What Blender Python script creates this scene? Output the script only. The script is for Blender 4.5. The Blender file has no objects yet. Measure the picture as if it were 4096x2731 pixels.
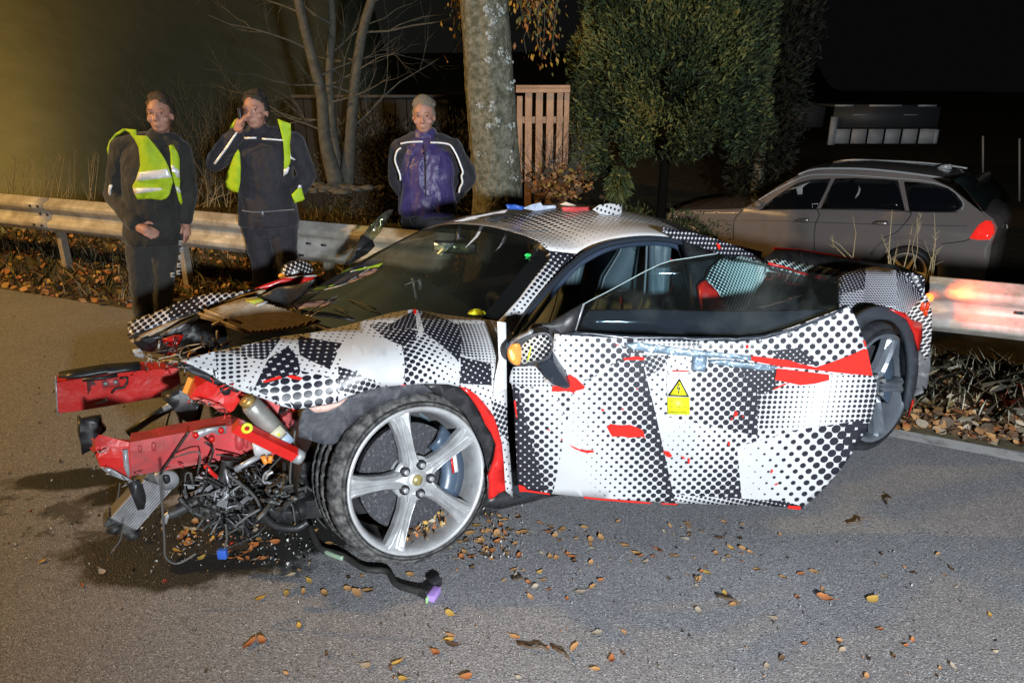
import bpy, bmesh, math, random
import numpy as np
from mathutils import Vector, Matrix, noise
R = math.radians
random.seed(7)
scene = bpy.context.scene
COL = scene.collection
# ------------------------------------------------------------------ camera, sky, lights, exposure
HC, FPX, PITCH = 1.8, 2958.0, R(20)
cam_d = bpy.data.cameras.new('camera'); cam = bpy.data.objects.new('camera', cam_d); COL.objects.link(cam)
cam.location = (0, 0, HC); cam.rotation_euler = (R(90) - PITCH, 0, 0)
cam_d.sensor_width = 36; cam_d.lens = 36 * FPX / 4096; cam_d.clip_end = 600; cam_d.clip_start = 0.02
scene.camera = cam

world = bpy.data.worlds.new('World'); scene.world = world; world.use_nodes = True
wn, wl = world.node_tree.nodes, world.node_tree.links
wbg = wn['Background']
_tc = wn.new('ShaderNodeTexCoord')
_dot = wn.new('ShaderNodeVectorMath'); _dot.operation = 'DOT_PRODUCT'
_dot.inputs[1].default_value = (-0.79, 0.60, 0.12)          # sky glow standing in for lamp-lit haze beyond the left edge
wl.new(_tc.outputs['Generated'], _dot.inputs[0])
_rmp = wn.new('ShaderNodeValToRGB'); wl.new(_dot.outputs['Value'], _rmp.inputs[0])
_el = _rmp.color_ramp.elements
_el[0].position = 0.45; _el[0].color = (0.0024, 0.0025, 0.0028, 1)
_el[1].position = 1.0; _el[1].color = (0.115, 0.088, 0.026, 1)
for _p, _c in ((0.70, (0.006, 0.0065, 0.0055, 1)), (0.86, (0.020, 0.021, 0.014, 1)), (0.94, (0.052, 0.047, 0.021, 1))):
    _e = _el.new(_p); _e.color = _c
wl.new(_rmp.outputs[0], wbg.inputs[0]); wbg.inputs[1].default_value = 1.0

def lamp(name, kind, loc, energy, color, aim=None, **kw):
    d = bpy.data.lights.new(name, kind); d.energy = energy; d.color = color
    for k, v in kw.items(): setattr(d, k, v)
    o = bpy.data.objects.new(name, d); COL.objects.link(o); o.location = loc
    if aim is not None:
        o.rotation_euler = (Vector(aim) - Vector(loc)).to_track_quat('-Z', 'Y').to_euler()
    return o
# work light of the emergency vehicle behind the camera, and the sodium street lamp to the left
lamp('floodlight', 'SPOT', (1.2, -2.6, 1.98), 2650, (0.87, 0.94, 1.0), aim=(2.0, 3.2, 0.85), spot_size=R(93), spot_blend=0.75, shadow_soft_size=0.12)
lamp('street_lamp_light', 'POINT', (-8.6, 3.3, 5.0), 2350, (1.0, 0.57, 0.17), shadow_soft_size=0.15)

vs = scene.view_settings
vs.view_transform = 'Standard'; vs.look = 'None'; vs.exposure = 0.0; vs.gamma = 1.0; vs.use_curve_mapping = False
scene.cycles.use_denoising = True
scene.cycles.max_bounces = 8; scene.cycles.transparent_max_bounces = 24
scene.cycles.sample_clamp_indirect = 4.0
scene.cycles.caustics_reflective = False; scene.cycles.caustics_refractive = False

# ------------------------------------------------------------------ measuring helpers (photo pixels -> places)
_fw = Vector((0, math.cos(PITCH), -math.sin(PITCH))); _dn = Vector((0, -math.sin(PITCH), -math.cos(PITCH))); _rt = Vector((1, 0, 0))
CAM = Vector((0, 0, HC))
def ray(x, y): return _rt * ((x - 2048) / FPX) + _dn * ((y - 1365.5) / FPX) + _fw
def on_plane(x, y, p, n):
    r = ray(x, y); n = Vector(n)
    return CAM + r * ((Vector(p) - CAM).dot(n) / r.dot(n))
def on_ground(x, y, z=0.0): return on_plane(x, y, (0, 0, z), (0, 0, 1))
def at_y(x, y, Y): return on_plane(x, y, (0, Y, 0), (0, 1, 0))
class Frame:
    def __init__(s, O, deg):
        t = R(deg); s.O = Vector(O); s.u = Vector((math.cos(t), math.sin(t), 0)); s.v = Vector((math.sin(t), -math.cos(t), 0)); s.deg = deg
    def at(s, x, y, v): return on_plane(x, y, s.O + s.v * v, s.v)
    def loc(s, u, v, z): return s.O + s.u * u + s.v * v + Vector((0, 0, z))
    def inv(s, p):
        q = p - s.O; return q.dot(s.u), q.dot(s.v), q.z

# ------------------------------------------------------------------ scene graph helpers
ROOT = {}
def tag(o, label, cat, group=None):
    o['label'] = label; o['category'] = cat
    if group: o['group'] = group
    return o
def thing(name, label, cat, loc, group=None):
    o = bpy.data.objects.new(name, None); COL.objects.link(o); o.location = loc; o.empty_display_size = 0.2
    ROOT[o.name] = Vector(loc); return tag(o, label, cat, group)
def put(name, me, mat=None, parent=None, bevel=0, solid=0, smooth=True, kind=None, label=None):
    """link a mesh given in world coordinates; children are moved into their thing's space"""
    if isinstance(me, bmesh.types.BMesh):
        m = bpy.data.meshes.new(name); me.to_mesh(m); me.free(); me = m
    o = bpy.data.objects.new(name, me); COL.objects.link(o)
    if mat is not None:
        for m in (mat if isinstance(mat, (list, tuple)) else [mat]): me.materials.append(m)
    if parent is not None:
        L = ROOT[parent.name]; o.parent = parent; ROOT[o.name] = L
        me.transform(Matrix.Translation(-L))
    else:
        n = len(me.vertices)
        if n and kind != 'structure':
            a = np.empty(n * 3, dtype=np.float32); me.vertices.foreach_get('co', a); a = a.reshape(-1, 3)
            c = Vector(((a[:, 0].min() + a[:, 0].max()) / 2, (a[:, 1].min() + a[:, 1].max()) / 2, float(a[:, 2].min())))
            me.transform(Matrix.Translation(-c)); o.location = c; ROOT[o.name] = c
        else: ROOT[o.name] = Vector((0, 0, 0))
    if smooth: me.polygons.foreach_set('use_smooth', [True] * len(me.polygons))
    if solid:
        md = o.modifiers.new('thickness', 'SOLIDIFY'); md.thickness = abs(solid); md.offset = -1 if solid > 0 else 1
    if bevel:
        md = o.modifiers.new('edges', 'BEVEL'); md.width = bevel; md.segments = 2; md.limit_method = 'ANGLE'; md.angle_limit = R(35)
    if kind: o['kind'] = kind
    if label: o['label'] = label
    me.update(); return o
def struct(name, me, mat, **kw): return put(name, me, mat, kind='structure', **kw)

# ------------------------------------------------------------------ mesh helpers
def crv(pts, n=4, closed=False):
    P = [tuple(p) for p in pts]; N = len(P); out = []
    for i in range(N if closed else N - 1):
        p = [P[(i + k - 1) % N] if closed else P[min(max(i + k - 1, 0), N - 1)] for k in range(4)]
        for j in range(n):
            t = j / n
            out.append(tuple(0.5 * (2 * b + (c - a) * t + (2 * a - 5 * b + 4 * c - d) * t * t + (3 * b - a - 3 * c + d) * t ** 3) for a, b, c, d in zip(*p)))
    if not closed: out.append(P[-1])
    return out
def tube(bm, pts, r, sides=8, cap=True):
    pts = [Vector(p) for p in pts]; rings = []; prev = None
    for i, p in enumerate(pts):
        d = (pts[min(i + 1, len(pts) - 1)] - pts[max(i - 1, 0)]).normalized()
        if prev is None: prev = d.orthogonal().normalized()
        a = (prev - d * prev.dot(d))
        a = a.normalized() if a.length > 1e-6 else d.orthogonal().normalized()
        prev = a; b = d.cross(a); rr = r[i] if isinstance(r, (list, tuple)) else r
        rings.append([bm.verts.new(p + (a * math.cos(2 * math.pi * k / sides) + b * math.sin(2 * math.pi * k / sides)) * rr) for k in range(sides)])
    for A, B in zip(rings, rings[1:]):
        for k in range(sides): bm.faces.new((A[k], A[(k + 1) % sides], B[(k + 1) % sides], B[k]))
    if cap:
        bm.faces.new(rings[0][::-1]); bm.faces.new(rings[-1])
def box(bm, c, ax, h):
    """box at c with unit axes ax and half sizes h"""
    c = Vector(c); vs_ = []
    for i in (-1, 1):
        for j in (-1, 1):
            for k in (-1, 1): vs_.append(bm.verts.new(c + ax[0] * i * h[0] + ax[1] * j * h[1] + ax[2] * k * h[2]))
    for f in ((0, 1, 3, 2), (4, 6, 7, 5), (0, 4, 5, 1), (2, 3, 7, 6), (0, 2, 6, 4), (1, 5, 7, 3)): bm.faces.new([vs_[i] for i in f])
    bmesh.ops.recalc_face_normals(bm, faces=bm.faces[-6:])
WX = (Vector((1, 0, 0)), Vector((0, 1, 0)), Vector((0, 0, 1)))
def ball(bm, c, r, seg=12, sc=(1, 1, 1), rot=None):
    M = Matrix.Translation(Vector(c)) @ (rot.to_4x4() if rot else Matrix()) @ Matrix.Diagonal((r * sc[0], r * sc[1], r * sc[2], 1))
    bmesh.ops.create_uvsphere(bm, u_segments=seg, v_segments=max(6, seg * 2 // 3), radius=1, matrix=M)
def cyl(bm, a, b, r, sides=16, r2=None): tube(bm, [a, b], [r, r if r2 is None else r2], sides)
def ngon(bm, pts):
    return bm.faces.new([bm.verts.new(p) for p in pts])
def sheet(name, outline, atf, mat, parent=None, uvf=None, step=60, thick=0.006, bump=0.0, bfreq=9.0, **kw):
    """a panel cut to an outline (photo pixels), laid on the surface atf(x, y); thickness goes away from the viewer"""
    bm = bmesh.new(); pts = [(p[0], -p[1], 0) for p in outline]
    f = ngon(bm, pts); f.normal_update()
    if f.normal.z < 0: f.normal_flip()
    bmesh.ops.triangulate(bm, faces=bm.faces[:])
    xs = [p[0] for p in pts]; ys = [p[1] for p in pts]
    for lo, hi, n in ((min(xs), max(xs), (1, 0, 0)), (min(ys), max(ys), (0, 1, 0))):
        k = max(1, int((hi - lo) / step))
        for i in range(1, k):
            c = lo + (hi - lo) * i / k
            bmesh.ops.bisect_plane(bm, geom=bm.verts[:] + bm.edges[:] + bm.faces[:], plane_co=(c * n[0], c * n[1], 0), plane_no=n)
    uvl = bm.loops.layers.uv.new('uv') if uvf else None
    W = {}
    for v in bm.verts: W[v] = atf(v.co.x, -v.co.y)
    if uvf:
        for fc in bm.faces:
            for l in fc.loops: l[uvl].uv = uvf(W[l.vert])
    for v in bm.verts:
        p = W[v]
        if bump: p = p + (CAM - p).normalized() * bump * noise.noise(p * bfreq)
        v.co = p
    return put(name, bm, mat, parent, solid=thick, **kw)
def grid(name, rows, mat, parent=None, uvf=None, closed=False, thick=0, **kw):
    bm = bmesh.new(); uvl = bm.loops.layers.uv.new('uv') if uvf else None
    V = [[bm.verts.new(p) for p in r] for r in rows]
    for A, B in zip(V, V[1:]):
        n = len(A)
        for k in range(n if closed else n - 1):
            f = bm.faces.new((A[k], A[(k + 1) % n], B[(k + 1) % n], B[k]))
            if uvf:
                for l in f.loops: l[uvl].uv = uvf(l.vert.co)
    return put(name, bm, mat, parent, solid=thick, **kw)
def resample(pts, n):
    P = np.array([tuple(p) for p in pts]); d = np.r_[0, np.cumsum(np.linalg.norm(np.diff(P, axis=0), axis=1))]
    t = np.linspace(0, d[-1], n)
    return [Vector([np.interp(q, d, P[:, k]) for k in range(3)]) for q in t]
def coons(b, t, l, r, nu=24, nv=16):
    b, t, l, r = resample(b, nu), resample(t, nu), resample(l, nv), resample(r, nv); rows = []
    for j in range(nv):
        y = j / (nv - 1); row = []
        for i in range(nu):
            x = i / (nu - 1)
            row.append(b[i] * (1 - y) + t[i] * y + l[j] * (1 - x) + r[j] * x - (b[0] * (1 - x) * (1 - y) + b[-1] * x * (1 - y) + t[0] * (1 - x) * y + t[-1] * x * y))
        rows.append(row)
    return rows
def mesh_np(name, V, Fs, mats=None, mi=None):
    me = bpy.data.meshes.new(name); V = np.asarray(V, dtype=np.float32); Fs = np.asarray(Fs, dtype=np.int32)
    n, k = Fs.shape
    me.vertices.add(len(V)); me.vertices.foreach_set('co', V.ravel())
    me.loops.add(n * k); me.loops.foreach_set('vertex_index', Fs.ravel())
    me.polygons.add(n); me.polygons.foreach_set('loop_start', np.arange(0, n * k, k, dtype=np.int32)); me.polygons.foreach_set('loop_total', np.full(n, k, dtype=np.int32))
    if mi is not None: me.polygons.foreach_set('material_index', np.asarray(mi, dtype=np.int32))
    me.update(calc_edges=True); me.validate(); return me
# ------------------------------------------------------------------ materials
MC = {}
def pbr(name, col, rough=0.5, metal=0.0, col2=None, ns=12.0, bump=0.0, bs=60.0, emit=None, es=0.0, coat=0.0, lo=0.35, hi=0.65, spec=0.5, sheen=0.0, det=5.0, rv=0.0, sub=0.0):
    if name in MC: return MC[name]
    m = bpy.data.materials.new(name); m.use_nodes = True; nt = m.node_tree; N, L = nt.nodes, nt.links
    p = N['Principled BSDF']; p.inputs['Base Color'].default_value = (*col, 1); p.inputs['Roughness'].default_value = rough; p.inputs['Metallic'].default_value = metal
    p.inputs['Coat Weight'].default_value = coat; p.inputs['Specular IOR Level'].default_value = spec
    p.inputs['Sheen Weight'].default_value = sheen
    if sub:
        p.inputs['Subsurface Weight'].default_value = sub; p.inputs['Subsurface Scale'].default_value = 0.01
    if emit: p.inputs['Emission Color'].default_value = (*emit, 1); p.inputs['Emission Strength'].default_value = es
    tc = N.new('ShaderNodeTexCoord')
    if col2 or rv:
        nz = N.new('ShaderNodeTexNoise'); nz.inputs['Scale'].default_value = ns; nz.inputs['Detail'].default_value = det; nz.inputs['Roughness'].default_value = 0.65
        L.new(tc.outputs['Object'], nz.inputs['Vector'])
        mr = N.new('ShaderNodeMapRange'); mr.inputs[1].default_value = lo; mr.inputs[2].default_value = hi; L.new(nz.outputs[0], mr.inputs[0])
        if col2:
            mx = N.new('ShaderNodeMix'); mx.data_type = 'RGBA'; mx.inputs[6].default_value = (*col, 1); mx.inputs[7].default_value = (*col2, 1)
            L.new(mr.outputs[0], mx.inputs[0]); L.new(mx.outputs[2], p.inputs['Base Color'])
        if rv:
            ma = N.new('ShaderNodeMath'); ma.operation = 'MULTIPLY_ADD'; ma.inputs[1].default_value = rv; ma.inputs[2].default_value = rough; L.new(mr.outputs[0], ma.inputs[0]); L.new(ma.outputs[0], p.inputs['Roughness'])
    if bump:
        n2 = N.new('ShaderNodeTexNoise'); n2.inputs['Scale'].default_value = bs; n2.inputs['Detail'].default_value = 6; L.new(tc.outputs['Object'], n2.inputs['Vector'])
        b = N.new('ShaderNodeBump'); b.inputs['Strength'].default_value = min(1, bump); b.inputs['Distance'].default_value = 0.01 * max(1, bump); L.new(n2.outputs[0], b.inputs['Height']); L.new(b.outputs[0], p.inputs['Normal'])
    MC[name] = m; return m
def glass(name, tint, gloss=0.08, rough=0.02, refl=(1, 1, 1), thin=1.0):
    if name in MC: return MC[name]
    m = bpy.data.materials.new(name); m.use_nodes = True; N, L = m.node_tree.nodes, m.node_tree.links
    N.remove(N['Principled BSDF']); out = N['Material Output']
    t = N.new('ShaderNodeBsdfTransparent'); t.inputs[0].default_value = (*tint, 1)
    g = N.new('ShaderNodeBsdfGlossy'); g.inputs['Roughness'].default_value = rough; g.inputs['Color'].default_value = (*refl, 1)
    d = N.new('ShaderNodeBsdfDiffuse'); d.inputs['Color'].default_value = (0.5, 0.5, 0.46, 1)
    tc = N.new('ShaderNodeTexCoord'); nz = N.new('ShaderNodeTexNoise'); nz.inputs['Scale'].default_value = 5.0; nz.inputs['Detail'].default_value = 7
    L.new(tc.outputs['Object'], nz.inputs['Vector'])
    mr = N.new('ShaderNodeMapRange'); mr.inputs[1].default_value = 0.45; mr.inputs[2].default_value = 0.8; mr.inputs[3].default_value = 0.004 * thin; mr.inputs[4].default_value = 0.05 * thin; L.new(nz.outputs[0], mr.inputs[0])
    fr = N.new('ShaderNodeFresnel'); fr.inputs[0].default_value = 1.45
    ma = N.new('ShaderNodeMath'); ma.operation = 'MULTIPLY_ADD'; ma.inputs[1].default_value = 0.8; ma.inputs[2].default_value = gloss * 0.3; L.new(fr.outputs[0], ma.inputs[0])
    m1 = N.new('ShaderNodeMixShader'); L.new(ma.outputs[0], m1.inputs[0]); L.new(t.outputs[0], m1.inputs[1]); L.new(g.outputs[0], m1.inputs[2])
    m2 = N.new('ShaderNodeMixShader'); L.new(mr.outputs[0], m2.inputs[0]); L.new(m1.outputs[0], m2.inputs[1]); L.new(d.outputs[0], m2.inputs[2])
    L.new(m2.outputs[0], out.inputs[0]); MC[name] = m; return m

def camo(name, patches, default=(0.6, 0.03, (0.3, 0.0, 0.0)), white=(0.56, 0.56, 0.57), dirt=0.0, tint=None):
    """printed halftone wrap. patches: (convex polygon in uv, angle, spacing, (rx, ry, rc)) with dot radius = rx*u+ry*v+rc of a cell"""
    m = bpy.data.materials.new(name); m.use_nodes = True; nt = m.node_tree; N, L = nt.nodes, nt.links
    p = N['Principled BSDF']; p.inputs['Roughness'].default_value = 0.38; p.inputs['Coat Weight'].default_value = 0.15
    uv = N.new('ShaderNodeTexCoord')
    h = N.new('ShaderNodeVectorMath'); h.operation = 'MULTIPLY_ADD'; h.inputs[1].default_value = (1, 1, 0); h.inputs[2].default_value = (0, 0, 1); L.new(uv.outputs['UV'], h.inputs[0])
    P = h.outputs[0]
    def dot(c):
        n = N.new('ShaderNodeVectorMath'); n.operation = 'DOT_PRODUCT'; n.inputs[1].default_value = c; L.new(P, n.inputs[0]); return n.outputs['Value']
    def math_(op, a, b=None, c=None):
        n = N.new('ShaderNodeMath'); n.operation = op
        for i, x in enumerate((a, b, c)):
            if x is None: continue
            if isinstance(x, (int, float)): n.inputs[i].default_value = x
            else: L.new(x, n.inputs[i])
        return n.outputs[0]
    def mixf(f, a, b):
        n = N.new('ShaderNodeMix'); n.data_type = 'FLOAT'; L.new(f, n.inputs[0])
        for i, x in ((2, a), (3, b)):
            if isinstance(x, (int, float)): n.inputs[i].default_value = x
            else: L.new(x, n.inputs[i])
        return n.outputs[0]
    ang, sp, rad = default[0], default[1], dot(default[2])
    for poly, a, s, rg in patches:
        A = sum(poly[i][0] * poly[(i + 1) % len(poly)][1] - poly[(i + 1) % len(poly)][0] * poly[i][1] for i in range(len(poly)))
        if A < 0: poly = poly[::-1]
        msk = None
        for (x0, y0), (x1, y1) in zip(poly, poly[1:] + poly[:1]):
            l = math.hypot(x1 - x0, y1 - y0)
            if l < 1e-6: continue
            nx, ny = -(y1 - y0) / l, (x1 - x0) / l
            d = dot((nx, ny, -(nx * x0 + ny * y0))); msk = d if msk is None else math_('MINIMUM', msk, d)
        msk = math_('GREATER_THAN', msk, 0.0)
        ang = mixf(msk, ang, a); sp = mixf(msk, sp, s); rad = mixf(msk, rad, math_('MINIMUM', math_('MAXIMUM', dot(rg), 0.0), 0.80))
    ro = N.new('ShaderNodeVectorRotate'); ro.rotation_type = 'Z_AXIS'; L.new(P, ro.inputs['Vector'])
    if isinstance(ang, (int, float)): ro.inputs['Angle'].default_value = ang
    else: L.new(ang, ro.inputs['Angle'])
    sc = N.new('ShaderNodeVectorMath'); sc.operation = 'SCALE'; L.new(ro.outputs[0], sc.inputs[0]); inv = math_('DIVIDE', 1.0, sp); L.new(inv, sc.inputs['Scale'])
    fr = N.new('ShaderNodeVectorMath'); fr.operation = 'FRACTION'; L.new(sc.outputs[0], fr.inputs[0])
    sb = N.new('ShaderNodeVectorMath'); sb.operation = 'MULTIPLY_ADD'; sb.inputs[1].default_value = (1, 1, 0); sb.inputs[2].default_value = (-0.5, -0.5, 0); L.new(fr.outputs[0], sb.inputs[0])
    ln = N.new('ShaderNodeVectorMath'); ln.operation = 'LENGTH'; L.new(sb.outputs[0], ln.inputs[0])
    mk = math_('LESS_THAN', ln.outputs['Value'], rad)
    # scuffs that scrape the print off in places
    tc = N.new('ShaderNodeTexNoise'); tc.inputs['Scale'].default_value = 9; tc.inputs['Detail'].default_value = 8; tc.inputs['Roughness'].default_value = 0.7; L.new(uv.outputs['UV'], tc.inputs['Vector'])
    scuff = math_('GREATER_THAN', tc.outputs[0], 0.70 - 0.1 * dirt)
    mk = math_('MULTIPLY', mk, math_('SUBTRACT', 1.0, math_('MULTIPLY', scuff, 0.75)))
    nz = N.new('ShaderNodeTexNoise'); nz.inputs['Scale'].default_value = 3.5; nz.inputs['Detail'].default_value = 6; L.new(uv.outputs['UV'], nz.inputs['Vector'])
    wv = N.new('ShaderNodeMix'); wv.data_type = 'RGBA'; wv.inputs[6].default_value = (*white, 1); wv.inputs[7].default_value = tuple(c * (0.88 - 0.3 * dirt) for c in white) + (1,)
    mr = N.new('ShaderNodeMapRange'); mr.inputs[1].default_value = 0.42; mr.inputs[2].default_value = 0.72; L.new(nz.outputs[0], mr.inputs[0]); L.new(mr.outputs[0], wv.inputs[0])
    mx = N.new('ShaderNodeMix'); mx.data_type = 'RGBA'; L.new(mk, mx.inputs[0]); L.new(wv.outputs[2], mx.inputs[6]); mx.inputs[7].default_value = (0.014, 0.014, 0.022, 1)
    L.new(mx.outputs[2], p.inputs['Base Color'])
    b = N.new('ShaderNodeBump'); b.inputs['Strength'].default_value = 0.12; b.inputs['Distance'].default_value = 0.01; L.new(nz.outputs[0], b.inputs['Height']); L.new(b.outputs[0], p.inputs['Normal'])
    return m
def rq(r): return r if r <= .5 else .5 + (r - .5) * .42
def lin(p0, r0, p1, r1):
    """dot radius going from r0 at p0 to r1 at p1"""
    r0, r1 = rq(r0), rq(r1)
    dx, dy = p1[0] - p0[0], p1[1] - p0[1]; q = dx * dx + dy * dy
    a, b = (r1 - r0) * dx / q, (r1 - r0) * dy / q
    return (a, b, r0 - a * p0[0] - b * p0[1])
def patch_px(to_uv, poly, deg, s, g0, r0, g1, r1):
    return ([to_uv(*q) for q in poly], R(deg), s, lin(to_uv(*g0), r0, to_uv(*g1), r1))

M_red = pbr('red_paint', (0.62, 0.016, 0.012), 0.32, col2=(0.50, 0.012, 0.010), ns=14, coat=0.4, bump=0.06, bs=25)
M_scrape = pbr('bared_red_paint', (0.70, 0.020, 0.012), 0.65, col2=(0.60, 0.016, 0.010), ns=30, spec=0.2)
M_railred = pbr('scuffed_red_rail', (0.60, 0.020, 0.016), 0.42, col2=(0.34, 0.05, 0.045), ns=9, lo=.50, hi=.74, bump=0.35, bs=30, det=9)
M_reddull = pbr('red_primer', (0.60, 0.05, 0.055), 0.5, col2=(0.30, 0.06, 0.06), ns=9, bump=0.15, bs=40)
M_black = pbr('black_plastic', (0.012, 0.012, 0.014), 0.42, col2=(0.03, 0.03, 0.032), ns=20, bump=0.1, bs=60)
M_rubber = pbr('black_rubber', (0.016, 0.016, 0.017), 0.55, col2=(0.035, 0.033, 0.03), ns=30, bump=0.1)
M_trim = pbr('dark_blue_trim', (0.020, 0.026, 0.038), 0.35, coat=0.2)
M_leather = pbr('dark_leather', (0.060, 0.082, 0.100), 0.5, bump=0.2, bs=160, col2=(0.07, 0.10, 0.12), ns=5)
M_alu = pbr('grey_metal', (0.42, 0.43, 0.45), 0.38, 0.35, col2=(0.25, 0.25, 0.26), ns=18, bump=0.15, bs=30)
M_cast = pbr('dirty_cast_metal', (0.11, 0.108, 0.104), 0.5, 0.5, col2=(0.03, 0.03, 0.03), ns=26, bump=0.5, bs=50, lo=0.4, hi=0.6)
M_carbon = pbr('carbon_edge', (0.58, 0.45, 0.30), 0.5, col2=(0.36, 0.27, 0.18), ns=30, bump=0.3)
M_lime = pbr('lime_sticker', (0.62, 0.70, 0.03), 0.5)
M_hivis = pbr('hi_vis_fabric', (0.46, 0.66, 0.015), 0.7, col2=(0.38, 0.56, 0.012), ns=14, bump=0.5, bs=14, emit=None)
M_reflect = pbr('reflective_tape', (0.85, 0.86, 0.88), 0.35, 0.15, bump=0.1)
M_steel = pbr('galvanised_steel', (0.50, 0.49, 0.46), 0.5, 0.12, col2=(0.25, 0.225, 0.19), ns=5, bump=0.18, bs=40, rv=0.15, det=8)
M_post = pbr('weathered_post_steel', (0.42, 0.40, 0.36), 0.55, 0.2, col2=(0.26, 0.22, 0.17), ns=9, bump=0.2)
M_wood = pbr('pine_slats', (0.50, 0.30, 0.175), 0.7, col2=(0.34, 0.19, 0.11), ns=6, bump=0.35, bs=35)
# ------------------------------------------------------------------ ground: road and verge, laid along the guardrail
RA = Vector((-4.1206, 6.6368, 0)); RD = Vector((6.451, -2.709, 0)).normalized(); RN = Vector((-RD.y, RD.x, 0))     # rail start, along, outward
def rp(s, d, z=0.0): return RA + RD * s + RN * d + Vector((0, 0, z))
EDGE = -0.46
def sm(a, b, x):
    t = min(1, max(0, (x - a) / (b - a))); return t * t * (3 - 2 * t)
def verge_z(s, d):
    """height of the verge: a low leafy bank at the rail, falling to the lower lane on the right, rising field on the left"""
    right = sm(2.0, 7.0, s)
    z = 0.03 * sm(EDGE, -0.1, d)
    z += -0.78 * right * sm(0.3, 2.6, d) + (1 - right) * (0.05 * sm(0.2, 2, d) + 0.042 * max(0, d - 3.0) * sm(3.0, 12.0, d) * (1 - sm(0.0, 7.0, s)))
    z += (0.03 * noise.noise(Vector((s * 1.3, d * 1.3, 0))) + 0.012 * noise.noise(Vector((s * 5, d * 5, 3)))) * sm(EDGE, EDGE + 0.25, d)
    return z
def road_material():
    m = bpy.data.materials.new('worn_asphalt'); m.use_nodes = True; N, L = m.node_tree.nodes, m.node_tree.links
    p = N['Principled BSDF']; tc = N.new('ShaderNodeTexCoord')
    def nz(scale, det=4, rough=0.6, v=None):
        n = N.new('ShaderNodeTexNoise'); n.inputs['Scale'].default_value = scale; n.inputs['Detail'].default_value = det; n.inputs['Roughness'].default_value = rough
        L.new(v or tc.outputs['Object'], n.inputs['Vector']); return n.outputs[0]
    def rng(x, a, b, c=0, d=1):
        n = N.new('ShaderNodeMapRange'); n.inputs[1].default_value = a; n.inputs[2].default_value = b; n.inputs[3].default_value = c; n.inputs[4].default_value = d; L.new(x, n.inputs[0]); return n.outputs[0]
    def mix(f, a, b):
        n = N.new('ShaderNodeMix'); n.data_type = 'RGBA'; L.new(f, n.inputs[0])
        for i, x in ((6, a), (7, b)):
            if isinstance(x, tuple): n.inputs[i].default_value = (*x, 1)
            else: L.new(x, n.inputs[i])
        return n.outputs[2]
    base = mix(rng(nz(0.9, 6), 0.35, 0.65), (0.19, 0.191, 0.204), (0.245, 0.244, 0.252))
    vo = N.new('ShaderNodeTexVoronoi'); vo.inputs['Scale'].default_value = 230; L.new(tc.outputs['Object'], vo.inputs['Vector'])
    sep = N.new('ShaderNodeSeparateColor'); L.new(vo.outputs['Color'], sep.inputs[0])
    base = mix(rng(sep.outputs[0], 0.72, 1.0, 0, 0.75), base, (0.50, 0.50, 0.50))
    base = mix(rng(sep.outputs[1], 0.72, 0.95, 0, 0.8), base, (0.06, 0.06, 0.062))
    base = mix(rng(nz(60, 5, 0.7), 0.56, 0.66, 0, 0.5), base, (0.07, 0.07, 0.073))
    base = mix(rng(nz(2.6, 7, 0.7), 0.58, 0.72, 0, 0.35), base, (0.12, 0.12, 0.122))
    # fluid spilt under the wrecked front end, small drips, and shade painted in
    def blob(cx, cy, rx, ry, rot):
        mp = N.new('ShaderNodeMapping'); mp.vector_type = 'TEXTURE'; mp.inputs['Location'].default_value = (cx, cy, 0); mp.inputs['Rotation'].default_value = (0, 0, rot); mp.inputs['Scale'].default_value = (rx, ry, 1)
        L.new(tc.outputs['Object'], mp.inputs['Vector']); l = N.new('ShaderNodeVectorMath'); l.operation = 'LENGTH'; L.new(mp.outputs[0], l.inputs[0]); return l.outputs['Value']
    wob = nz(7, 6, 0.65)
    tot = None
    for b in ((-1.17, 2.62, 0.62, 0.34, 0.25), (-1.62, 3.0, 0.34, 0.16, 0.5), (-2.05, 3.05, 0.30, 0.10, 0.1), (-0.75, 2.75, 0.6, 0.3, 0.2), (-1.25, 2.38, 0.26, 0.13, 0.3)):
        d = blob(*b); s = N.new('ShaderNodeMath'); s.operation = 'MULTIPLY_ADD'; s.inputs[1].default_value = 1.3; L.new(wob, s.inputs[0]); L.new(d, s.inputs[2])
        f = rng(s.outputs[0], 1.76, 1.48); 
        if tot is None: tot = f
        else:
            k = N.new('ShaderNodeMath'); k.operation = 'MAXIMUM'; L.new(tot, k.inputs[0]); L.new(f, k.inputs[1]); tot = k.outputs[0]
    base = mix(rng(tot, 0, 1, 0, 0.94), base, (0.016, 0.017, 0.014))
    # oil spatter thrown to the left of the wreck
    d = blob(-1.9, 2.75, 1.15, .62, -.3)
    s = N.new('ShaderNodeMath'); s.operation = 'MULTIPLY_ADD'; s.inputs[1].default_value = -.22; L.new(d, s.inputs[0]); L.new(nz(5.5, 8, .72), s.inputs[2])
    base = mix(rng(s.outputs[0], .46, .53, 0, .75), base, (0.022, 0.022, 0.018))
    L.new(base, p.inputs['Base Color'])
    L.new(rng(tot, 0, 1, 0.78, 0.30), p.inputs['Roughness'])
    bp = N.new('ShaderNodeBump'); bp.inputs['Strength'].default_value = 0.7; bp.inputs['Distance'].default_value = 0.0035
    ad = N.new('ShaderNodeMath'); ad.operation = 'ADD'; L.new(vo.outputs['Distance'], ad.inputs[0]); L.new(nz(110, 4), ad.inputs[1]); L.new(ad.outputs[0], bp.inputs['Height']); L.new(bp.outputs[0], p.inputs['Normal'])
    return m
bm = bmesh.new(); ngon(bm, [rp(-60, EDGE), rp(-60, -40), rp(60, -40), rp(60, EDGE)])
bmesh.ops.recalc_face_normals(bm, faces=bm.faces)
for f in bm.faces:
    if f.normal.z < 0: f.normal_flip()
struct('road', bm, road_material())
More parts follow.
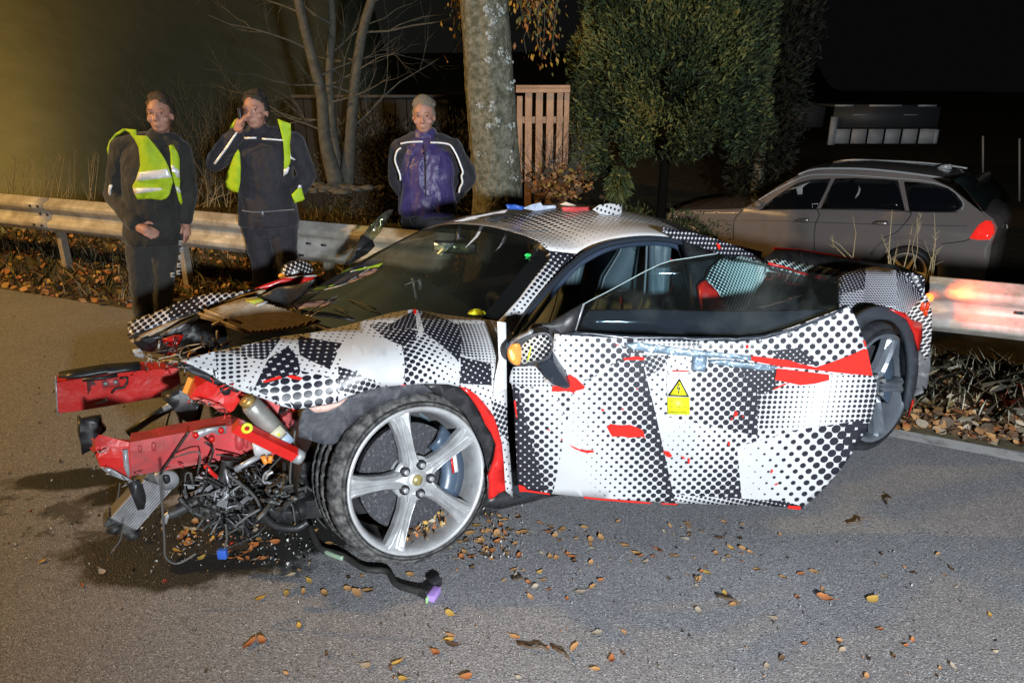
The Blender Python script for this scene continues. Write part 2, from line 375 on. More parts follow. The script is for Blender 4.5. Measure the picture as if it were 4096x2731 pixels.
M_verge = pbr('verge_soil_and_grass', (0.060, 0.052, 0.030), 0.95, col2=(0.105, 0.085, 0.050), ns=5, bump=1.0, bs=24, det=9, spec=0.2)
ss = [-70, -45, -30, -20, -14, -10, -8] + [-6 + 0.4 * i for i in range(41)] + [11, 13, 16, 20, 28, 45, 70]
ds = [EDGE - 0.06, EDGE + 0.02, -0.35, -0.2, -0.1, 0, 0.12, 0.3, 0.5, 0.8, 1.1, 1.5, 2, 2.6, 3.2, 4, 5, 6, 7.5, 9, 11, 14, 18, 25, 40, 70, 120]
grid('verge', [[rp(s, d, (-0.02 if d < EDGE else verge_z(s, d))) for s in ss] for d in ds][::-1], M_verge, kind='structure')
# added smooth grassy bank, catches street-lamp light in place of glowing haze
M_glow_bank = pbr('glow_bank_grass', (0.23, 0.255, 0.165), 0.95, col2=(0.275, 0.30, 0.20), ns=2.2, bump=0.25, bs=30, spec=0.1)
rows = []
for i in range(26):
    f = i / 25; row = []
    for k in range(60):
        az = R(-66 + 60 * k / 59); a_ = math.degrees(az); dist = 9.4 + 9.0 * f + 11 * sm(-33, -8, a_); h = (5.2 + 4.5 * sm(-33, -8, a_)) * (1 - sm(-13, -7, a_))
        z = -.35 + (h + .2) * f ** 1.15 + (.03 * noise.noise(Vector((az * 9, f * 5, 0))))
        row.append(Vector((dist * math.sin(az), dist * math.cos(az), z)))
    rows.append(row)
grid('bank', rows, M_glow_bank, kind='structure')
# white edge line, worn, stopping where leaves cover it
M_line = pbr('road_paint', (0.50, 0.50, 0.49), 0.7, col2=(0.17, 0.17, 0.17), ns=9, lo=0.5, hi=0.72, bump=0.3, bs=120, det=9)
e0, e1 = on_ground(3560, 1730), on_ground(4090, 1832); ed = (e1 - e0).normalized(); en = Vector((-ed.y, ed.x, 0))
bm = bmesh.new(); ngon(bm, [e0 - ed * 2.6 - en * 0.055 + Vector((0, 0, .004)), e1 + ed * 6 - en * 0.055 + Vector((0, 0, .004)), e1 + ed * 6 + en * 0.055 + Vector((0, 0, .004)), e0 - ed * 2.6 + en * 0.055 + Vector((0, 0, .004))])
struct('edge_line', bm, M_line)

# ------------------------------------------------------------------ guardrail
gr = thing('guardrail', 'long galvanised steel guardrail on posts running behind the wrecked car', 'guardrail', rp(3, 0))
prof = [(-.030, .757), (-.020, .768), (.0, .772), (.0, .766)]
half = [(0.0, .75), (-.012, .746), (-.022, .728), (-.078, .705), (-.083, .690), (-.083, .668), (-.078, .652), (-.030, .628), (-.024, .615)]
prof = half + [(b[0], 2 * .595 - b[1]) for b in half[::-1]]
def beam(a, b, off):
    rows = []
    n = max(2, int((b - a) / 0.25))
    for i in range(n + 1):
        s = a + (b - a) * i / n
        w = 0.006 * noise.noise(Vector((s * 0.9, 0, 5)))
        rows.append([rp(s, d + off + w, z + 0.4 * w) for d, z in prof])
    grid('beam', rows, M_steel, gr, thick=0.004)
joints = [-8.3, -4.25, -0.0, 4.05, 8.1, 12.1]
for i, (a, b) in enumerate(((-8.3, -4.25), (-4.25, 0.0), (0.0, 4.05), (6.96, 8.1), (8.1, 12.1))): beam(a - (0.32 if i not in (0, 3) else 0), b, -0.004 * (i % 2) - 0.001)
for k in range(-5, 7):
    s = 1.42 + 1.48 * k; p = rp(s, 0.045)
    if 4.2 < s < 7.8: continue
    bm = bmesh.new(); ax = (RD, RN, WX[2])
    zb = verge_z(s, 0.05) - 0.1
    h = (0.70 - zb) / 2; c = Vector((p.x, p.y, zb + h))
    box(bm, c, ax, (0.028, 0.003, h)); box(bm, c + RD * -0.026 + RN * 0.032, ax, (0.003, 0.03, h)); box(bm, c + RD * 0.026 + RN * 0.032, ax, (0.003, 0.03, h))
    put('post', bm, M_post, gr, bevel=0.002, smooth=False)
def bolts(s0, lst, slot=False):
    for ds_, z in lst:
        d = -0.084 if abs(z - .679) < .03 or abs(z - .511) < .03 else -0.027
        bm = bmesh.new(); c = rp(s0 + ds_, d - .006, z)
        if slot: box(bm, c, (RD, RN, WX[2]), (0.022, 0.004, 0.008))
        else: cyl(bm, c + RN * 0.006, c - RN * 0.006, 0.012, 8)
        put('bolt', bm, M_black, gr)
for j in (-4.25, 0.0, 8.1): bolts(j - 0.16, [(0, .68), (.10, .68), (0, .51), (.10, .51), (.03, .60), (.12, .598)])
bolts(1.38, [(0, .6)], True); bolts(2.95, [(-.14, .58), (0, .58), (-.17, .5)], True); bolts(7.40, [(0, .60)], True)

# ------------------------------------------------------------------ leaves and grass on the verge
M_leaf = [pbr('leaf_' + n, c, 0.6, col2=c2, ns=40, spec=0.3) for n, c, c2 in (('tan', (.56, .32, .14), (.36, .18, .07)), ('rust', (.44, .17, .055), (.28, .10, .04)), ('brown', (.15, .085, .045), (.08, .05, .03)), ('ochre', (.56, .37, .08), (.42, .24, .06)), ('dark', (.09, .065, .045), (.13, .09, .06)), ('pale', (.46, .40, .31), (.36, .28, .2)))]
rs = np.random.RandomState(3)
def scatter_leaves(name, n, pick, size, weights, flat=0.5, lift=0.01):
    V = np.empty((n, 6, 3)); 
    for i in range(n):
        p = pick(); a = rs.rand() * 6.283; L = size * (0.55 + 0.9 * rs.rand()); w = L * (0.28 + 0.16 * rs.rand())
        n_ = Vector((rs.randn() * flat, rs.randn() * flat, 1)).normalized(); d = Vector((math.cos(a), math.sin(a), 0)); d = (d - n_ * d.dot(n_)).normalized(); t = n_.cross(d)
        k = (rs.rand() * 0.5) * L; c = p + n_ * (lift * rs.rand())
        pts = [c - d * L / 2, c - d * .15 * L - t * w + n_ * k * .5, c + d * .2 * L - t * w * .8 + n_ * k * .4, c + d * L / 2 + n_ * k * .6, c + d * .2 * L + t * w * .8 + n_ * k * .5, c - d * .15 * L + t * w + n_ * k * .4]
        mn = min(q.z for q in pts) - (p.z + 0.002)
        for q, r in enumerate(pts): V[i, q] = (r.x, r.y, r.z - min(0, mn))
    F = np.empty((n, 2, 4), dtype=np.int32); b = np.arange(n) * 6
    F[:, 0] = np.stack([b, b + 1, b + 2, b + 3], 1); F[:, 1] = np.stack([b, b + 3, b + 4, b + 5], 1)
    mi = np.repeat(rs.choice(len(M_leaf), n, p=np.array(weights) / sum(weights)), 2)
    o = put(name, mesh_np(name, V.reshape(-1, 3), F.reshape(-1, 4), mi=mi), M_leaf, smooth=False, kind='stuff'); return o
def verge_pick(s0, s1, d0, d1, pw=1.0):
    def f():
        s = s0 + (s1 - s0) * rs.rand(); d = d0 + (d1 - d0) * rs.rand() ** pw
        return rp(s, d, verge_z(s, d))
    return f
o = scatter_leaves('leaf_litter', 5200, verge_pick(-4, 4.5, EDGE, 2.6, 1.4), 0.055, (5, 5, 3, 3, 2, .5), 0.7, 0.06); tag(o, 'orange and brown leaf litter under the guardrail on the verge', 'leaf litter')
o = scatter_leaves('leaf_litter', 11000, verge_pick(5.0, 9.0, EDGE + .03, 0.9, 1.2), 0.056, (4, 1.6, 5, .5, 2.4, 2.2), 0.42, 0.05); tag(o, 'brown leaf litter beside the edge line beyond the wrecked tail', 'leaf litter')
def blades(name, n, pick, h, w, mats, lean=0.5, weights=None):
    V = np.empty((n, 5, 3))
    for i in range(n):
        p = pick(); H = h * (0.4 + 0.9 * rs.rand()); a = rs.rand() * 6.283; l = lean * rs.rand() * H; t = Vector((math.cos(a), math.sin(a), 0)); u = Vector((-t.y, t.x, 0))
        q = [p - u * w, p + u * w, p + t * l * .35 + Vector((0, 0, H * .6)) + u * w * .8, p + t * l + Vector((0, 0, H)), p + t * l * .35 + Vector((0, 0, H * .6)) - u * w * .8]
        V[i] = [tuple(x) for x in q]
    F = (np.arange(n) * 5)[:, None] + np.arange(5)[None]
    mi = rs.choice(len(mats), n, p=None if weights is None else np.array(weights) / sum(weights))
    return put(name, mesh_np(name, V.reshape(-1, 3), F, mi=mi), mats, smooth=False, kind='stuff')
M_g = [pbr('grass_dry', (.36, .30, .18), .8), pbr('grass_olive', (.10, .11, .04), .8), pbr('grass_dark', (.05, .055, .028), .8)]
o = blades('verge_grass', 5200, verge_pick(-5, 4.2, EDGE + .05, 3.5, 1.3), .13, .0035, M_g, .9, (3, 3, 3)); tag(o, 'dry short grass along the bank behind the guardrail', 'grass')
o = blades('verge_grass', 4200, verge_pick(4.6, 9.2, EDGE + .16, 1.6), .13, .0022, [M_g[0], M_g[1], pbr('grass_grey', (.42, .39, .30), .8)], 1.9, (5, 1, 4)); tag(o, 'matted grey grass below the rail beyond the wrecked tail', 'grass')
def tuft(px0, px1, py, Y, top, n, label, h=None):
    V = []; F = []; 
    bm = bmesh.new()
    for i in range(n):
        x = px0 + (px1 - px0) * rs.rand(); b = at_y(x, py, Y + .15 * rs.randn()); t = at_y(x + rs.randn() * 45, top + rs.rand() * (py - top) * .6, Y + .15 * rs.randn()); m_ = (b + t) / 2 + Vector((rs.randn() * .02, 0, .02))
        tube(bm, [b, m_, t], [.0035, .0028, .0012], 4, cap=False)
        if rs.rand() < .45:
            d = (t - m_).normalized()
            for k in range(5): 
                q = t - d * .03 * k; tube(bm, [q, q + Vector((rs.randn() * .02, rs.randn() * .02, .02 + .02 * rs.rand()))], [.0025, .001], 3, cap=False)
    o = put('tall_dry_grass', bm, M_g[0]); return tag(o, label, 'grass tuft')
tuft(3540, 3600, 1130, 4.75, 830, 6, 'thin dry grass stalks standing before the parked estate rear door')
tuft(3640, 3740, 1130, 4.7, 840, 6, 'thin dry grass stalks standing before the parked estate rear wheel')
tuft(3330, 3420, 1030, 5.2, 850, 3, 'lone bent grass stalk standing before the parked estate doors')
tuft(-80, 420, 860, 7.2, 600, 46, 'dry orange grass stalks behind the left end of the guardrail')
tuft(700, 960, 830, 7.4, 700, 16, 'sparse dry stalks behind the rail between the two men in vests')

# ------------------------------------------------------------------ trees, bushes, fence
M_bark = pbr('grey_green_bark', (0.085, 0.085, 0.055), 0.9, col2=(0.23, 0.22, 0.17), ns=20, bump=2.4, bs=30, det=9, lo=0.4, hi=0.62)
M_lich = pbr('lichen', (0.38, 0.40, 0.38), 0.9, bump=0.4, bs=80)
M_bare = pbr('smooth_bark', (0.11, 0.105, 0.085), 0.85, col2=(0.06, 0.058, 0.048), ns=12, bump=0.5, bs=30)
big = thing('roadside_tree', 'thick lichen-spotted tree trunk behind the guardrail, beside the third man', 'tree', at_y(1990, 1000, 6.3))
rows = []; NA = 48
edges = [(-260, 1812, 1998), (0, 1840, 2025), (200, 1852, 2046), (400, 1865, 2066), (600, 1882, 2076), (720, 1892, 2084), (830, 1893, 2090), (1010, 1880, 2108), (1120, 1850, 2150)]
for k in range(61):
    y = -260 + 1380 * k / 60; xl = np.interp(y, [e[0] for e in edges], [e[1] for e in edges]); xr = np.interp(y, [e[0] for e in edges], [e[2] for e in edges])
    a, b = at_y(xl, y, 6.3), at_y(xr, y, 6.3); c = (a + b) / 2; r = (b - a).length / 2; row = []
    for j in range(NA):
        t = 2 * math.pi * j / NA; d = Vector((math.cos(t), math.sin(t), 0)); q = c + d * r
        w = 0.020 * noise.noise(Vector((d.x * 2.2, d.y * 2.2, c.z * 0.9))) + 0.012 * abs(noise.noise(Vector((d.x * 9, d.y * 9, c.z * 2.4)))) + .006 * noise.noise(q * 22)
        row.append(q + d * w)
    rows.append(row[::-1])
grid('trunk', rows, M_bark, big, closed=True)
bm = bmesh.new()
def tree_pt(x, y, out=0.004):
    xl = np.interp(y, [e[0] for e in edges], [e[1] for e in edges]); xr = np.interp(y, [e[0] for e in edges], [e[2] for e in edges])
    f = (2 * (x - xl) / (xr - xl) - 1); a, b = at_y(xl, y, 6.3), at_y(xr, y, 6.3); c = (a + b) / 2; r = (b - a).length / 2 + .012 + out
    return c + Vector((f * r, -r * math.sqrt(max(0, 1 - f * f)), 0))
for x, y, n in ((1925, 425, 9), (1975, 422, 9), (1960, 487, 9), (1990, 482, 10), (2000, 205, 12), (1950, 50, 16), (1975, 90, 14), (2035, 340, 8), (2030, 250, 9), (1955, 240, 8), (2040, 500, 6), (2035, 630, 6), (2050, 690, 5), (1960, 150, 10), (2000, 40, 10), (1930, 600, 3)):
    for i in range(n * 2):
        px, py = x + rs.randn() * 9, y + rs.randn() * 11
        q = tree_pt(min(max(px, 1850), 2064), py); ball(bm, q, .003 + .010 * rs.rand() ** 2, 7, (1, .5, .7 + .6 * rs.rand()))
put('lichen', bm, M_lich, big, kind='stuff')

def branch(bm, p, d, L, r, depth, up=0.1, seg=5, kids=(2, 4), spread=0.8):
    pts = [p]; rad = [r]
    for i in range(seg):
        d = (d + Vector((rs.randn(), rs.randn(), rs.randn())) * .16 + Vector((0, 0, up * .3))).normalized(); p = p + d * (L / seg); pts.append(p); rad.append(r * (1 - .75 * (i + 1) / seg))
    tube(bm, pts, rad, 6 if r > .02 else 4, cap=False)
    if depth > 0:
        for k in range(rs.randint(*kids) + 1):
            i = rs.randint(1, seg + 1); a = Vector((rs.randn(), rs.randn(), rs.randn() * .7 + .1)).normalized()
            branch(bm, pts[i], (d + a * spread).normalized(), L * (.45 + .25 * rs.rand()), max(.002, rad[min(i, seg - 1)] * .6), depth - 1, up, seg, kids, spread)
bt = thing('bare_tree', 'leafless tree with three pale stems behind the second man', 'tree', at_y(1370, 720, 8.6))
stems = ([(1345, 735), (1300, 560), (1285, 380), (1240, 200), (1185, -40), (1160, -200)], [(1385, 735), (1400, 560), (1420, 330), (1450, 130), (1505, -60), (1540, -220)], [(1362, 735), (1330, 520), (1318, 300), (1330, 100), (1322, -60), (1330, -220)])
for si, st in enumerate(stems):
    bm = bmesh.new(); c = crv([tuple(at_y(x, y, 8.6 + .12 * si)) for x, y in st], 5); n = len(c); r0 = (.075, .07, .055)[si]
    tube(bm, c, [r0 * (1.35 - .35 * min(1, i / 5)) * (1 - .45 * i / n) for i in range(n)], 10)
    put('stem', bm, M_bare, bt)
    bm = bmesh.new()
    for i in range(6, n, 3):
        sd = -1 if (i // 2 + si) % 2 else 1
        branch(bm, Vector(c[i]), Vector((sd * (.9 + .4 * rs.rand()), rs.randn() * .3, .25 + .35 * rs.rand())).normalized(), .7 + .8 * rs.rand(), .016, 2, .12)
    put('branches', bm, M_bare, bt, kind='stuff')
bm = bmesh.new(); p = at_y(1360, 740, 8.5)
for i in range(60): ball(bm, p + Vector((rs.randn() * .16, rs.randn() * .1, -.06 + .05 * rs.rand())), .03 + .04 * rs.rand(), 6, (1.4, 1, .5))
o = put('stone_heap', bm, pbr('mossy_stones', (.14, .13, .11), .9, col2=(.07, .07, .06), ns=20, bump=.6)); tag(o, 'low heap of stones around the foot of the bare tree', 'stone heap')

def foliage(name, n, center, rad, size, mats, parent, wts=None, shell=0.55, up=0.5, floor=-9, floor2=None, xs=0, droop=0, seed=1, lobes=0.28):
    rr = np.random.RandomState(seed); V = np.empty((n, 4, 3)); cnt = 0; c = Vector(center); mi = []
    while cnt < n:
        d = Vector(rr.randn(3)).normalized(); q = shell + (1 - shell) * rr.rand() ** .6
        q *= 1 + lobes * noise.noise(d * 2.4 + c) + .6 * lobes * noise.noise(d * 6 + c)
        p = c + Vector((d.x * rad[0], d.y * rad[1], d.z * rad[2])) * q
        if p.z < (floor if floor2 is None or p.x < xs else floor2) + .34 * noise.noise(p * 2.6) + .1 * noise.noise(p * 9): continue
        if noise.noise(p * 3.3) < -.22 and rr.rand() < .85: continue
        a = (d * .9 + Vector(rr.randn(3)) * .55 + Vector((0, 0, up))).normalized() - Vector((0, 0, droop)); s = a.cross(Vector(rr.randn(3)))
        if s.length < 1e-3: continue
        s.normalize(); L = size * (.5 + rr.rand()); w = L * (.09 + .08 * rr.rand())
        V[cnt] = [tuple(p - a * L * .5), tuple(p + s * w), tuple(p + a * L * .5), tuple(p - s * w)]
        g = noise.noise(p * 2.0 + Vector((7, 7, 7))); mi.append(int(min(len(mats) - 1, max(0, (g + .45 + .35 * rr.randn()) * len(mats) * .9)))); cnt += 1
    F = np.arange(n * 4).reshape(-1, 4)
    return put(name, mesh_np(name, V.reshape(-1, 3), F, mi=mi), mats, parent, smooth=False, kind='stuff')
M_th = [pbr('thuja_' + k, c, .7, spec=.3) for k, c in (('dark', (.020, .030, .013)), ('mid', (.052, .078, .030)), ('olive', (.10, .118, .038)), ('light', (.19, .175, .05)))]
cb = at_y(2650, 780, 7.75)
th = thing('thuja_bush', 'big dense green conifer bush right of the wooden fence', 'bush', (cb.x, cb.y, -.45))
foliage('crown', 80000, (cb.x, cb.y, 1.85), (.97, .64, 2.05), .060, M_th, th, shell=.6, seed=4, floor=.85, floor2=1.12, xs=1.0)
foliage('spray', 1500, at_y(2470, 745, 7.2), (.13, .12, .17), .07, M_th[1:], th, seed=5, droop=.8)
bm = bmesh.new(); tube(bm, [Vector((cb.x, cb.y, -.5)), Vector((cb.x, cb.y, 2))], [.06, .04], 8); put('trunk', bm, pbr('dark_bark', (.006, .005, .004), .95, spec=.1), th)
foliage('low_growth', 5000, (cb.x - .15, 7.95, .05), (.95, .5, .42), .05, M_th[:3], th, shell=.4, seed=9, floor=-.2)
c2 = at_y(3055, 500, 11.5); t2 = thing('dark_conifer', 'nearly black conifer standing behind the green bush', 'tree', (c2.x, c2.y, -.7))
foliage('crown', 12000, (c2.x, c2.y, 2.0), (.62, .7, 2.9), .11, [pbr('conifer_black', (.008, .011, .006), .8), pbr('conifer_shade', (.014, .019, .010), .8)], t2, shell=.4, seed=8, floor=-.2)
bm = bmesh.new(); tube(bm, [Vector((c2.x, c2.y, -.8)), Vector((c2.x, c2.y, 2))], [.12, .05], 8); put('trunk', bm, M_bark, t2)
M_aut = [pbr('autumn_' + k, c, .65) for k, c in (('gold', (.42, .24, .03)), ('rust', (.30, .12, .03)), ('green', (.10, .11, .03)))]
def hanging(name, x0, x1, ytop, ybot, Y, n, label, seed):
    rr = np.random.RandomState(seed); p0 = at_y((x0 + x1) / 2, ytop, Y); t = thing(name, label, 'branch', p0); bm = bmesh.new(); V = []; mi = []
    for i in range(n):
        x = x0 + (x1 - x0) * rr.rand(); pts = []; yb = ytop + (ybot - ytop) * (.35 + .65 * rr.rand())
        for k in range(7): pts.append(at_y(x + 8 * rr.randn() + 12 * math.sin(k + i), ytop + (yb - ytop) * k / 6, Y + .12 * math.sin(i * 7)))
        tube(bm, pts, [.006 - .0006 * k for k in range(7)], 4, cap=False)
        for k in range(26):
            q = pts[rr.randint(1, 7)] + Vector(rr.randn(3)) * .045; a = Vector((rr.randn() * .5, rr.randn() * .5, -1)).normalized(); s = a.cross(Vector(rr.randn(3))).normalized(); L = .05 * (.6 + .8 * rr.rand())
            V += [q, q + a * L * .5 + s * L * .24, q + a * L, q + a * L * .5 - s * L * .24]; mi.append(rr.choice(3, p=(.4, .25, .35)))
    put('twigs', bm, M_bare, t, kind='stuff')
    put('foliage', mesh_np('foliage', [tuple(v) for v in V], np.arange(len(V)).reshape(-1, 4), mi=mi), M_aut, t, smooth=False, kind='stuff')
hanging('hanging_branch', 2060, 2260, -160, 265, 6.9, 22, 'drooping golden autumn branches above the wooden fence', 2)
hanging('hanging_branch', 1812, 1846, -160, 230, 6.9, 6, 'short drooping autumn twigs at the left side of the thick trunk', 3)
# dark hedge and the low wall behind it, in the garden
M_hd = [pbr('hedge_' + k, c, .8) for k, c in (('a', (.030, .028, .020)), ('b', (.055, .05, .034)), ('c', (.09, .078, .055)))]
for i, (x, w) in enumerate(((1500, .75), (1690, .7), (1830, .6))):
    c = at_y(x, 600, 9.3); h = thing('hedge_shrub', ('dark leafy shrub between the bare tree and the third man', 'dark leafy shrub behind the head of the third man', 'dark leafy shrub half hidden by the thick trunk')[i], 'shrub', (c.x, c.y, 0), 'dark shrubs along the garden wall')
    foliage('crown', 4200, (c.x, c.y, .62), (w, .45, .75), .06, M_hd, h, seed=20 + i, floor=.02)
for i, (x, y, s) in enumerate(((880, 430, .55), (780, 560, .5))):
    c = at_y(x, y, 10.5); h = thing('thin_shrub', ('thin twiggy shrub in the dark between the two men in vests', 'low twiggy shrub in the dark right of the first man')[i], 'shrub', (c.x, c.y, 0)); bm = bmesh.new()
    for k in range(16): branch(bm, Vector((c.x + rs.randn() * .25, c.y + rs.randn() * .2, .1)), Vector((rs.randn() * .35, rs.randn() * .3, 1)).normalized(), s * 2.0, .012, 2, .3)
    put('twigs', bm, pbr('dim_twigs', (.11, .105, .085), .9), h, kind='stuff')
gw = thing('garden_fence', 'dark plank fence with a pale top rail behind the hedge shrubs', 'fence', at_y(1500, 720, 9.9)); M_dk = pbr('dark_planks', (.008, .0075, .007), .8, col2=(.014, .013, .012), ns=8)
a, b = at_y(1165, 400, 9.9), at_y(1900, 372, 9.9)
bm = bmesh.new(); box(bm, (a + b) / 2, WX, ((b - a).length / 2, .03, .018)); put('top_rail', bm, pbr('weathered_rail', (.06, .058, .056), .8), gw)
n = 16
for i in range(n):
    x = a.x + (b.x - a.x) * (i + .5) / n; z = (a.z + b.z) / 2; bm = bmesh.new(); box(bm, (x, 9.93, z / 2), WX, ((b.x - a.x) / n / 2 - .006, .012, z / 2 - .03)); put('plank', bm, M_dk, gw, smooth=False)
# pale wooden fence panel
wf = thing('wooden_fence', 'pale wooden slat fence panel between the thick trunk and the conifer bush', 'fence', at_y(2170, 900, 7.1))
for x0, x1, yt in ((2068, 2090, 385), (2101, 2129, 362), (2144, 2172, 366), (2187, 2216, 368), (2229, 2253, 366)):
    p, q = at_y(x0, yt, 7.1), at_y(x1, yt, 7.1); zt = p.z; zb = -.12; bm = bmesh.new()
    box(bm, ((p.x + q.x) / 2, 7.1 + .004 * rs.randn(), (zt + zb) / 2), WX, ((q.x - p.x) / 2, .011, (zt - zb) / 2)); put('slat', bm, M_wood, wf, bevel=.003, smooth=False)
p, q = at_y(2257, 372, 7.12), at_y(2278, 372, 7.12); bm = bmesh.new(); box(bm, ((p.x + q.x) / 2, 7.12, p.z / 2 - .05), WX, ((q.x - p.x) / 2, .03, p.z / 2 + .05)); put('post', bm, M_wood, wf, bevel=.004, smooth=False)
for y0, y1, dy in ((341, 353, 0), (354, 371, -.028)):
    p, q = at_y(2064, y0, 7.07 + dy), at_y(2280, y1, 7.07 + dy); bm = bmesh.new(); box(bm, (p + q) / 2, WX, ((q.x - p.x) / 2, .03, abs(p.z - q.z) / 2)); put('top_board', bm, M_wood, wf, bevel=.003, smooth=False)
zz = at_y(2100, 480, 7.14).z
for z in (zz, .25): 
    bm = bmesh.new(); p, q = at_y(2066, 500, 7.14), at_y(2276, 500, 7.14); box(bm, ((p.x + q.x) / 2, 7.14, z), WX, ((q.x - p.x) / 2, .018, .03)); put('cross_bar', bm, M_wood, wf, bevel=.003, smooth=False)
# brush and broken boards at the foot of the fence
bp_ = thing('brush_pile', 'heap of broken boards, twigs and leaves at the foot of the wooden fence', 'brush pile', at_y(2230, 850, 6.75)); M_old = pbr('old_board', (.14, .085, .05), .8, col2=(.05, .035, .025), ns=8, bump=.4)
for k, (x0, y0, x1, y1) in enumerate(((2140, 770, 2262, 690), (2150, 800, 2275, 730), (2200, 830, 2300, 740), (2165, 735, 2280, 700), (2235, 800, 2330, 760))):
    a, b = at_y(x0, y0, 6.75 + .04 * k), at_y(x1, y1, 6.85 + .04 * k); d = (b - a).normalized(); bm = bmesh.new(); box(bm, (a + b) / 2, (d, Vector((0, 1, 0)), d.cross(Vector((0, 1, 0)))), ((b - a).length / 2, .05, .011)); put('board', bm, M_old, bp_, smooth=False)
bm = bmesh.new()
for k in range(26):
    a = at_y(2215 + rs.randn() * 45, 740 + rs.randn() * 30, 6.7); branch(bm, a, Vector((rs.randn(), -.2, .6 + .4 * rs.rand())).normalized(), .45, .006, 1, .1)
put('twigs', bm, M_bare, bp_, kind='stuff')
o = scatter_leaves('leaf_litter', 900, lambda: at_y(2240 + rs.randn() * 50, 745 + rs.randn() * 28, 6.7 + .1 * rs.randn()), .05, (4, 6, 2, 2, 1, 0), .9); tag(o, 'orange leaves caught on the brush at the fence foot', 'leaf litter')
# dim shelter, board and poles far right
sh = thing('shelter', 'dim pale shelter with a flat roof far behind the parked estate', 'shelter', at_y(3530, 640, 14.5)); M_pale = pbr('pale_panel', (.50, .50, .50), .6, col2=(.34, .34, .34), ns=3); M_dg = pbr('dim_panel', (.05, .05, .052), .6)
Y = 14.5
def prect(bm, x0, y0, x1, y1, Y, dy):
    a, b = at_y(x0, y0, Y), at_y(x1, y1, Y); box(bm, ((a.x + b.x) / 2, Y + dy, (a.z + b.z) / 2), WX, ((b.x - a.x) / 2, dy, abs(a.z - b.z) / 2))
for x0, x1 in ((3343, 3415), (3481, 3607), (3676, 3746)):
    bm = bmesh.new(); prect(bm, x0, 420, x1, 427, Y - .02, .03); put('roof_edge', bm, M_pale, sh)
bm = bmesh.new(); prect(bm, 3340, 429, 3748, 512, Y + .02, .02); put('back_wall', bm, M_dg, sh)
bm = bmesh.new(); prect(bm, 3335, 424, 3750, 428, Y + .04, .7); put('roof', bm, M_dg, sh)
xs_ = [3336, 3402, 3468, 3536, 3604, 3672, 3742]
for i in range(6):
    bm = bmesh.new(); prect(bm, xs_[i] + 1, 517, xs_[i + 1] - 1, 575, Y - .06, .015); put('panel', bm, M_pale, sh)
bm = bmesh.new(); prect(bm, 3328, 468, 3337, 580, Y - .1, .03); put('post', bm, M_pale, sh)
bm = bmesh.new(); prect(bm, 3743, 520, 3747, 575, Y - .1, .03); put('post', bm, M_pale, sh)
for x0, x1 in ((3413, 3475), (3616, 3672)):
    bm = bmesh.new(); prect(bm, x0, 459, x1, 462, Y - .01, .01); put('slot', bm, M_pale, sh)
bm = bmesh.new(); prect(bm, 3155, 415, 3292, 510, 15.5, .05); o = put('hut', bm, M_dg); tag(o, 'dim flat-sided hut left of the pale shelter', 'hut')
for x, y0, y1, l in ((4078, 555, 715, 'thin pale pole at the right edge above the estate'), (3932, 545, 600, 'thin dim pole left of the taller pole at right')):
    bm = bmesh.new(); cyl(bm, at_y(x, y0, 13), at_y(x, y1 + 90, 13), .016, 6); o = put('pole', bm, pbr('dim_pole', (.25, .25, .25), .6)); tag(o, l, 'pole')
# ------------------------------------------------------------------ the wrecked sports car
CR = Frame((-0.98557744, 3.1229008, 0.0), 28)
car = thing('wrecked_sports_car', 'crashed sports car in black and white dotted camouflage wrap, front end torn off, door ajar', 'car', CR.loc(1.3, 0, 0))
def cv(v): return lambda x, y: CR.at(x, y, v)
def cvf(f): return lambda x, y: CR.at(x, y, f(x, y))
def uv_side(p):
    u, v, z = CR.inv(p); return (u, z + (0.97 - v) * 0.9)
def uv_top(p):
    u, v, z = CR.inv(p); return (u, v)
def I(x, xs, ys): return float(np.interp(x, xs, ys))
def lerp_px(tab):  # tab: list of (x, y)
    xs = [t[0] for t in tab]; ys = [t[1] for t in tab]
    return lambda x: I(x, xs, ys)

# ---- left front fender
ytop = lerp_px([(700, 1442), (1000, 1375), (1250, 1330), (1480, 1275), (1660, 1237), (2030, 1285)])
vtop = lerp_px([(700, .86), (1200, .74), (1660, .66), (2030, .76)])
def v_fender(x, y):
    f = min(1.0, max(0.0, (y - ytop(x)) / 260.0)); v0 = vtop(x); vb = I(x, [700, 1100, 1500, 2050], [.93, .97, 1.0, .97])
    return v0 + (vb - v0) * (1 - (1 - f) ** 2)
f_at = cvf(v_fender)
def f_uv(x, y): return uv_side(f_at(x, y))
fender_out = [(718, 1443), (860, 1405), (1000, 1374), (1120, 1346), (1250, 1330), (1390, 1300), (1480, 1274), (1560, 1252), (1625, 1240), (1662, 1236), (1700, 1244), (1770, 1258), (1900, 1272), (2022, 1288), (2024, 1420), (2030, 1700), (2052, 1990), (2022, 1962), (2010, 1850), (1996, 1760), (1972, 1665), (1935, 1612), (1895, 1577), (1840, 1547), (1790, 1536), (1700, 1534), (1600, 1540), (1520, 1548), (1450, 1566), (1395, 1585), (1352, 1612), (1318, 1632), (1282, 1624), (1235, 1630), (1180, 1636), (1120, 1622), (1070, 1600), (1010, 1578), (960, 1560), (900, 1532), (820, 1492), (730, 1456)]
FP = lambda poly, deg, s, g0, r0, g1, r1: patch_px(f_uv, poly, deg, s, g0, r0, g1, r1)
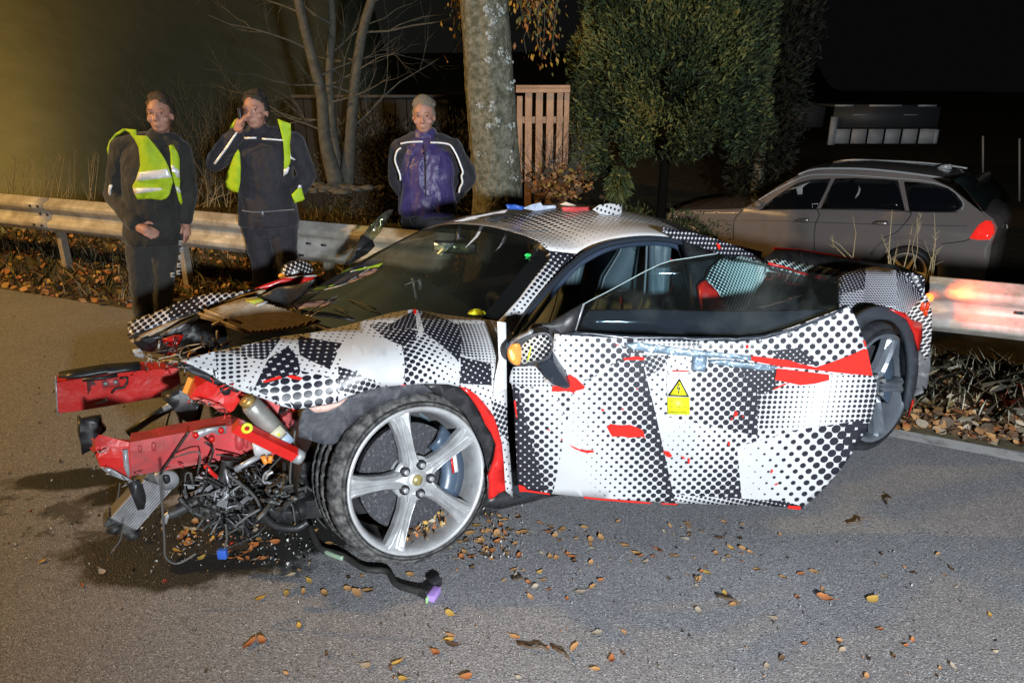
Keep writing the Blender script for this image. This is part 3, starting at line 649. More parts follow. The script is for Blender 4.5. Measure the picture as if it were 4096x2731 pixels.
fp = [FP([(860, 1405), (1010, 1398), (975, 1532), (870, 1515)], 8, 0.0221, (860, 1460), .36, (1000, 1460), .30),
      FP([(905, 1402), (1130, 1345), (1062, 1440), (960, 1424)], 8, 0.0187, (905, 1402), .42, (1100, 1380), .60),
      FP([(935, 1542), (1072, 1436), (1120, 1345), (1190, 1425), (1205, 1502), (1060, 1570)], 40, 0.0306, (1000, 1540), .52, (1130, 1400), .66),
      FP([(1020, 1562), (1205, 1482), (1352, 1515), (1352, 1640), (1180, 1640)], 5, 0.0340, (1020, 1560), .46, (1340, 1580), .40),
      FP([(1188, 1340), (1367, 1372), (1320, 1478), (1200, 1422)], 20, 0.0263, (1190, 1350), .62, (1340, 1440), .70),
      FP([(1352, 1460), (1454, 1500), (1530, 1545), (1450, 1580), (1352, 1560)], 30, 0.0196, (1352, 1480), .58, (1520, 1560), .42),
      FP([(1430, 1312), (1530, 1284), (1675, 1325), (1650, 1370), (1608, 1428), (1540, 1352)], 40, 0.0205, (1430, 1315), .40, (1600, 1380), .68),
      FP([(1343, 1402), (1430, 1336), (1553, 1358), (1608, 1430), (1608, 1540), (1531, 1540), (1376, 1463)], 0, 0.0255, (0, 0), 0, (4096, 0), 0),
      FP([(1608, 1386), (1697, 1330), (1835, 1458), (1830, 1520), (1614, 1540)], 40, 0.0238, (1610, 1450), .50, (1830, 1480), .10),
      FP([(1672, 1237), (1835, 1297), (1852, 1358), (1835, 1447), (1697, 1330)], 35, 0.0205, (1690, 1260), .50, (1830, 1400), .68),
      FP([(1835, 1290), (1990, 1300), (1990, 1463), (1846, 1419)], 10, 0.0153, (1840, 1360), .50, (1985, 1380), .20),
      FP([(1841, 1425), (1962, 1452), (1966, 1540), (1836, 1534)], 40, 0.0221, (1850, 1430), .58, (1950, 1530), .70),
      FP([(1531, 1314), (1658, 1240), (1669, 1314)], 30, 0.0153, (1540, 1310), .60, (1660, 1260), .70),
      FP([(1986, 1280), (2030, 1282), (2030, 1570), (1966, 1600), (1990, 1460)], 0, 0.0255, (0, 0), 0, (4096, 0), 0),
      FP([(1840, 1540), (1966, 1600), (2030, 1560), (2060, 2000), (2019, 1960), (1980, 1705)], 30, 0.0187, (1900, 1580), .40, (2030, 1980), .66)]
M_fender = camo('camo_fender', fp, default=(R(30), .024, (0, 0, 0.17)), dirt=.5)
sheet('front_fender', fender_out, f_at, M_fender, car, uv_side, step=45, thick=.012, bump=.018, bfreq=6)
# torn edge under the fender tip, folded strip at the door shut
sheet('fender_flange', [(716, 1447), (730, 1458), (822, 1494), (902, 1534), (962, 1562), (950, 1572), (860, 1538), (770, 1494), (712, 1462)], cv(.90), M_black, car, step=60, thick=.02)
sheet('wrap_edge', [(1990, 1286), (2024, 1290), (2026, 1425), (2027, 1560), (1972, 1588), (1982, 1500), (1996, 1440)], cv(.99), pbr('bare_wrap', (.76, .77, .80), .4, bump=.2, bs=8), car, step=40, thick=.003, bump=.008)
sheet('torn_wrap', [(1235, 1632), (1290, 1622), (1352, 1612), (1392, 1590), (1360, 1622), (1310, 1645), (1262, 1650)], cv(1.0), pbr('torn_foil', (.62, .40, .34), .5, bump=.3), car, step=40, thick=.004)
for pts in ([(1145, 1503), (1170, 1500), (1212, 1512), (1200, 1520), (1160, 1512)], [(1048, 1524), (1120, 1502), (1128, 1512), (1060, 1530)], [(1600, 1535), (1620, 1530), (1624, 1540), (1606, 1543)], [(1652, 1238), (1664, 1236), (1667, 1252), (1656, 1256)]):
    sheet('scrape', pts, cvf(lambda x, y: v_fender(x, y) + .004), M_scrape, car, step=30, thick=.001, smooth=False)
# ---- wheel arch: liner in front, behind, and the red torn arch edge
sheet('wheel_liner', crv([(1206, 1660), (1232, 1632), (1300, 1618), (1400, 1588), (1470, 1558), (1600, 1536), (1760, 1532), (1800, 1560), (1640, 1580), (1480, 1640), (1380, 1720), (1330, 1780), (1215, 1752), (1195, 1740)], 3, True), cv(.93), pbr('liner_plastic', (.030, .032, .042), .6, col2=(.06, .06, .07), ns=30, bump=.4, bs=50), car, step=50, thick=.01, bump=.02)
sheet('wheel_liner', crv([(1700, 1542), (1810, 1540), (1862, 1572), (1910, 1640), (1950, 1715), (1980, 1785), (1962, 1900), (1940, 1820), (1890, 1700), (1820, 1620)], 3, True), cv(.95), M_black, car, step=50, thick=.01, bump=.02)
sheet('arch_edge', [(1838, 1546), (1875, 1556), (1906, 1578), (1945, 1622), (1974, 1662), (1992, 1712), (2008, 1772), (2016, 1860), (2022, 1962), (1996, 1972), (1966, 1998), (1956, 1992), (1960, 1940), (1956, 1905), (1978, 1846), (1986, 1782), (1968, 1735), (1946, 1702), (1926, 1655), (1908, 1624), (1880, 1585)], cv(.985), M_red, car, step=40, thick=.02, bump=.01)
# inner arch: dark well behind the wheel
bm = bmesh.new(); rows = []
for k in range(25):
    t = R(-20 + 220 * k / 24); rows.append([CR.loc(.22 - .42 * math.cos(t), v, .36 + .42 * math.sin(t)) for v in (.25, .55, .86)])
bm.free(); grid('wheel_well', rows, M_black, car)

# ---- wheels
def wheel(name, c, az, el, rot, Rr, tyreR, width, spoke_m, dirty, nut=True, spokes=5, style='star'):
    n = Vector((math.sin(az) * math.cos(el), -math.cos(az) * math.cos(el), math.sin(el))); a = n.cross(WX[2]).normalized(); a = -a; b = n.cross(a); 
    if b.z < 0: b = -b
    # a: to the viewer's right, b: up, n: outward
    if a.dot(Vector((1, 0, 0))) < 0: a = -a
    M = lambda r, t, y: c + (a * math.cos(t) + b * math.sin(t)) * r + n * y
    w = bpy.data.objects.new(name, None); COL.objects.link(w); w.parent = car; ROOT[w.name] = ROOT[car.name]; 
    # tyre with tread grooves and lateral cuts
    W = width; hb = W / 2; T = 264; rows = []
    yy = [-W, -W + .010, -W * .92, -W * .80, -W * .74, -W * .735, -W * .70, -W * .695, -W * .55, -W * .545, -W * .51, -W * .505, -W * .36, -W * .355, -W * .32, -W * .315, -W * .16, -W * .07, -.006, .004, .003, -.003, -.012]
    rr = [Rr + .02, tyreR - .03, tyreR - .010, tyreR - .002, tyreR, tyreR - .006, tyreR - .006, tyreR, tyreR, tyreR - .006, tyreR - .006, tyreR, tyreR, tyreR - .006, tyreR - .006, tyreR, tyreR - .002, tyreR - .010, tyreR - .028, tyreR - .05, Rr + .022, Rr + .008, Rr]
    for i in range(T + 1):
        t = 2 * math.pi * i / T; row = []
        for k, (y, r) in enumerate(zip(yy, rr)):
            if 3 <= k <= 16 and r > tyreR - .005 and (i + (3 if k < 8 else 0)) % 6 == 0: r -= .0035
            if r > tyreR - .02 and math.sin(t) < -.93: r = min(r, (tyreR - .0) * 1.0)
            row.append(M(r, t, y))
        rows.append(row)
    grid('tyre', rows, dirty, w)
    # rim barrel and lip
    prof_ = [(Rr - .004, -.016), (Rr + .004, -.006), (Rr + .004, .004), (Rr - .002, .007), (Rr - .010, .004), (Rr - .018, -.010), (Rr - .024, -.034), (Rr - .028, -.09), (Rr - .036, -W * .85)]
    grid('rim', [[M(r, 2 * math.pi * i / 72, y) for r, y in prof_] for i in range(73)], spoke_m, w)
    for k in range(spokes):
        bm = bmesh.new()
        t0 = rot + 2 * math.pi * k / spokes; d = a * math.cos(t0) + b * math.sin(t0); s = n.cross(d)
        secs = []
        for r, hw, y, rd in [(.020, .052, -.036, .010), (.055, .044, -.034, .014), (.085, .031, -.026, .020), (.13, .026, -.020, .020), (.19, .030, -.014, .018), (Rr - .030, .041, -.010, .013), (Rr - .006, .056, -.008, .008)]:
            p = c + d * r + n * (y + .0004 * k); th = .040
            secs.append([bm.verts.new(q) for q in (p - s * hw - n * th, p - s * hw - n * .006, p - s * (hw * .62) + n * rd, p - s * (hw * .20) + n * rd * .25, p - n * rd * .35, p + s * (hw * .20) + n * rd * .25, p + s * (hw * .62) + n * rd, p + s * hw - n * .006, p + s * hw - n * th)])
        for A, B in zip(secs, secs[1:]):
            for q in range(9): bm.faces.new((A[q], B[q], B[(q + 1) % 9], A[(q + 1) % 9]))
        bm.faces.new(secs[0]); bm.faces.new(secs[-1]); bmesh.ops.recalc_face_normals(bm, faces=bm.faces)
        put('spoke', bm, spoke_m, w, smooth=False, bevel=.003)
    bm = bmesh.new(); 
    pr = [(0, -.012), (.030, -.012), (.034, -.016), (.052, -.030), (.078, -.030), (.088, -.042)]
    rows = [[M(r, 2 * math.pi * i / 40, y) for r, y in pr] for i in range(41)]; bm.free(); grid('hub', rows, spoke_m, w)
    bm = bmesh.new(); cyl(bm, c + n * -.02, c + n * -.007, .024, 20, .020); put('centre_cap', bm, pbr('cap_yellow', (.45, .36, .10), .4, .4, col2=(.2, .18, .12), ns=60) if dirty is M_tyre else spoke_m, w)
    for k in range(5):
        t = rot + 2 * math.pi * (k + .5) / 5; p = c + (a * math.cos(t) + b * math.sin(t)) * .058
        bm = bmesh.new(); cyl(bm, p + n * -.034, p + n * -.004, .0125, 6, .011); put('wheel_nut', bm, M_alu, w, bevel=.002)
        bm = bmesh.new(); cyl(bm, p + n * -.040, p + n * -.0165, .019, 14); put('nut_seat', bm, M_black, w)
    bm = bmesh.new(); cyl(bm, c + n * -.115, c + n * -.085, .205, 48); put('brake_disc', bm, pbr('ceramic_disc', (.045, .045, .052), .45, .3, col2=(.18, .18, .19), ns=90, lo=.55, hi=.70, bump=.2), w, smooth=False)
    bm = bmesh.new(); cyl(bm, c + n * -.085, c + n * -.06, .085, 24, .07); put('disc_hat', bm, M_alu, w, smooth=False)
    # caliper on the rear side of the disc
    rows = []
    for k in range(13):
        t = R(-38 + 84 * k / 12); e = 1 - .25 * abs(k - 6) / 6; rows.append([M(.125, t, -.07), M(.13, t, -.052), M(.17, t, -.045 * e), M(.222, t, -.052), M(.228, t, -.075)])
    grid('brake_caliper', rows, pbr('blue_grey_caliper', (.055, .085, .13), .35, coat=.3, col2=(.04, .06, .09), ns=9), w, thick=.02)
    return w, M, n, a, b
M_tyre = pbr('dusty_tyre', (.030, .030, .031), .8, col2=(.19, .185, .175), ns=34, lo=.42, hi=.70, bump=.3, bs=70, det=9)
M_rim = pbr('scuffed_rim', (.54, .55, .565), .30, .35, col2=(.32, .32, .32), ns=10, bump=.12, bs=40, rv=.2, det=8)
M_rimd = pbr('dark_rim', (.13, .15, .18), .28, .35, col2=(.20, .22, .25), ns=6)
M_tyrec = pbr('clean_tyre', (.018, .020, .025), .6, col2=(.04, .042, .05), ns=20, bump=.2)
wh, WM, wn_, wa, wb = wheel('front_wheel', Vector((-.348, 2.418, .366)), R(33.67), R(12.1), R(97), .278, .332, .30, M_rim, M_tyre)
for k in range(60):   # leaves and grit lying in the lower rim barrel
    pass
bm = bmesh.new(); 
box(bm, WM(.178, R(4), -.036), (wa, wb, wn_), (.008, .038, .0015)); put('caliper_badge', bm, pbr('badge_white', (.7, .7, .7), .4), wh)
bm = bmesh.new(); box(bm, WM(.164, R(3), -.036), (wa, wb, wn_), (.004, .036, .0012)); put('caliper_stripe', bm, M_red, wh)
V = []; mi = []
for i in range(190):
    t = R(-118 + 62 * rs.rand()); y = -.03 - .17 * rs.rand(); p = WM(.236 - .03 * rs.rand() ** 2, t, y); a_ = Vector(rs.randn(3)).normalized(); s_ = a_.orthogonal().normalized(); L = .012 + .02 * rs.rand()
    V += [p, p + a_ * L * .5 + s_ * L * .3, p + a_ * L, p + a_ * L * .5 - s_ * L * .3]; mi.append(rs.choice(6))
put('leaf_debris', mesh_np('leaf_debris', [tuple(v) for v in V], np.arange(len(V)).reshape(-1, 4), mi=mi), M_leaf, wh, smooth=False, kind='stuff')
wheel('rear_wheel', Vector((1.814, 3.351, .335)), R(33.7), R(7.7), R(62), .2685, .330, .29, M_rimd, M_tyrec)

# ---- windscreen: lofted between the cowl and the roof edge
wb_pts = [CR.at(*q) for q in ((1992, 1282, .68), (1850, 1310, .58), (1640, 1330, .38), (1400, 1335, .08), (1250, 1285, -.25), (1158, 1217, -.58))]
wt_pts = [CR.at(*q) for q in crv([(2190, 1002, .50), (2150, 966, .43), (2090, 940, .33), (1950, 905, .08), (1800, 896, -.20), (1690, 916, -.45)], 3)]
wl_pts = [CR.at(*q) for q in ((1992, 1282, .68), (2075, 1195, .63), (2150, 1095, .57), (2198, 1035, .52), (2190, 1002, .50))]
wr_pts = [CR.at(*q) for q in ((1158, 1217, -.58), (1330, 1110, -.58), (1500, 1012, -.55), (1600, 960, -.50), (1690, 916, -.45))]
wsr = coons(wb_pts, wt_pts, wl_pts, wr_pts, 30, 18)
for j, row in enumerate(wsr):
    for i, p in enumerate(row): row[i] = p + Vector((-.25, -.45, .75)) * .045 * math.sin(math.pi * i / 29) ** .8 * math.sin(math.pi * j / 17) ** .8
M_ws = glass('windscreen_glass', (.90, .94, .86), .06, .03, thin=.2)
ws = grid('windscreen', wsr, M_ws, car)
# black printed band round the glass
M_frit = pbr('black_glass_band', (.008, .009, .010), .12, coat=.3)
def band(name, rowsrc, i0, i1, j0, j1, mat, off):
    rows = [[p + (CAM - p).normalized() * off for p in r[i0:i1 + 1]] for r in rowsrc[j0:j1 + 1]]
    return grid(name, rows, mat, car)
band('windscreen_band', wsr, 0, 29, 16, 17, M_frit, .003); band('windscreen_band', wsr, 0, 2, 0, 16, M_frit, .003); band('windscreen_band', wsr, 27, 29, 0, 16, M_frit, .003)
def on_ws(x, y, off=.006):
    best = min((p for r in wsr for p in r), key=lambda p: (ray(x, y).normalized().cross(p - CAM)).length)
    r = ray(x, y).normalized(); return CAM + r * ((best - CAM).dot(r)) + (CAM - best).normalized() * off
sheet('green_sticker', crv([(2098, 1020), (2110, 1013), (2122, 1016), (2120, 1026), (2106, 1028)], 3, True), lambda x, y: on_ws(x, y, .02), pbr('green_sticker', (.02, .55, .12), .5, emit=(.02, .5, .12), es=.15), car, thick=.001)  # sticker also given a faint glow of its own
sheet('lime_sticker', crv([(1872, 1256), (1880, 1242), (1905, 1234), (1930, 1240), (1942, 1256), (1905, 1259)], 3, True), lambda x, y: on_ws(x, y, .03), M_lime, car, thick=.001)
sheet('leaf_on_glass', [(1160, 1236), (1190, 1236), (1202, 1243), (1185, 1248), (1164, 1244)], lambda x, y: on_ws(x, y, .03), M_leaf[3], car, thick=.001)
for p0, p1 in (((1390, 1195), (1505, 1238)), ((1322, 1222), (1390, 1250)), ((1210, 1265), (1350, 1182))):
    bm = bmesh.new(); tube(bm, [on_ws(*p0, .03), on_ws((p0[0] + p1[0]) / 2, (p0[1] + p1[1]) / 2 - 4, .03), on_ws(*p1, .03)], .0035, 5); put('wiper', bm, pbr('wiper_grey', (.10, .10, .09), .5), car)

# ---- roof, a-pillar, rear fastback
def roof_pt(s, t):   # s 0..1 front->rear, t 0..1 near->far
    fr = coons_front(t); return fr
near = [CR.at(*q) for q in crv([(2200, 1006, .50), (2330, 1018, .53), (2400, 986, .54), (2500, 957, .56), (2600, 946, .57), (2700, 956, .58), (2874, 1018, .60), (3014, 1040, .62)], 3)]
front = [p.copy() for p in wt_pts]
rear = [CR.at(3014, 1040, .62), CR.loc(2.45, .40, .83), CR.loc(2.50, 0, .86), CR.loc(2.40, -.35, .83), CR.loc(2.25, -.6, .76)]
far = [front[-1], CR.loc(1.10, -.52, 1.05), CR.loc(1.45, -.54, 1.06), CR.loc(1.9, -.57, .96), rear[-1]]
rr_ = coons(near, far, front, rear, 34, 22)
for j, row in enumerate(rr_):
    for i, p in enumerate(row): row[i] = p + Vector((0, 0, 1)) * (.020 * math.sin(math.pi * j / 21) * min(1, i / 6) * (1 - .35 * i / 33))
def uv_roof(p):
    u, v, z = CR.inv(p); return (u, v * 1.2)
def rpx(x, y, v=.3): return uv_roof(CR.at(x, y, v))
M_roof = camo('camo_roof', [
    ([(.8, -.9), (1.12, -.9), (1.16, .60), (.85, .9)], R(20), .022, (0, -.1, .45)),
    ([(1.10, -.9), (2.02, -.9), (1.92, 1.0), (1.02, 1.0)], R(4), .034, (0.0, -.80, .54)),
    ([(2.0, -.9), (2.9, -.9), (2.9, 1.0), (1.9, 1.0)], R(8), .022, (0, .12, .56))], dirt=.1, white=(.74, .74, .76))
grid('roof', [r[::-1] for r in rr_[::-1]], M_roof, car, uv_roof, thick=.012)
a_at = cvf(lambda x, y: I(y, [1000, 1330], [.53, .72]))
M_pillar = camo('camo_pillar', [], default=(R(45), .026, lin(uv_side(a_at(2010, 1300)), .12, uv_side(a_at(2260, 1030)), .66)), dirt=0)
sheet('a_pillar', [(1998, 1282), (2080, 1192), (2155, 1092), (2202, 1034), (2196, 1004), (2330, 1018), (2320, 1040), (2250, 1100), (2160, 1200), (2060, 1330), (2024, 1340)], a_at, M_pillar, car, uv_side, step=40, thick=.03)
bm = bmesh.new(); tube(bm, [CR.at(*q) for q in crv([(2055, 1345, .75), (2100, 1270, .70), (2180, 1170, .65), (2260, 1085, .61), (2330, 1025, .58), (2405, 985, .57), (2500, 963, .58), (2610, 955, .59), (2720, 968, .60), (2752, 1000, .61), (2772, 1080, .68), (2790, 1180, .78), (2800, 1262, .85)], 4)], .014, 8); put('door_seal', bm, M_trim, car)
bm = bmesh.new(); tube(bm, [CR.at(*q) for q in crv([(2068, 1365, .70), (2140, 1270, .64), (2270, 1100, .57), (2360, 1030, .54), (2460, 988, .53), (2600, 972, .54), (2700, 984, .55), (2730, 1020, .57), (2752, 1100, .64), (2768, 1200, .74), (2776, 1270, .80)], 4)], .013, 8); put('door_seal', bm, pbr('seal_blue', (.035, .05, .085), .4), car)
rs_at = cvf(lambda x, y: I(x, [2650, 3030], [.60, .66]))
M_strip = camo('camo_roof_strip', [], default=(R(12), .021, lin(uv_side(rs_at(2670, 930)), .50, uv_side(rs_at(3020, 1035)), .60)), white=(.60, .60, .62))
sheet('roof_strip', [(2640, 918), (2660, 912), (2740, 926), (2829, 945), (2938, 982), (3000, 1010), (3030, 1028), (3018, 1046), (2960, 1040), (2880, 1022), (2790, 990), (2700, 958)], rs_at, M_strip, car, uv_side, step=35, thick=.012)
sheet('scrape', [(2866, 972), (2878, 976), (2884, 992), (2876, 1000), (2870, 988)], cvf(lambda x, y: rs_at and I(x, [2650, 3030], [.61, .67])), M_scrape, car, step=30, thick=.001, smooth=False)
# small quarter trim behind the door, red B-pillar skin, rear flank
sheet('b_pillar', [(2735, 962), (2860, 1010), (2880, 1030), (2838, 1080), (2812, 1120), (2800, 1262), (2776, 1180), (2758, 1020)], cvf(lambda x, y: I(y, [960, 1262], [.62, .86])), M_black, car, step=60, thick=.03)
sheet('red_pillar', [(2806, 1142), (2822, 1122), (2836, 1130), (2872, 1168), (2900, 1215), (2922, 1262), (2910, 1300), (2812, 1300)], cvf(lambda x, y: I(y, [1110, 1300], [.80, .88])), M_red, car, step=50, thick=.03)
q_at = cvf(lambda x, y: I(y, [1010, 1290], [.70, .90]) - .12 * max(0, (x - 2900) / 200.0))
QP = [patch_px(lambda x, y: uv_side(q_at(x, y)), [(2780, 1000), (3100, 1000), (3100, 1300), (2780, 1300)], 40, .020, (2840, 1120), .54, (3040, 1150), .30)]
M_quarter = camo('camo_quarter', QP, default=(R(40), .021, (0, 0, .5)), white=(.70, .84, .82))
sheet('rear_quarter', [(2838, 1078), (2900, 1024), (2930, 1040), (2962, 1022), (3060, 1050), (3068, 1100), (3040, 1140), (3010, 1200), (2960, 1268), (2925, 1262), (2900, 1212), (2872, 1166), (2836, 1128), (2826, 1118)], q_at, M_quarter, car, uv_side, step=40, thick=.02)
# rear deck with the engine cover glass
d_at = lambda x, y: on_plane(x, y, CR.loc(2.9, .35, .74), CR.u * .10 + CR.v * .85 + Vector((0, 0, 1)))
sheet('rear_deck', [(3060, 1030), (3100, 1000), (3200, 1000), (3330, 1022), (3480, 1046), (3600, 1062), (3690, 1100), (3640, 1130), (3420, 1180), (3300, 1260), (3060, 1300), (2960, 1268), (3010, 1200), (3070, 1100)], d_at, M_black, car, step=60, thick=.03)
M_decal = camo('camo_deck', [], default=(R(15), .026, (0, 0, .44)), white=(.62, .78, .78))
sheet('engine_cover', [(3068, 1052), (3110, 1046), (3300, 1078), (3392, 1096), (3388, 1128), (3300, 1140), (3240, 1118), (3080, 1078)], lambda x, y: d_at(x, y) + Vector((0, 0, .015)), M_decal, car, uv_top, step=50, thick=.006)
sheet('engine_glass', [(3070, 1100), (3240, 1125), (3370, 1140), (3360, 1158), (3200, 1200), (3020, 1262), (2985, 1262)], lambda x, y: d_at(x, y) + Vector((0, 0, .02)), glass('deck_glass', (.12, .20, .22), .15), car, step=60, thick=.004)
bm = bmesh.new(); tube(bm, [d_at(x, y) + Vector((0, 0, .03)) for x, y in ((3070, 1074), (3150, 1096), (3240, 1124))], .009, 6); put('red_strut', bm, M_red, car)
bm = bmesh.new(); tube(bm, [d_at(x, y) + Vector((0, 0, .03)) for x, y in ((3262, 1140), (3280, 1128), (3300, 1136))], .012, 6); put('red_bracket', bm, M_red, car)
sheet('deck_panel', [(3040, 1060), (3070, 1052), (3076, 1090), (3240, 1128), (3330, 1150), (3262, 1150), (3068, 1100)], lambda x, y: d_at(x, y) + Vector((0, 0, .012)), pbr('teal_panel', (.55, .76, .76), .4), car, step=60, thick=.004)
bm = bmesh.new(); tube(bm, [CR.at(*q) for q in ((3095, 994, -.5), (3200, 1002, -.5), (3330, 1022, -.5), (3440, 1040, -.5))], .010, 6); put('far_deck_edge', bm, M_red, car)
# rear haunch over the wheel and tail
def clip_rail(vf):
    def f(x, y):
        p = CR.at(x, y, vf(x, y)); q = on_plane(x, y, rp(0, -.13), RN)
        return p if (p - CAM).length < (q - CAM).length else q
    return f
h_at = clip_rail(lambda x, y: I(y, [1068, 1120, 1290], [.74, .84, 1.10]) - .10 * max(0, (x - 3600) / 110.0))
HP = [patch_px(lambda x, y: uv_side(h_at(x, y)), [(3350, 1060), (3480, 1060), (3480, 1150), (3350, 1180)], 25, .026, (3360, 1110), .52, (3480, 1100), .60),
      patch_px(lambda x, y: uv_side(h_at(x, y)), [(3470, 1060), (3640, 1060), (3600, 1300), (3440, 1300)], 8, .021, (3480, 1180), .42, (3620, 1180), .32),
      patch_px(lambda x, y: uv_side(h_at(x, y)), [(3600, 1060), (3720, 1080), (3720, 1260), (3590, 1300)], 30, .022, (3600, 1180), .40, (3700, 1140), .62)]
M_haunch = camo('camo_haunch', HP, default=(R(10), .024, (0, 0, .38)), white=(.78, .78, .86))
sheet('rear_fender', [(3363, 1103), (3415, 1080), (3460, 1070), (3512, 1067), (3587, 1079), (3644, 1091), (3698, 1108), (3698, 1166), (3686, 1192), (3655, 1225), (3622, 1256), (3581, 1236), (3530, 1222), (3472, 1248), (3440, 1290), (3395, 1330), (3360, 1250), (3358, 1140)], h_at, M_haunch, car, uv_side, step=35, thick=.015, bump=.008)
sheet('rear_arch', crv([(3385, 1330), (3430, 1275), (3490, 1236), (3560, 1230), (3610, 1258), (3650, 1310), (3672, 1400), (3672, 1500), (3650, 1600), (3625, 1640), (3640, 1520), (3640, 1420), (3615, 1330), (3570, 1285), (3500, 1280), (3440, 1320), (3400, 1400), (3380, 1400)], 3, True), cv(1.13), pbr('arch_grey', (.035, .04, .052), .6, bump=.4, bs=30), car, step=40, thick=.03, bump=.012)
sheet('arch_edge', [(3560, 1236), (3622, 1252), (3650, 1282), (3690, 1290), (3690, 1335), (3680, 1395), (3674, 1405), (3660, 1340), (3630, 1280)], cv(1.14), M_red, car, step=40, thick=.012)
t_at = clip_rail(lambda x, y: .84 - .5 * max(0, (x - 3650) / 90.0))
M_tailc = camo('camo_tail', [], default=(R(20), .022, (0, 0, .42)), white=(.72, .68, .66))
sheet('tail_panel', [(3622, 1254), (3655, 1225), (3688, 1190), (3698, 1168), (3716, 1200), (3728, 1250), (3728, 1330), (3716, 1420), (3700, 1440), (3680, 1400), (3690, 1330), (3650, 1282)], t_at, M_tailc, car, uv_side, step=30, thick=.02)
sheet('rear_bumper', [(3650, 1430), (3680, 1400), (3700, 1432), (3722, 1380), (3722, 1470), (3706, 1560), (3684, 1620), (3650, 1660), (3630, 1700), (3645, 1600), (3665, 1500)], t_at, pbr('scuffed_bumper', (.10, .10, .11), .6, col2=(.34, .33, .33), ns=12, lo=.5, hi=.7), car, step=40, thick=.03, bump=.012)
sheet('rear_bumper', [(3632, 1540), (3652, 1480), (3662, 1500), (3650, 1590), (3626, 1668), (3650, 1600)], cv(1.12), M_red, car, step=40, thick=.01)
for k, (x, y) in enumerate(((3692, 1228), (3705, 1248), (3712, 1225))):
    sheet('tail_lamp', crv([(x - 12, y + 12), (x - 6, y - 14), (x + 6, y - 16), (x + 4, y + 16)], 2, True), lambda x, y: t_at(x, y) + (CAM - t_at(x, y)).normalized() * .005, pbr('lamp_red', (.4, .02, .01), .2, emit=(1, .12, .02), es=.35), car, step=60, thick=.01)
# lit tail lamp on the hidden rear face, throwing red and amber light on the rail
tlp = on_plane(3716, 1190, rp(0, -.10), RN)
bm = bmesh.new(); ball(bm, tlp, .024, 12); put('tail_lamp', bm, pbr('lamp_lit', (.9, .1, .02), .3, emit=(1.0, .10, .015), es=6.0), car)
_l = lamp('tail_lamp_light', 'SPOT', tuple(tlp + RD * .05 - RN * .08 + Vector((0, 0, .06))), 24, (1.0, .085, .010), aim=tuple(rp(7.7, -.05, .70)), spot_size=R(120), spot_blend=.8, shadow_soft_size=.03)
# rear body mass, floor, sill, bulkheads: what holds the panels together
def hull(name, secs, mat, **kw):
    rows = [[CR.loc(u, v, z) for v, z in pr] for u, pr in secs]
    bm = bmesh.new(); V = [[bm.verts.new(p) for p in r] for r in rows]
    for A, B in zip(V, V[1:]):
        n = len(A)
        for k in range(n): bm.faces.new((A[k], A[(k + 1) % n], B[(k + 1) % n], B[k]))
    bm.faces.new(V[0]); bm.faces.new(V[-1]); bmesh.ops.recalc_face_normals(bm, faces=bm.faces)
    return put(name, bm, mat, car, smooth=False, **kw)
def sec(w, z0, z1, w2=None): w2 = w if w2 is None else w2; return [(-w, z0), (w, z0), (w2, z1), (-w2, z1)]
hull('floor', [(-.35, sec(.55, .14, .22)), (.5, sec(.80, .12, .20)), (2.4, sec(.84, .12, .20)), (2.9, sec(.6, .16, .24))], M_black)
hull('engine_bay', [(1.95, sec(.58, .2, .62)), (2.4, sec(.52, .2, .62)), (3.0, sec(.52, .2, .56))], M_black)
hull('far_sill', [(.5, [(-.95, .14), (-.78, .14), (-.78, .52), (-.95, .52)]), (1.9, [(-.95, .14), (-.78, .14), (-.78, .56), (-.95, .56)])], M_black)
hull('far_fender', [(-.1, [(-.96, .5), (-.7, .5), (-.62, .66), (-.9, .62)]), (.6, [(-.98, .3), (-.7, .3), (-.62, .72), (-.92, .66)])], M_black)
hull('far_rear_flank', [(1.9, [(-.96, .2), (-.7, .2), (-.62, .80), (-.88, .74)]), (2.8, [(-.98, .4), (-.7, .4), (-.6, .74), (-.9, .72)]), (3.4, [(-.8, .35), (-.55, .35), (-.5, .60), (-.7, .60)])], M_black)
sheet('sill', [(1935, 2022), (1968, 1985), (2050, 1972), (2100, 1990), (2240, 1978), (2100, 2012), (2010, 2034), (1945, 2030)], cv(.90), M_black, car, step=50, thick=.12)
hull('door_sill', [(.62, [(.62, .14), (.90, .14), (.88, .36), (.66, .38)]), (1.85, [(.62, .14), (.92, .14), (.90, .40), (.66, .42)])], pbr('sill_trim', (.02, .024, .03), .4))

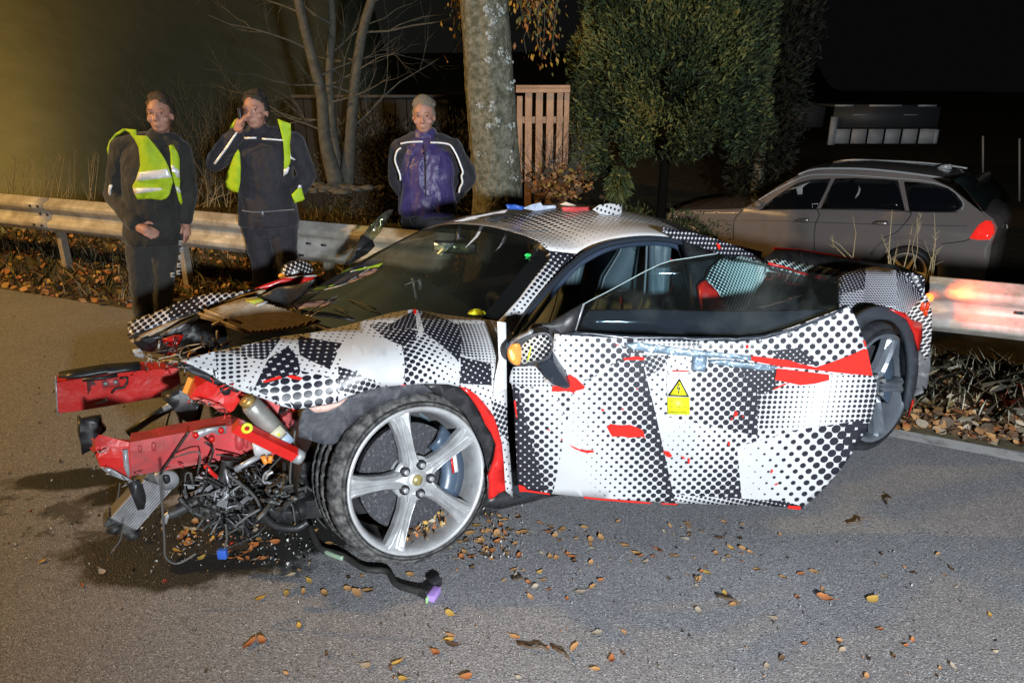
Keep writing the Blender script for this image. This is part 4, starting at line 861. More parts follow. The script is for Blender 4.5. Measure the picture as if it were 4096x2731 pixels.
# ---- interior
hull('dashboard', [(.25, sec(.58, .42, .60)), (.62, sec(.66, .42, .76)), (.85, sec(.62, .45, .72)), (.98, sec(.60, .45, .60))], M_leather, bevel=.03)
hull('bulkhead', [(1.78, sec(.70, .2, .88, .56)), (1.86, sec(.70, .2, .88, .56))], M_leather)
hull('centre_tunnel', [(.9, sec(.13, .2, .46)), (1.78, sec(.13, .2, .42))], M_leather, bevel=.02)
def seat(v0):
    t = bpy.data.objects.new('seat', None); COL.objects.link(t); t.parent = car; ROOT[t.name] = ROOT[car.name]
    rows = []
    pr = [(1.08, .34, .22), (1.2, .36, .25), (1.4, .32, .25), (1.52, .36, .23), (1.58, .55, .24), (1.64, .78, .23), (1.68, .90, .16), (1.70, .98, .12), (1.715, 1.035, .10)]
    for u, z, w in pr: rows.append([CR.loc(u - d, v0 + w * x, z + d * .4) for x, d in ((-1, .07), (-.85, .09), (-.6, .03), (-.3, .0), (0, -.005), (.3, .0), (.6, .03), (.85, .09), (1, .07))])
    o = grid('seat_shell', rows, M_leather, t, thick=.08)
    for s in (-1, 1):
        bm = bmesh.new(); tube(bm, [CR.loc(u - .09, v0 + s * w * .72, z + .03) for u, z, w in pr[3:]], .006, 5); put('seam', bm, pbr('grey_seam', (.12, .13, .15), .5), t)
seat(.36); seat(-.36)
bm = bmesh.new(); c0 = CR.loc(.93, .36, .70); ax = (CR.u * .86 + Vector((0, 0, .5))).normalized(); e1_ = CR.v; e2_ = ax.cross(e1_)
tube(bm, [c0 + (e1_ * math.cos(2 * math.pi * k / 28) + e2_ * math.sin(2 * math.pi * k / 28)) * .175 for k in range(29)], .016, 8, cap=False)
for t in (0, 3.14, 4.71): tube(bm, [c0 + (e1_ * math.cos(t) + e2_ * math.sin(t)) * .17, c0 - ax * .03], .014, 6)
ball(bm, c0 - ax * .03, .055, 12); put('steering_wheel', bm, pbr('wheel_leather', (.16, .16, .15), .4), car)
bm = bmesh.new(); mp = CR.at(1820, 990, .02); box(bm, mp, (Vector((1, .06, -.06)).normalized(), Vector((0, 1, 0)), Vector((.06, 0, 1)).normalized()), (.105, .018, .030)); put('rear_view_mirror', bm, M_black, car, bevel=.012)
bm = bmesh.new(); box(bm, mp + Vector((-.012, -.020, .004)), (Vector((1, .06, -.06)).normalized(), Vector((0, 1, 0)), Vector((.06, 0, 1)).normalized()), (.085, .002, .020)); put('mirror_face', bm, pbr('mirror_reflection', (.55, .58, .36), .15, .6, col2=(.12, .18, .18), ns=22, lo=.45, hi=.55), car)  # reflection painted into the mottled colour of the mirror face
bm = bmesh.new(); cyl(bm, mp + Vector((.01, .02, .03)), mp + Vector((.02, .06, .09)), .010, 8); put('mirror_stalk', bm, M_black, car)
bm = bmesh.new(); tube(bm, [CR.at(x, y, .05) for x, y in ((1668, 1232), (1664, 1190), (1655, 1150), (1650, 1112))], .006, 6); tube(bm, [CR.at(x, y, .05) for x, y in ((1618, 1140), (1650, 1128), (1672, 1124))], .004, 5); box(bm, CR.at(1680, 1138, .05), WX, (.007, .006, .024)); put('phone_holder', bm, M_alu, car)
# test equipment behind the seats, cable and red cord
M_white = pbr('white_plastic', (.46, .47, .47), .5); M_or = pbr('orange_plastic', (.75, .25, .03), .45); M_bl = pbr('blue_plastic', (.03, .10, .45), .45)
eq = bpy.data.objects.new('test_equipment', None); COL.objects.link(eq); eq.parent = car; ROOT[eq.name] = ROOT[car.name]
ev = -.30
for pts, m in (([(2352, 1022), (2400, 1008), (2450, 1006), (2448, 1030), (2360, 1036)], M_white), ([(2345, 1036), (2448, 1026), (2446, 1052), (2348, 1064)], M_black), ([(2372, 1056), (2400, 1052), (2402, 1066), (2374, 1070)], M_or), ([(2402, 1052), (2446, 1050), (2444, 1078), (2404, 1080)], M_white), ([(2346, 1064), (2404, 1070), (2372, 1092), (2350, 1088)], pbr('grey_plastic', (.35, .34, .34), .5)), ([(2400, 1074), (2418, 1070), (2420, 1086), (2404, 1090)], M_bl), ([(2342, 1076), (2356, 1084), (2368, 1112), (2348, 1116)], M_or), ([(2404, 1088), (2436, 1078), (2440, 1092), (2410, 1104)], pbr('yellow_plastic', (.6, .45, .08), .5)), ([(2414, 1004), (2424, 1002), (2418, 1026), (2408, 1028)], M_red)):
    sheet('device', pts, cv(ev), m, eq, step=200, thick=.05, smooth=False)
cb_ = bpy.data.objects.new('cable_loom', None); COL.objects.link(cb_); cb_.parent = car; ROOT[cb_.name] = ROOT[car.name]
for dx in (-14, -5, 4, 13):
    bm = bmesh.new(); tube(bm, [CR.at(*q) for q in crv([(2664 + dx * .8, 1030, .40), (2666 + dx, 1080, .42), (2664 + dx, 1140, .44), (2662 + dx, 1206, .46)], 4)], .0075, 6); put('cable', bm, M_white if dx != 4 else pbr('teal_cable', (.35, .6, .6), .4), cb_)
bm = bmesh.new(); tube(bm, [CR.at(*q) for q in crv([(2648, 1026, .46), (2680, 1036, .46), (2704, 1075, .46), (2702, 1120, .46), (2678, 1170, .46), (2650, 1196, .46)], 4)], .006, 6); put('red_cord', bm, M_red, cb_)
bm = bmesh.new(); box(bm, CR.at(2668, 1066, .47), (CR.u, CR.v, WX[2]), (.03, .01, .012)); put('strap', bm, M_black, cb_)
bm = bmesh.new(); tube(bm, [CR.at(*q) for q in crv([(2425, 1190, .3), (2470, 1165, .3), (2520, 1172, .3), (2545, 1205, .3), (2552, 1225, .3)], 4)], .006, 6); put('grab_handle', bm, M_white, car)
sheet('red_tag', [(2482, 1190), (2496, 1188), (2494, 1240), (2484, 1240)], cv(.35), M_red, car, step=200, thick=.004)
# ------------------------------------------------------------------ torn front end
def px_box(name, face, v, depth, mat, bump=.0, **kw): return sheet(name, face, cv(v), mat, car, step=45, thick=depth, bump=bump, bfreq=8, smooth=False, **kw)
px_box('crash_rail', [(517, 1769), (640, 1747), (761, 1726), (860, 1711), (931, 1700), (1011, 1747), (1017, 1812), (856, 1846), (690, 1875), (523, 1904)], .52, .10, M_reddull, .016)
px_box('crushed_rail_end', [(380, 1754), (397, 1737), (455, 1752), (517, 1769), (523, 1909), (517, 1924), (460, 1900), (402, 1869), (384, 1800)], .53, .10, M_railred, .05)
sheet('bare_metal_edge', [(489, 1800), (512, 1797), (520, 1900), (512, 1912), (496, 1870)], cv(.545), M_alu, car, step=40, thick=.004, bump=.01)
sheet('bare_metal_edge', [(400, 1866), (440, 1872), (520, 1916), (535, 1926), (500, 1922), (430, 1895)], cv(.55), M_alu, car, step=40, thick=.004, bump=.01)
sheet('rail_bracket', [(775, 1725), (826, 1712), (905, 1702), (906, 1732), (870, 1738), (850, 1728), (800, 1750), (798, 1762), (776, 1752)], cv(.535), M_alu, car, step=50, thick=.006)
for x, y in ((782, 1737), (883, 1718), (846, 1752)):
    bm = bmesh.new(); p = CR.at(x, y, .54); cyl(bm, p, p + CR.v * .014, .011, 10); put('bolt', bm, M_red, car)
for x, y, w, h in ((958, 1770, 14, 26), (985, 1762, 8, 26), (560, 1797, 7, 12), (615, 1788, 8, 14)):
    sheet('rail_pressing', crv([(x - w, y - h), (x + w, y - h), (x + w, y + h), (x - w, y + h)], 2, True), cv(.532), M_reddull, car, step=100, thick=.008)
px_box('crash_rail', [(225, 1530), (322, 1514), (430, 1497), (563, 1482), (715, 1471), (724, 1545), (678, 1582), (550, 1604), (425, 1625), (320, 1642), (233, 1653)], -.46, .11, M_railred, .010)
sheet('rail_flange', [(219, 1512), (226, 1506), (232, 1650), (240, 1656), (228, 1660)], cv(-.45), M_alu, car, step=60, thick=.03)
sheet('dark_rail_band', [(346, 1518), (396, 1512), (404, 1600), (372, 1625), (352, 1590)], cv(-.457), pbr('dark_band', (.04, .045, .04), .7, col2=(.14, .03, .03), ns=14), car, step=60, thick=.001)  # dark mottled band across the far rail
sheet('rail_top', [(233, 1512), (322, 1497), (420, 1480), (563, 1470), (563, 1482), (430, 1496), (322, 1514)], cv(-.455), M_black, car, step=60, thick=.09)
sheet('rail_bracket', [(404, 1520), (476, 1508), (482, 1544), (412, 1552)], cv(-.45), M_reddull, car, step=100, thick=.012)
for x, y in ((422, 1532), (462, 1526)):
    bm = bmesh.new(); p = CR.at(x, y, -.44); cyl(bm, p, p + CR.v * .012, .010, 10); put('bolt', bm, M_alu, car)
for c_, w in (([(478, 1512), (510, 1510), (508, 1532), (496, 1550), (460, 1556), (446, 1572)], .006), ([(330, 1520), (400, 1512), (470, 1500)], .009)):
    bm = bmesh.new(); tube(bm, [CR.at(x, y, -.435) for x, y in c_], w, 5); put('bracket_wire', bm, M_black, car)
bm = bmesh.new(); tube(bm, [CR.at(*q) for q in ((384, 1612, -.44), (430, 1598, -.43))], .008, 6); put('tow_pin', bm, M_alu, car)
sheet('duct_bracket', [(322, 1665), (330, 1682), (400, 1676), (408, 1704), (424, 1722), (388, 1752), (384, 1790), (340, 1812), (328, 1820), (318, 1740)], cv(.1), M_black, car, step=50, thick=.05, bump=.02)
bm = bmesh.new(); tube(bm, [CR.at(x, y, .05) for x, y in ((512, 1733), (600, 1674), (724, 1600))], [.018, .017, .022], 8); put('steering_rod', bm, M_black, car)
bm = bmesh.new(); tube(bm, [CR.at(x, y, .06) for x, y in ((655, 1636), (690, 1615), (726, 1598))], .014, 8); put('rod_sleeve', bm, M_alu, car)
sheet('strut_housing', crv([(700, 1570), (740, 1545), (770, 1560), (780, 1620), (800, 1680), (760, 1690), (720, 1670), (690, 1630), (680, 1600)], 3, True), cv(.15), M_black, car, step=40, thick=.12, bump=.03)
px_box('strut_apron', [(787, 1548), (827, 1524), (890, 1532), (985, 1556), (960, 1600), (935, 1640), (919, 1650), (880, 1640), (856, 1618), (800, 1606), (758, 1594)], .66, .08, M_red, .02)
sheet('apron_crease_glint', [(770, 1590), (800, 1592), (850, 1606), (900, 1630), (912, 1652), (880, 1648), (850, 1626), (790, 1612)], cv(.69), pbr('red_glint', (.72, .16, .14), .3, .3), car, step=40, thick=.01, bump=.02)  # crease in lighter red, its glint painted into the colour
sheet('apron_hole', crv([(878, 1552), (900, 1544), (925, 1560), (922, 1575), (895, 1580)], 3, True), cv(.668), M_black, car, step=100, thick=.01)
px_box('strut_apron', [(1010, 1590), (1070, 1598), (1120, 1622), (1110, 1660), (1060, 1650), (1020, 1630)], .60, .05, M_reddull, .02)
px_box('strut_apron', [(1130, 1670), (1160, 1650), (1205, 1640), (1200, 1700), (1160, 1720), (1132, 1700)], .62, .05, M_reddull, .02)
px_box('strut_apron', [(1010, 1750), (1080, 1790), (1100, 1815), (1090, 1850), (1040, 1830), (1018, 1812)], .50, .06, M_reddull, .01)
# damper canister with labels
ca, cb2 = CR.at(998, 1612, .80), CR.at(1128, 1752, .80); cd = (cb2 - ca).normalized()
bm = bmesh.new(); tube(bm, [ca, ca + cd * .01, ca + (cb2 - ca) * .25, ca + (cb2 - ca) * .55, cb2], [.028, .034, .036, .036, .034], 20); put('damper_canister', bm, pbr('canister', (.27, .27, .25), .38, .5, col2=(.38, .38, .35), ns=20), car)
bm = bmesh.new(); tube(bm, [ca - cd * .02, ca], .026, 14); put('canister_cap', bm, pbr('gold_cap', (.45, .30, .10), .4, .6), car)
s_ = CR.v; t_ = cd.cross(s_).normalized(); s_ = t_.cross(cd)
def on_can(f, w, h, off, m, nm):
    p = ca + (cb2 - ca) * f; o_ = (CAM - p).normalized(); o_ = (o_ - cd * o_.dot(cd)).normalized(); bm = bmesh.new(); box(bm, p + o_ * (.036 + off), (cd, cd.cross(o_), o_), (w, h, .0025)); put(nm, bm, m, car)
on_can(.78, .022, .024, .0, pbr('label_cream', (.50, .47, .33), .5), 'canister_label'); on_can(.78, .005, .004, .004, M_lime, 'label_dot'); on_can(.98, .022, .026, .0, pbr('blue_label', (.34, .44, .58), .4), 'canister_label')
def bar(name, pts, r, mat, v, sides=4):
    bm = bmesh.new(); tube(bm, [CR.at(x, y, v) for x, y in pts], r, sides); return put(name, bm, mat, car, smooth=sides > 5)
bar('red_brace', [(940, 1700), (1010, 1735), (1100, 1780), (1188, 1822)], .026, M_red, .86); bar('brace_end', [(1180, 1818), (1205, 1830)], .027, M_alu, .86, 8)
bm = bmesh.new(); p = CR.at(988, 1712, .88); tube(bm, [p + (CR.u * math.cos(k * .6283) + WX[2] * math.sin(k * .6283)) * .014 for k in range(11)], .006, 6); put('yellow_ring', bm, M_lime, car)
sheet('fluid_tank', [(1012, 1770), (1040, 1780), (1085, 1790), (1085, 1822), (1068, 1828), (1020, 1822)], cv(.70), pbr('tank_white', (.60, .60, .60), .4, col2=(.35, .35, .36), ns=18), car, step=60, thick=.05)
bar('orange_hook', [(1052, 1824), (1064, 1850), (1080, 1846), (1082, 1822)], .010, M_or, .72, 6); bar('orange_tab', [(766, 1510), (742, 1570)], .011, M_or, .84)
bar('white_bar', [(938, 1878), (1040, 1822)], .011, M_alu, .66, 6)
# hanging cooler with fins
cf = [(577, 1915), (687, 1954), (548, 2102), (443, 2066)]
r_at = cv(.38); P4 = [r_at(*q) for q in cf]; nrm = (P4[1] - P4[0]).cross(P4[3] - P4[0]).normalized()
if nrm.dot(CAM - P4[0]) < 0: nrm = -nrm
tilt = Vector((0, 0, .05)); P4 = [P4[0] + tilt * 0, P4[1], P4[2] - CR.v * -.02, P4[3]]
rad = bpy.data.objects.new('oil_cooler', None); COL.objects.link(rad); rad.parent = car; ROOT[rad.name] = ROOT[car.name]
bm = bmesh.new(); f_ = [bm.verts.new(p - nrm * .004) for p in P4]; b_ = [bm.verts.new(p - nrm * .075) for p in P4]; bm.faces.new(f_); bm.faces.new(b_[::-1])
for k in range(4): bm.faces.new((f_[k], b_[k], b_[(k + 1) % 4], f_[(k + 1) % 4]))
bmesh.ops.recalc_face_normals(bm, faces=bm.faces); put('core', bm, pbr('cooler_core', (.10, .10, .10), .5, .4), rad, smooth=False)
for k in range(12):
    t = (k + .5) / 12; a_, b2 = P4[0].lerp(P4[1], t), P4[3].lerp(P4[2], t); bm = bmesh.new(); d = (b2 - a_).normalized(); box(bm, (a_ + b2) / 2 + nrm * .002, (d, d.cross(nrm), nrm), ((b2 - a_).length / 2, .0035, .007)); put('fin', bm, M_alu, rad, smooth=False)
for i, j, e in ((0, 1, -1), (3, 2, 1)):
    bm = bmesh.new(); d = (P4[j] - P4[i]).normalized(); o2 = (P4[3] - P4[0]).normalized() * e * .02; box(bm, (P4[i] + P4[j]) / 2 + o2 - nrm * .035, (d, d.cross(nrm), nrm), ((P4[j] - P4[i]).length / 2 + .006, .022, .040)); put('end_tank', bm, M_cast, rad, smooth=False, bevel=.006)
for q in ((460, 2110), (530, 2135)):
    bm = bmesh.new(); ball(bm, r_at(*q), .032, 8, (1, 1, .8)); put('mount', bm, M_cast, rad)
sheet('bracket_plate', [(505, 1925), (560, 1920), (585, 2000), (578, 2035), (550, 2040), (530, 1990)], cv(.46), M_black, car, step=60, thick=.01, bump=.01)
sheet('pump_flange', crv([(620, 1900), (690, 1890), (716, 1920), (700, 1950), (660, 1960), (630, 1930)], 3, True), cv(.42), M_alu, car, step=50, thick=.03, bump=.01)
sheet('flange_hole', crv([(650, 1905), (675, 1902), (682, 1925), (660, 1935)], 3, True), cv(.435), M_black, car, step=100, thick=.004)
# hoses and wires
def hose(pts, r, mat=M_rubber, v=.6, name='hose', n=5):
    bm = bmesh.new(); tube(bm, crv([tuple(CR.at(q[0], q[1], q[2] if len(q) > 2 else v)) for q in pts], n), r, 8); put(name, bm, mat, car)
hose([(912, 1835), (905, 1880), (892, 1915), (862, 1968), (782, 2006), (715, 2040), (676, 2056)], .024); hose([(690, 2046), (664, 2066), (656, 2090)], .012, M_alu)
M_wire = pbr('grey_wire', (.075, .075, .072), .45)
hose([(639, 1896), (649, 2030), (653, 2090), (658, 2164), (662, 2225), (696, 2252), (735, 2243), (785, 2212)], .004, M_wire, .80, 'cable')
hose([(902, 2095), (907, 2150), (897, 2200)], .004, M_wire, .8, 'cable')
bm = bmesh.new(); p = CR.at(890, 2213, .8); box(bm, p, WX, (.016, .012, .018)); put('blue_plug', bm, M_bl, car, bevel=.004)
hose([(758, 1724), (696, 1815), (640, 1896)], .004, M_black, .56, 'strap'); hose([(1031, 2025), (1069, 2078), (1117, 2106), (1189, 2110), (1230, 2085)], .014, M_black, .75)
hose([(911, 1896), (1012, 1978), (1042, 2030), (1070, 2066)], .005, M_wire, .75, 'cable'); hose([(1040, 2035), (985, 2068), (935, 2107)], .005, M_wire, .78, 'cable')
hose([(690, 1610), (668, 1690), (660, 1730)], .004, M_wire, .0, 'cable'); hose([(660, 1730), (645, 1760), (640, 1778)], .004, M_wire, .1, 'cable')
hose([(480, 1930), (470, 1990), (452, 2020)], .003, M_wire, .3, 'cable'); hose([(488, 2128), (478, 2165), (450, 2200), (446, 2212)], .003, M_wire, .62, 'cable')
hose([(1085, 1880), (1060, 1895), (1055, 1925), (1085, 1940)], .006, M_alu, .7); hose([(1092, 1886), (1070, 1900), (1066, 1925), (1100, 1936)], .006, M_alu, .72)
hose([(1180, 1720), (1160, 1900), (1170, 1960)], .004, M_wire, .8, 'cable'); hose([(740, 1980), (742, 1900), (760, 1890)], .003, M_wire, .6, 'cable')
for i in range(90):   # nest of small cut wires
    x, y = 800 + 330 * rs.rand(), 1890 + 190 * rs.rand(); pts = [(x, y, .50 + .1 * rs.rand())]
    for k in range(3): pts.append((pts[-1][0] + rs.randn() * 46, pts[-1][1] + rs.randn() * 40, .55 + .12 * rs.rand()))
    hose(pts, .0022 + .0025 * rs.rand(), rs.choice([M_black, M_wire, M_wire, M_alu, M_black, M_rubber]), name='wire', n=3)
for i in range(26):   # splintered carbon and wires below the bonnet
    x, y = 590 + 300 * rs.rand(), 1375 + 95 * rs.rand(); pts = [(x, y, -.25 + .3 * rs.rand())]
    for k in range(2): pts.append((pts[-1][0] + rs.randn() * 40 + 14, pts[-1][1] - rs.rand() * 34, -.25 + .3 * rs.rand()))
    hose(pts, .0018 + .0025 * rs.rand(), rs.choice([M_carbon, M_carbon, M_wire, M_black, M_or]), name='splinter', n=2)
def lump(cx, cy, v, r, n, mat, name, sx=1.0):
    bm = bmesh.new()
    for i in range(n):
        p = CR.at(cx + rs.randn() * 30 * sx, cy + rs.randn() * 24, v + .03 * rs.randn()); k = rs.choice([0, 1, 1, 2, 2, 2]); q = Vector(rs.randn(3)).normalized()
        rot = q.to_track_quat('Z', 'Y').to_matrix()
        if k == 0: ball(bm, p, r * (.3 + .3 * rs.rand()), 8, (1, .8, .7))
        elif k == 1: cyl(bm, p, p + q * r * 2.4, r * (.12 + .25 * rs.rand()), 8)
        else: box(bm, p, [Vector(c) for c in rot.transposed()], (r * (.5 + .8 * rs.rand()), r * .45, r * .12))
    put(name, bm, mat, car, smooth=False, kind='stuff', bevel=.002)
lump(835, 2035, .62, .030, 36, M_cast, 'gearbox_debris', 1.4); lump(1130, 1990, .78, .030, 34, M_cast, 'steering_knuckle', 1.2); lump(1000, 1960, .60, .022, 40, M_cast, 'small_brackets', 3.0); lump(900, 1960, .62, .018, 30, M_alu, 'small_clips', 3.2); lump(1080, 1910, .45, .024, 34, M_black, 'broken_plastic', 1.4); lump(960, 1960, .4, .030, 60, M_black, 'broken_plastic', 2.4); lump(900, 2080, .55, .030, 40, M_black, 'broken_plastic', 1.6)
lump(760, 1950, .36, .024, 24, M_black, 'broken_plastic', 1.5); lump(1160, 1930, .72, .026, 22, M_rubber, 'broken_plastic')
sheet('red_fragment', [(815, 1870), (832, 1860), (850, 1885), (872, 1905), (868, 1918), (845, 1900)], cv(.66), M_red, car, step=60, thick=.02)
sheet('grey_fragment', [(898, 1985), (912, 1950), (918, 1985), (905, 2002), (880, 2000)], cv(.66), M_alu, car, step=60, thick=.02)
sheet('underbody_tray', [(1055, 2010), (1110, 2040), (1190, 2048), (1228, 2020), (1220, 2070), (1150, 2090), (1090, 2075)], cv(.72), M_black, car, step=40, thick=.10, bump=.01)
hull('subframe', [(-.12, sec(.42, .16, .28)), (.10, sec(.45, .14, .28))], M_black)
for i in range(40):
    pass
hull('front_tub', [(-.22, [(-.60, .52), (.55, .52), (.60, .60), (-.62, .62)]), (.35, [(-.72, .30), (.66, .30), (.62, .70), (-.62, .66)])], M_black)

# torn metal and plastic shards along the broken edges
def shards(name, pts, v, n, size, mats, seed):
    rr = np.random.RandomState(seed); V = []; F = []; mi = []
    for i in range(n):
        k = rr.randint(len(pts) - 1); t = rr.rand(); x = pts[k][0] * (1 - t) + pts[k + 1][0] * t + rr.randn() * 7; y = pts[k][1] * (1 - t) + pts[k + 1][1] * t + rr.randn() * 7
        p = CR.at(x, y, v + .03 * rr.randn()); b = len(V); a = (Vector(rr.randn(3)) + Vector((-.8, 0, -.3))).normalized() * size * (.5 + rr.rand()); c = Vector(rr.randn(3)).normalized() * size * .22
        V += [p, p + a * .5 + c, p + a, p + a * .45 - c * .5]; F.append((b, b + 1, b + 2, b + 3)); mi.append(rr.randint(len(mats)))
    o = put(name, mesh_np(name, [tuple(q) for q in V], F, mi=mi), mats, car, smooth=False, kind='stuff', solid=.002)
shards('torn_shards', [(380, 1760), (400, 1868), (520, 1925), (690, 1880), (860, 1850), (1015, 1815)], .56, 34, .024, [M_alu, M_railred, M_black], 1)
shards('torn_shards', [(720, 1450), (860, 1520), (960, 1565), (1120, 1625), (1230, 1635)], .93, 40, .022, [M_black, M_alu, M_railred, M_black], 2)
shards('torn_shards', [(760, 1590), (860, 1625), (960, 1690), (1040, 1740), (1190, 1700)], .72, 26, .026, [M_black, M_railred, M_alu, M_black], 3)
shards('torn_shards', [(540, 1410), (700, 1440), (860, 1430), (960, 1395)], -.2, 60, .035, [M_black, M_carbon, M_alu, M_black], 4)
shards('torn_shards', [(560, 1480), (720, 1470), (760, 1500)], -.42, 24, .030, [M_railred, M_black, M_alu], 5)
# ---- bonnet: pushed up and split along the far side
b_top = cvf(lambda x, y: -.62 - .10 * (x - 520) / 400)
M_bon = camo('camo_bonnet', [patch_px(lambda x, y: uv_top(on_ground(x, y, .66)), [(480, 1150), (640, 1150), (720, 1340), (480, 1340)], 20, .027, (520, 1300), .50, (640, 1260), .40),
                              patch_px(lambda x, y: uv_top(on_ground(x, y, .66)), [(640, 1150), (800, 1150), (800, 1340), (700, 1340)], 20, .027, (640, 1260), .60, (800, 1200), .62)], default=(R(20), .027, (0, 0, .44)), white=(.66, .66, .70))
bon_at = lambda x, y: on_plane(x, y, CR.at(700, 1250, -.66), CR.u * -.30 + CR.v * .50 + Vector((0, 0, 1)))
uv_bon = lambda p: (CR.inv(p)[0], CR.inv(p)[1])
sheet('bonnet', [(508, 1292), (540, 1277), (643, 1240), (680, 1222), (718, 1203), (780, 1186), (840, 1171), (922, 1170), (978, 1163), (1000, 1160), (940, 1186), (870, 1212), (792, 1242), (704, 1272), (620, 1305), (551, 1338), (517, 1346)], bon_at, M_bon, car, uv_bon, step=30, thick=.008, bump=.02, bfreq=7)
sheet('bonnet_edge', [(524, 1368), (600, 1332), (718, 1279), (790, 1250), (860, 1222), (976, 1184), (1060, 1160), (1072, 1166), (985, 1202), (880, 1240), (800, 1276), (718, 1306), (620, 1340), (540, 1372)], cvf(lambda x, y: -.56 - .12 * (x - 520) / 500), M_carbon, car, step=40, thick=.03, bump=.008)
sheet('bonnet_gap', [(517, 1346), (551, 1338), (704, 1272), (870, 1212), (1000, 1160), (1060, 1158), (976, 1184), (860, 1222), (718, 1279), (600, 1332), (524, 1368)], cvf(lambda x, y: -.60 - .12 * (x - 520) / 500), M_black, car, step=60, thick=.02)
# ribbed beige lining of the front boot, folded up into view
l_at = lambda x, y: on_plane(x, y, CR.at(1000, 1260, -.25), CR.u * -.35 + CR.v * .45 + Vector((0, 0, 1)))
def rib_at(x, y):
    p = l_at(x, y); u, v, z = CR.inv(p); return p
M_lin = pbr('boot_lining', (.40, .33, .25), .85, col2=(.30, .245, .18), ns=22, bump=.4, bs=70)
sheet('boot_lining', [(799, 1268), (820, 1248), (840, 1236), (900, 1214), (976, 1190), (1024, 1198), (1078, 1219), (1180, 1253), (1282, 1282), (1230, 1298), (1180, 1311), (1078, 1325), (993, 1331), (942, 1318), (905, 1304), (874, 1290)], l_at, M_lin, car, step=30, thick=.01, bump=.006)
lpoly = [(799, 1268), (840, 1236), (900, 1214), (976, 1190), (1078, 1219), (1282, 1282), (1180, 1311), (1078, 1325), (993, 1331), (874, 1290)]
def inpoly(x, y, P):
    r = False
    for (x0, y0), (x1, y1) in zip(P, P[1:] + P[:1]):
        if (y0 > y) != (y1 > y) and x < (x1 - x0) * (y - y0) / (y1 - y0) + x0: r = not r
    return r
for k in range(44):
    x0 = 780 + k * 15; run = [ (x0 + 2.2 * j, 1345 - 1.25 * j * 1.0) for j in range(0, 110, 2)]
    run = [q for q in run if inpoly(q[0], q[1], lpoly)]
    if len(run) < 3: continue
    bm = bmesh.new(); tube(bm, [l_at(*q) + Vector((0, 0, .004)) for q in run], .0055, 5); put('lining_rib', bm, M_lin, car)
sheet('lime_sticker', [(982, 1210), (1035, 1201), (1055, 1214), (1018, 1228), (985, 1218)], lambda x, y: l_at(x, y) + Vector((0, 0, .016)), pbr('lime_tape', (.42, .44, .05), .5), car, thick=.002)
sheet('white_tape', [(980, 1206), (1030, 1196), (1034, 1201), (984, 1212)], lambda x, y: l_at(x, y) + Vector((0, 0, .014)), M_white, car, thick=.002)
sheet('white_tape', [(1018, 1230), (1056, 1214), (1072, 1218), (1030, 1240)], lambda x, y: l_at(x, y) + Vector((0, 0, .014)), M_white, car, thick=.002)
for pts in ([(799, 1264), (860, 1285), (930, 1312), (980, 1334)], [(820, 1250), (880, 1272), (960, 1300)], [(850, 1310), (886, 1296), (930, 1268)]):
    bm = bmesh.new(); tube(bm, [l_at(*q) + Vector((0, 0, .012)) for q in pts], .008, 5); put('lining_edge', bm, M_carbon, car)
sheet('headlamp_shell', [(640, 1342), (720, 1300), (790, 1272), (770, 1305), (720, 1330), (660, 1348)], cv(-.45), pbr('dull_lamp', (.20, .20, .21), .3, col2=(.10, .10, .10), ns=20), car, step=40, thick=.03, bump=.01)
sheet('red_fragment', [(650, 1360), (700, 1345), (735, 1342), (712, 1385), (700, 1425), (672, 1420), (690, 1385), (660, 1380)], cv(-.35), M_red, car, step=40, thick=.02, bump=.02)
sheet('white_fragment', [(530, 1402), (560, 1396), (580, 1420), (572, 1434), (540, 1424)], cv(-.5), M_white, car, step=40, thick=.02, bump=.01)
sheet('white_fragment', [(634, 1366), (642, 1360), (638, 1404), (630, 1400)], cv(-.45), M_white, car, step=40, thick=.01)
sheet('white_clip', crv([(866, 1330), (876, 1328), (880, 1355), (868, 1362)], 2, True), cv(.05), M_white, car, step=40, thick=.02)
sheet('cavity_shade', [(535, 1370), (640, 1345), (740, 1300), (800, 1272), (860, 1300), (950, 1330), (1160, 1325), (1290, 1292), (1290, 1330), (1000, 1380), (860, 1410), (760, 1440), (560, 1400)], cv(-.55), M_black, car, step=60, thick=.05, bump=.03)  # black sheet painting the dark hollow under the bonnet
sheet('cowl', [(1020, 1196), (1080, 1165), (1110, 1150), (1180, 1140), (1250, 1118), (1200, 1180), (1158, 1217), (1240, 1290), (1400, 1345), (1560, 1300), (1560, 1320), (1400, 1370), (1200, 1345), (1080, 1225)], cvf(lambda x, y: I(x, [1020, 1158, 1250, 1400, 1560], [-.60, -.52, -.22, .10, .32])), M_black, car, step=40, thick=.02)
sheet('red_far_fender', [(996, 1168), (1060, 1140), (1146, 1110), (1265, 1102), (1240, 1130), (1200, 1140), (1160, 1138), (1105, 1150), (1050, 1160)], cv(-.78), M_red, car, step=40, thick=.015, bump=.01)
sheet('white_edge', [(1140, 1112), (1200, 1104), (1268, 1100), (1264, 1106), (1200, 1110)], cv(-.775), M_white, car, step=80, thick=.01)
bm = bmesh.new(); ball(bm, CR.at(1131, 1160, -.6), .012, 8); put('red_cap', bm, M_red, car)
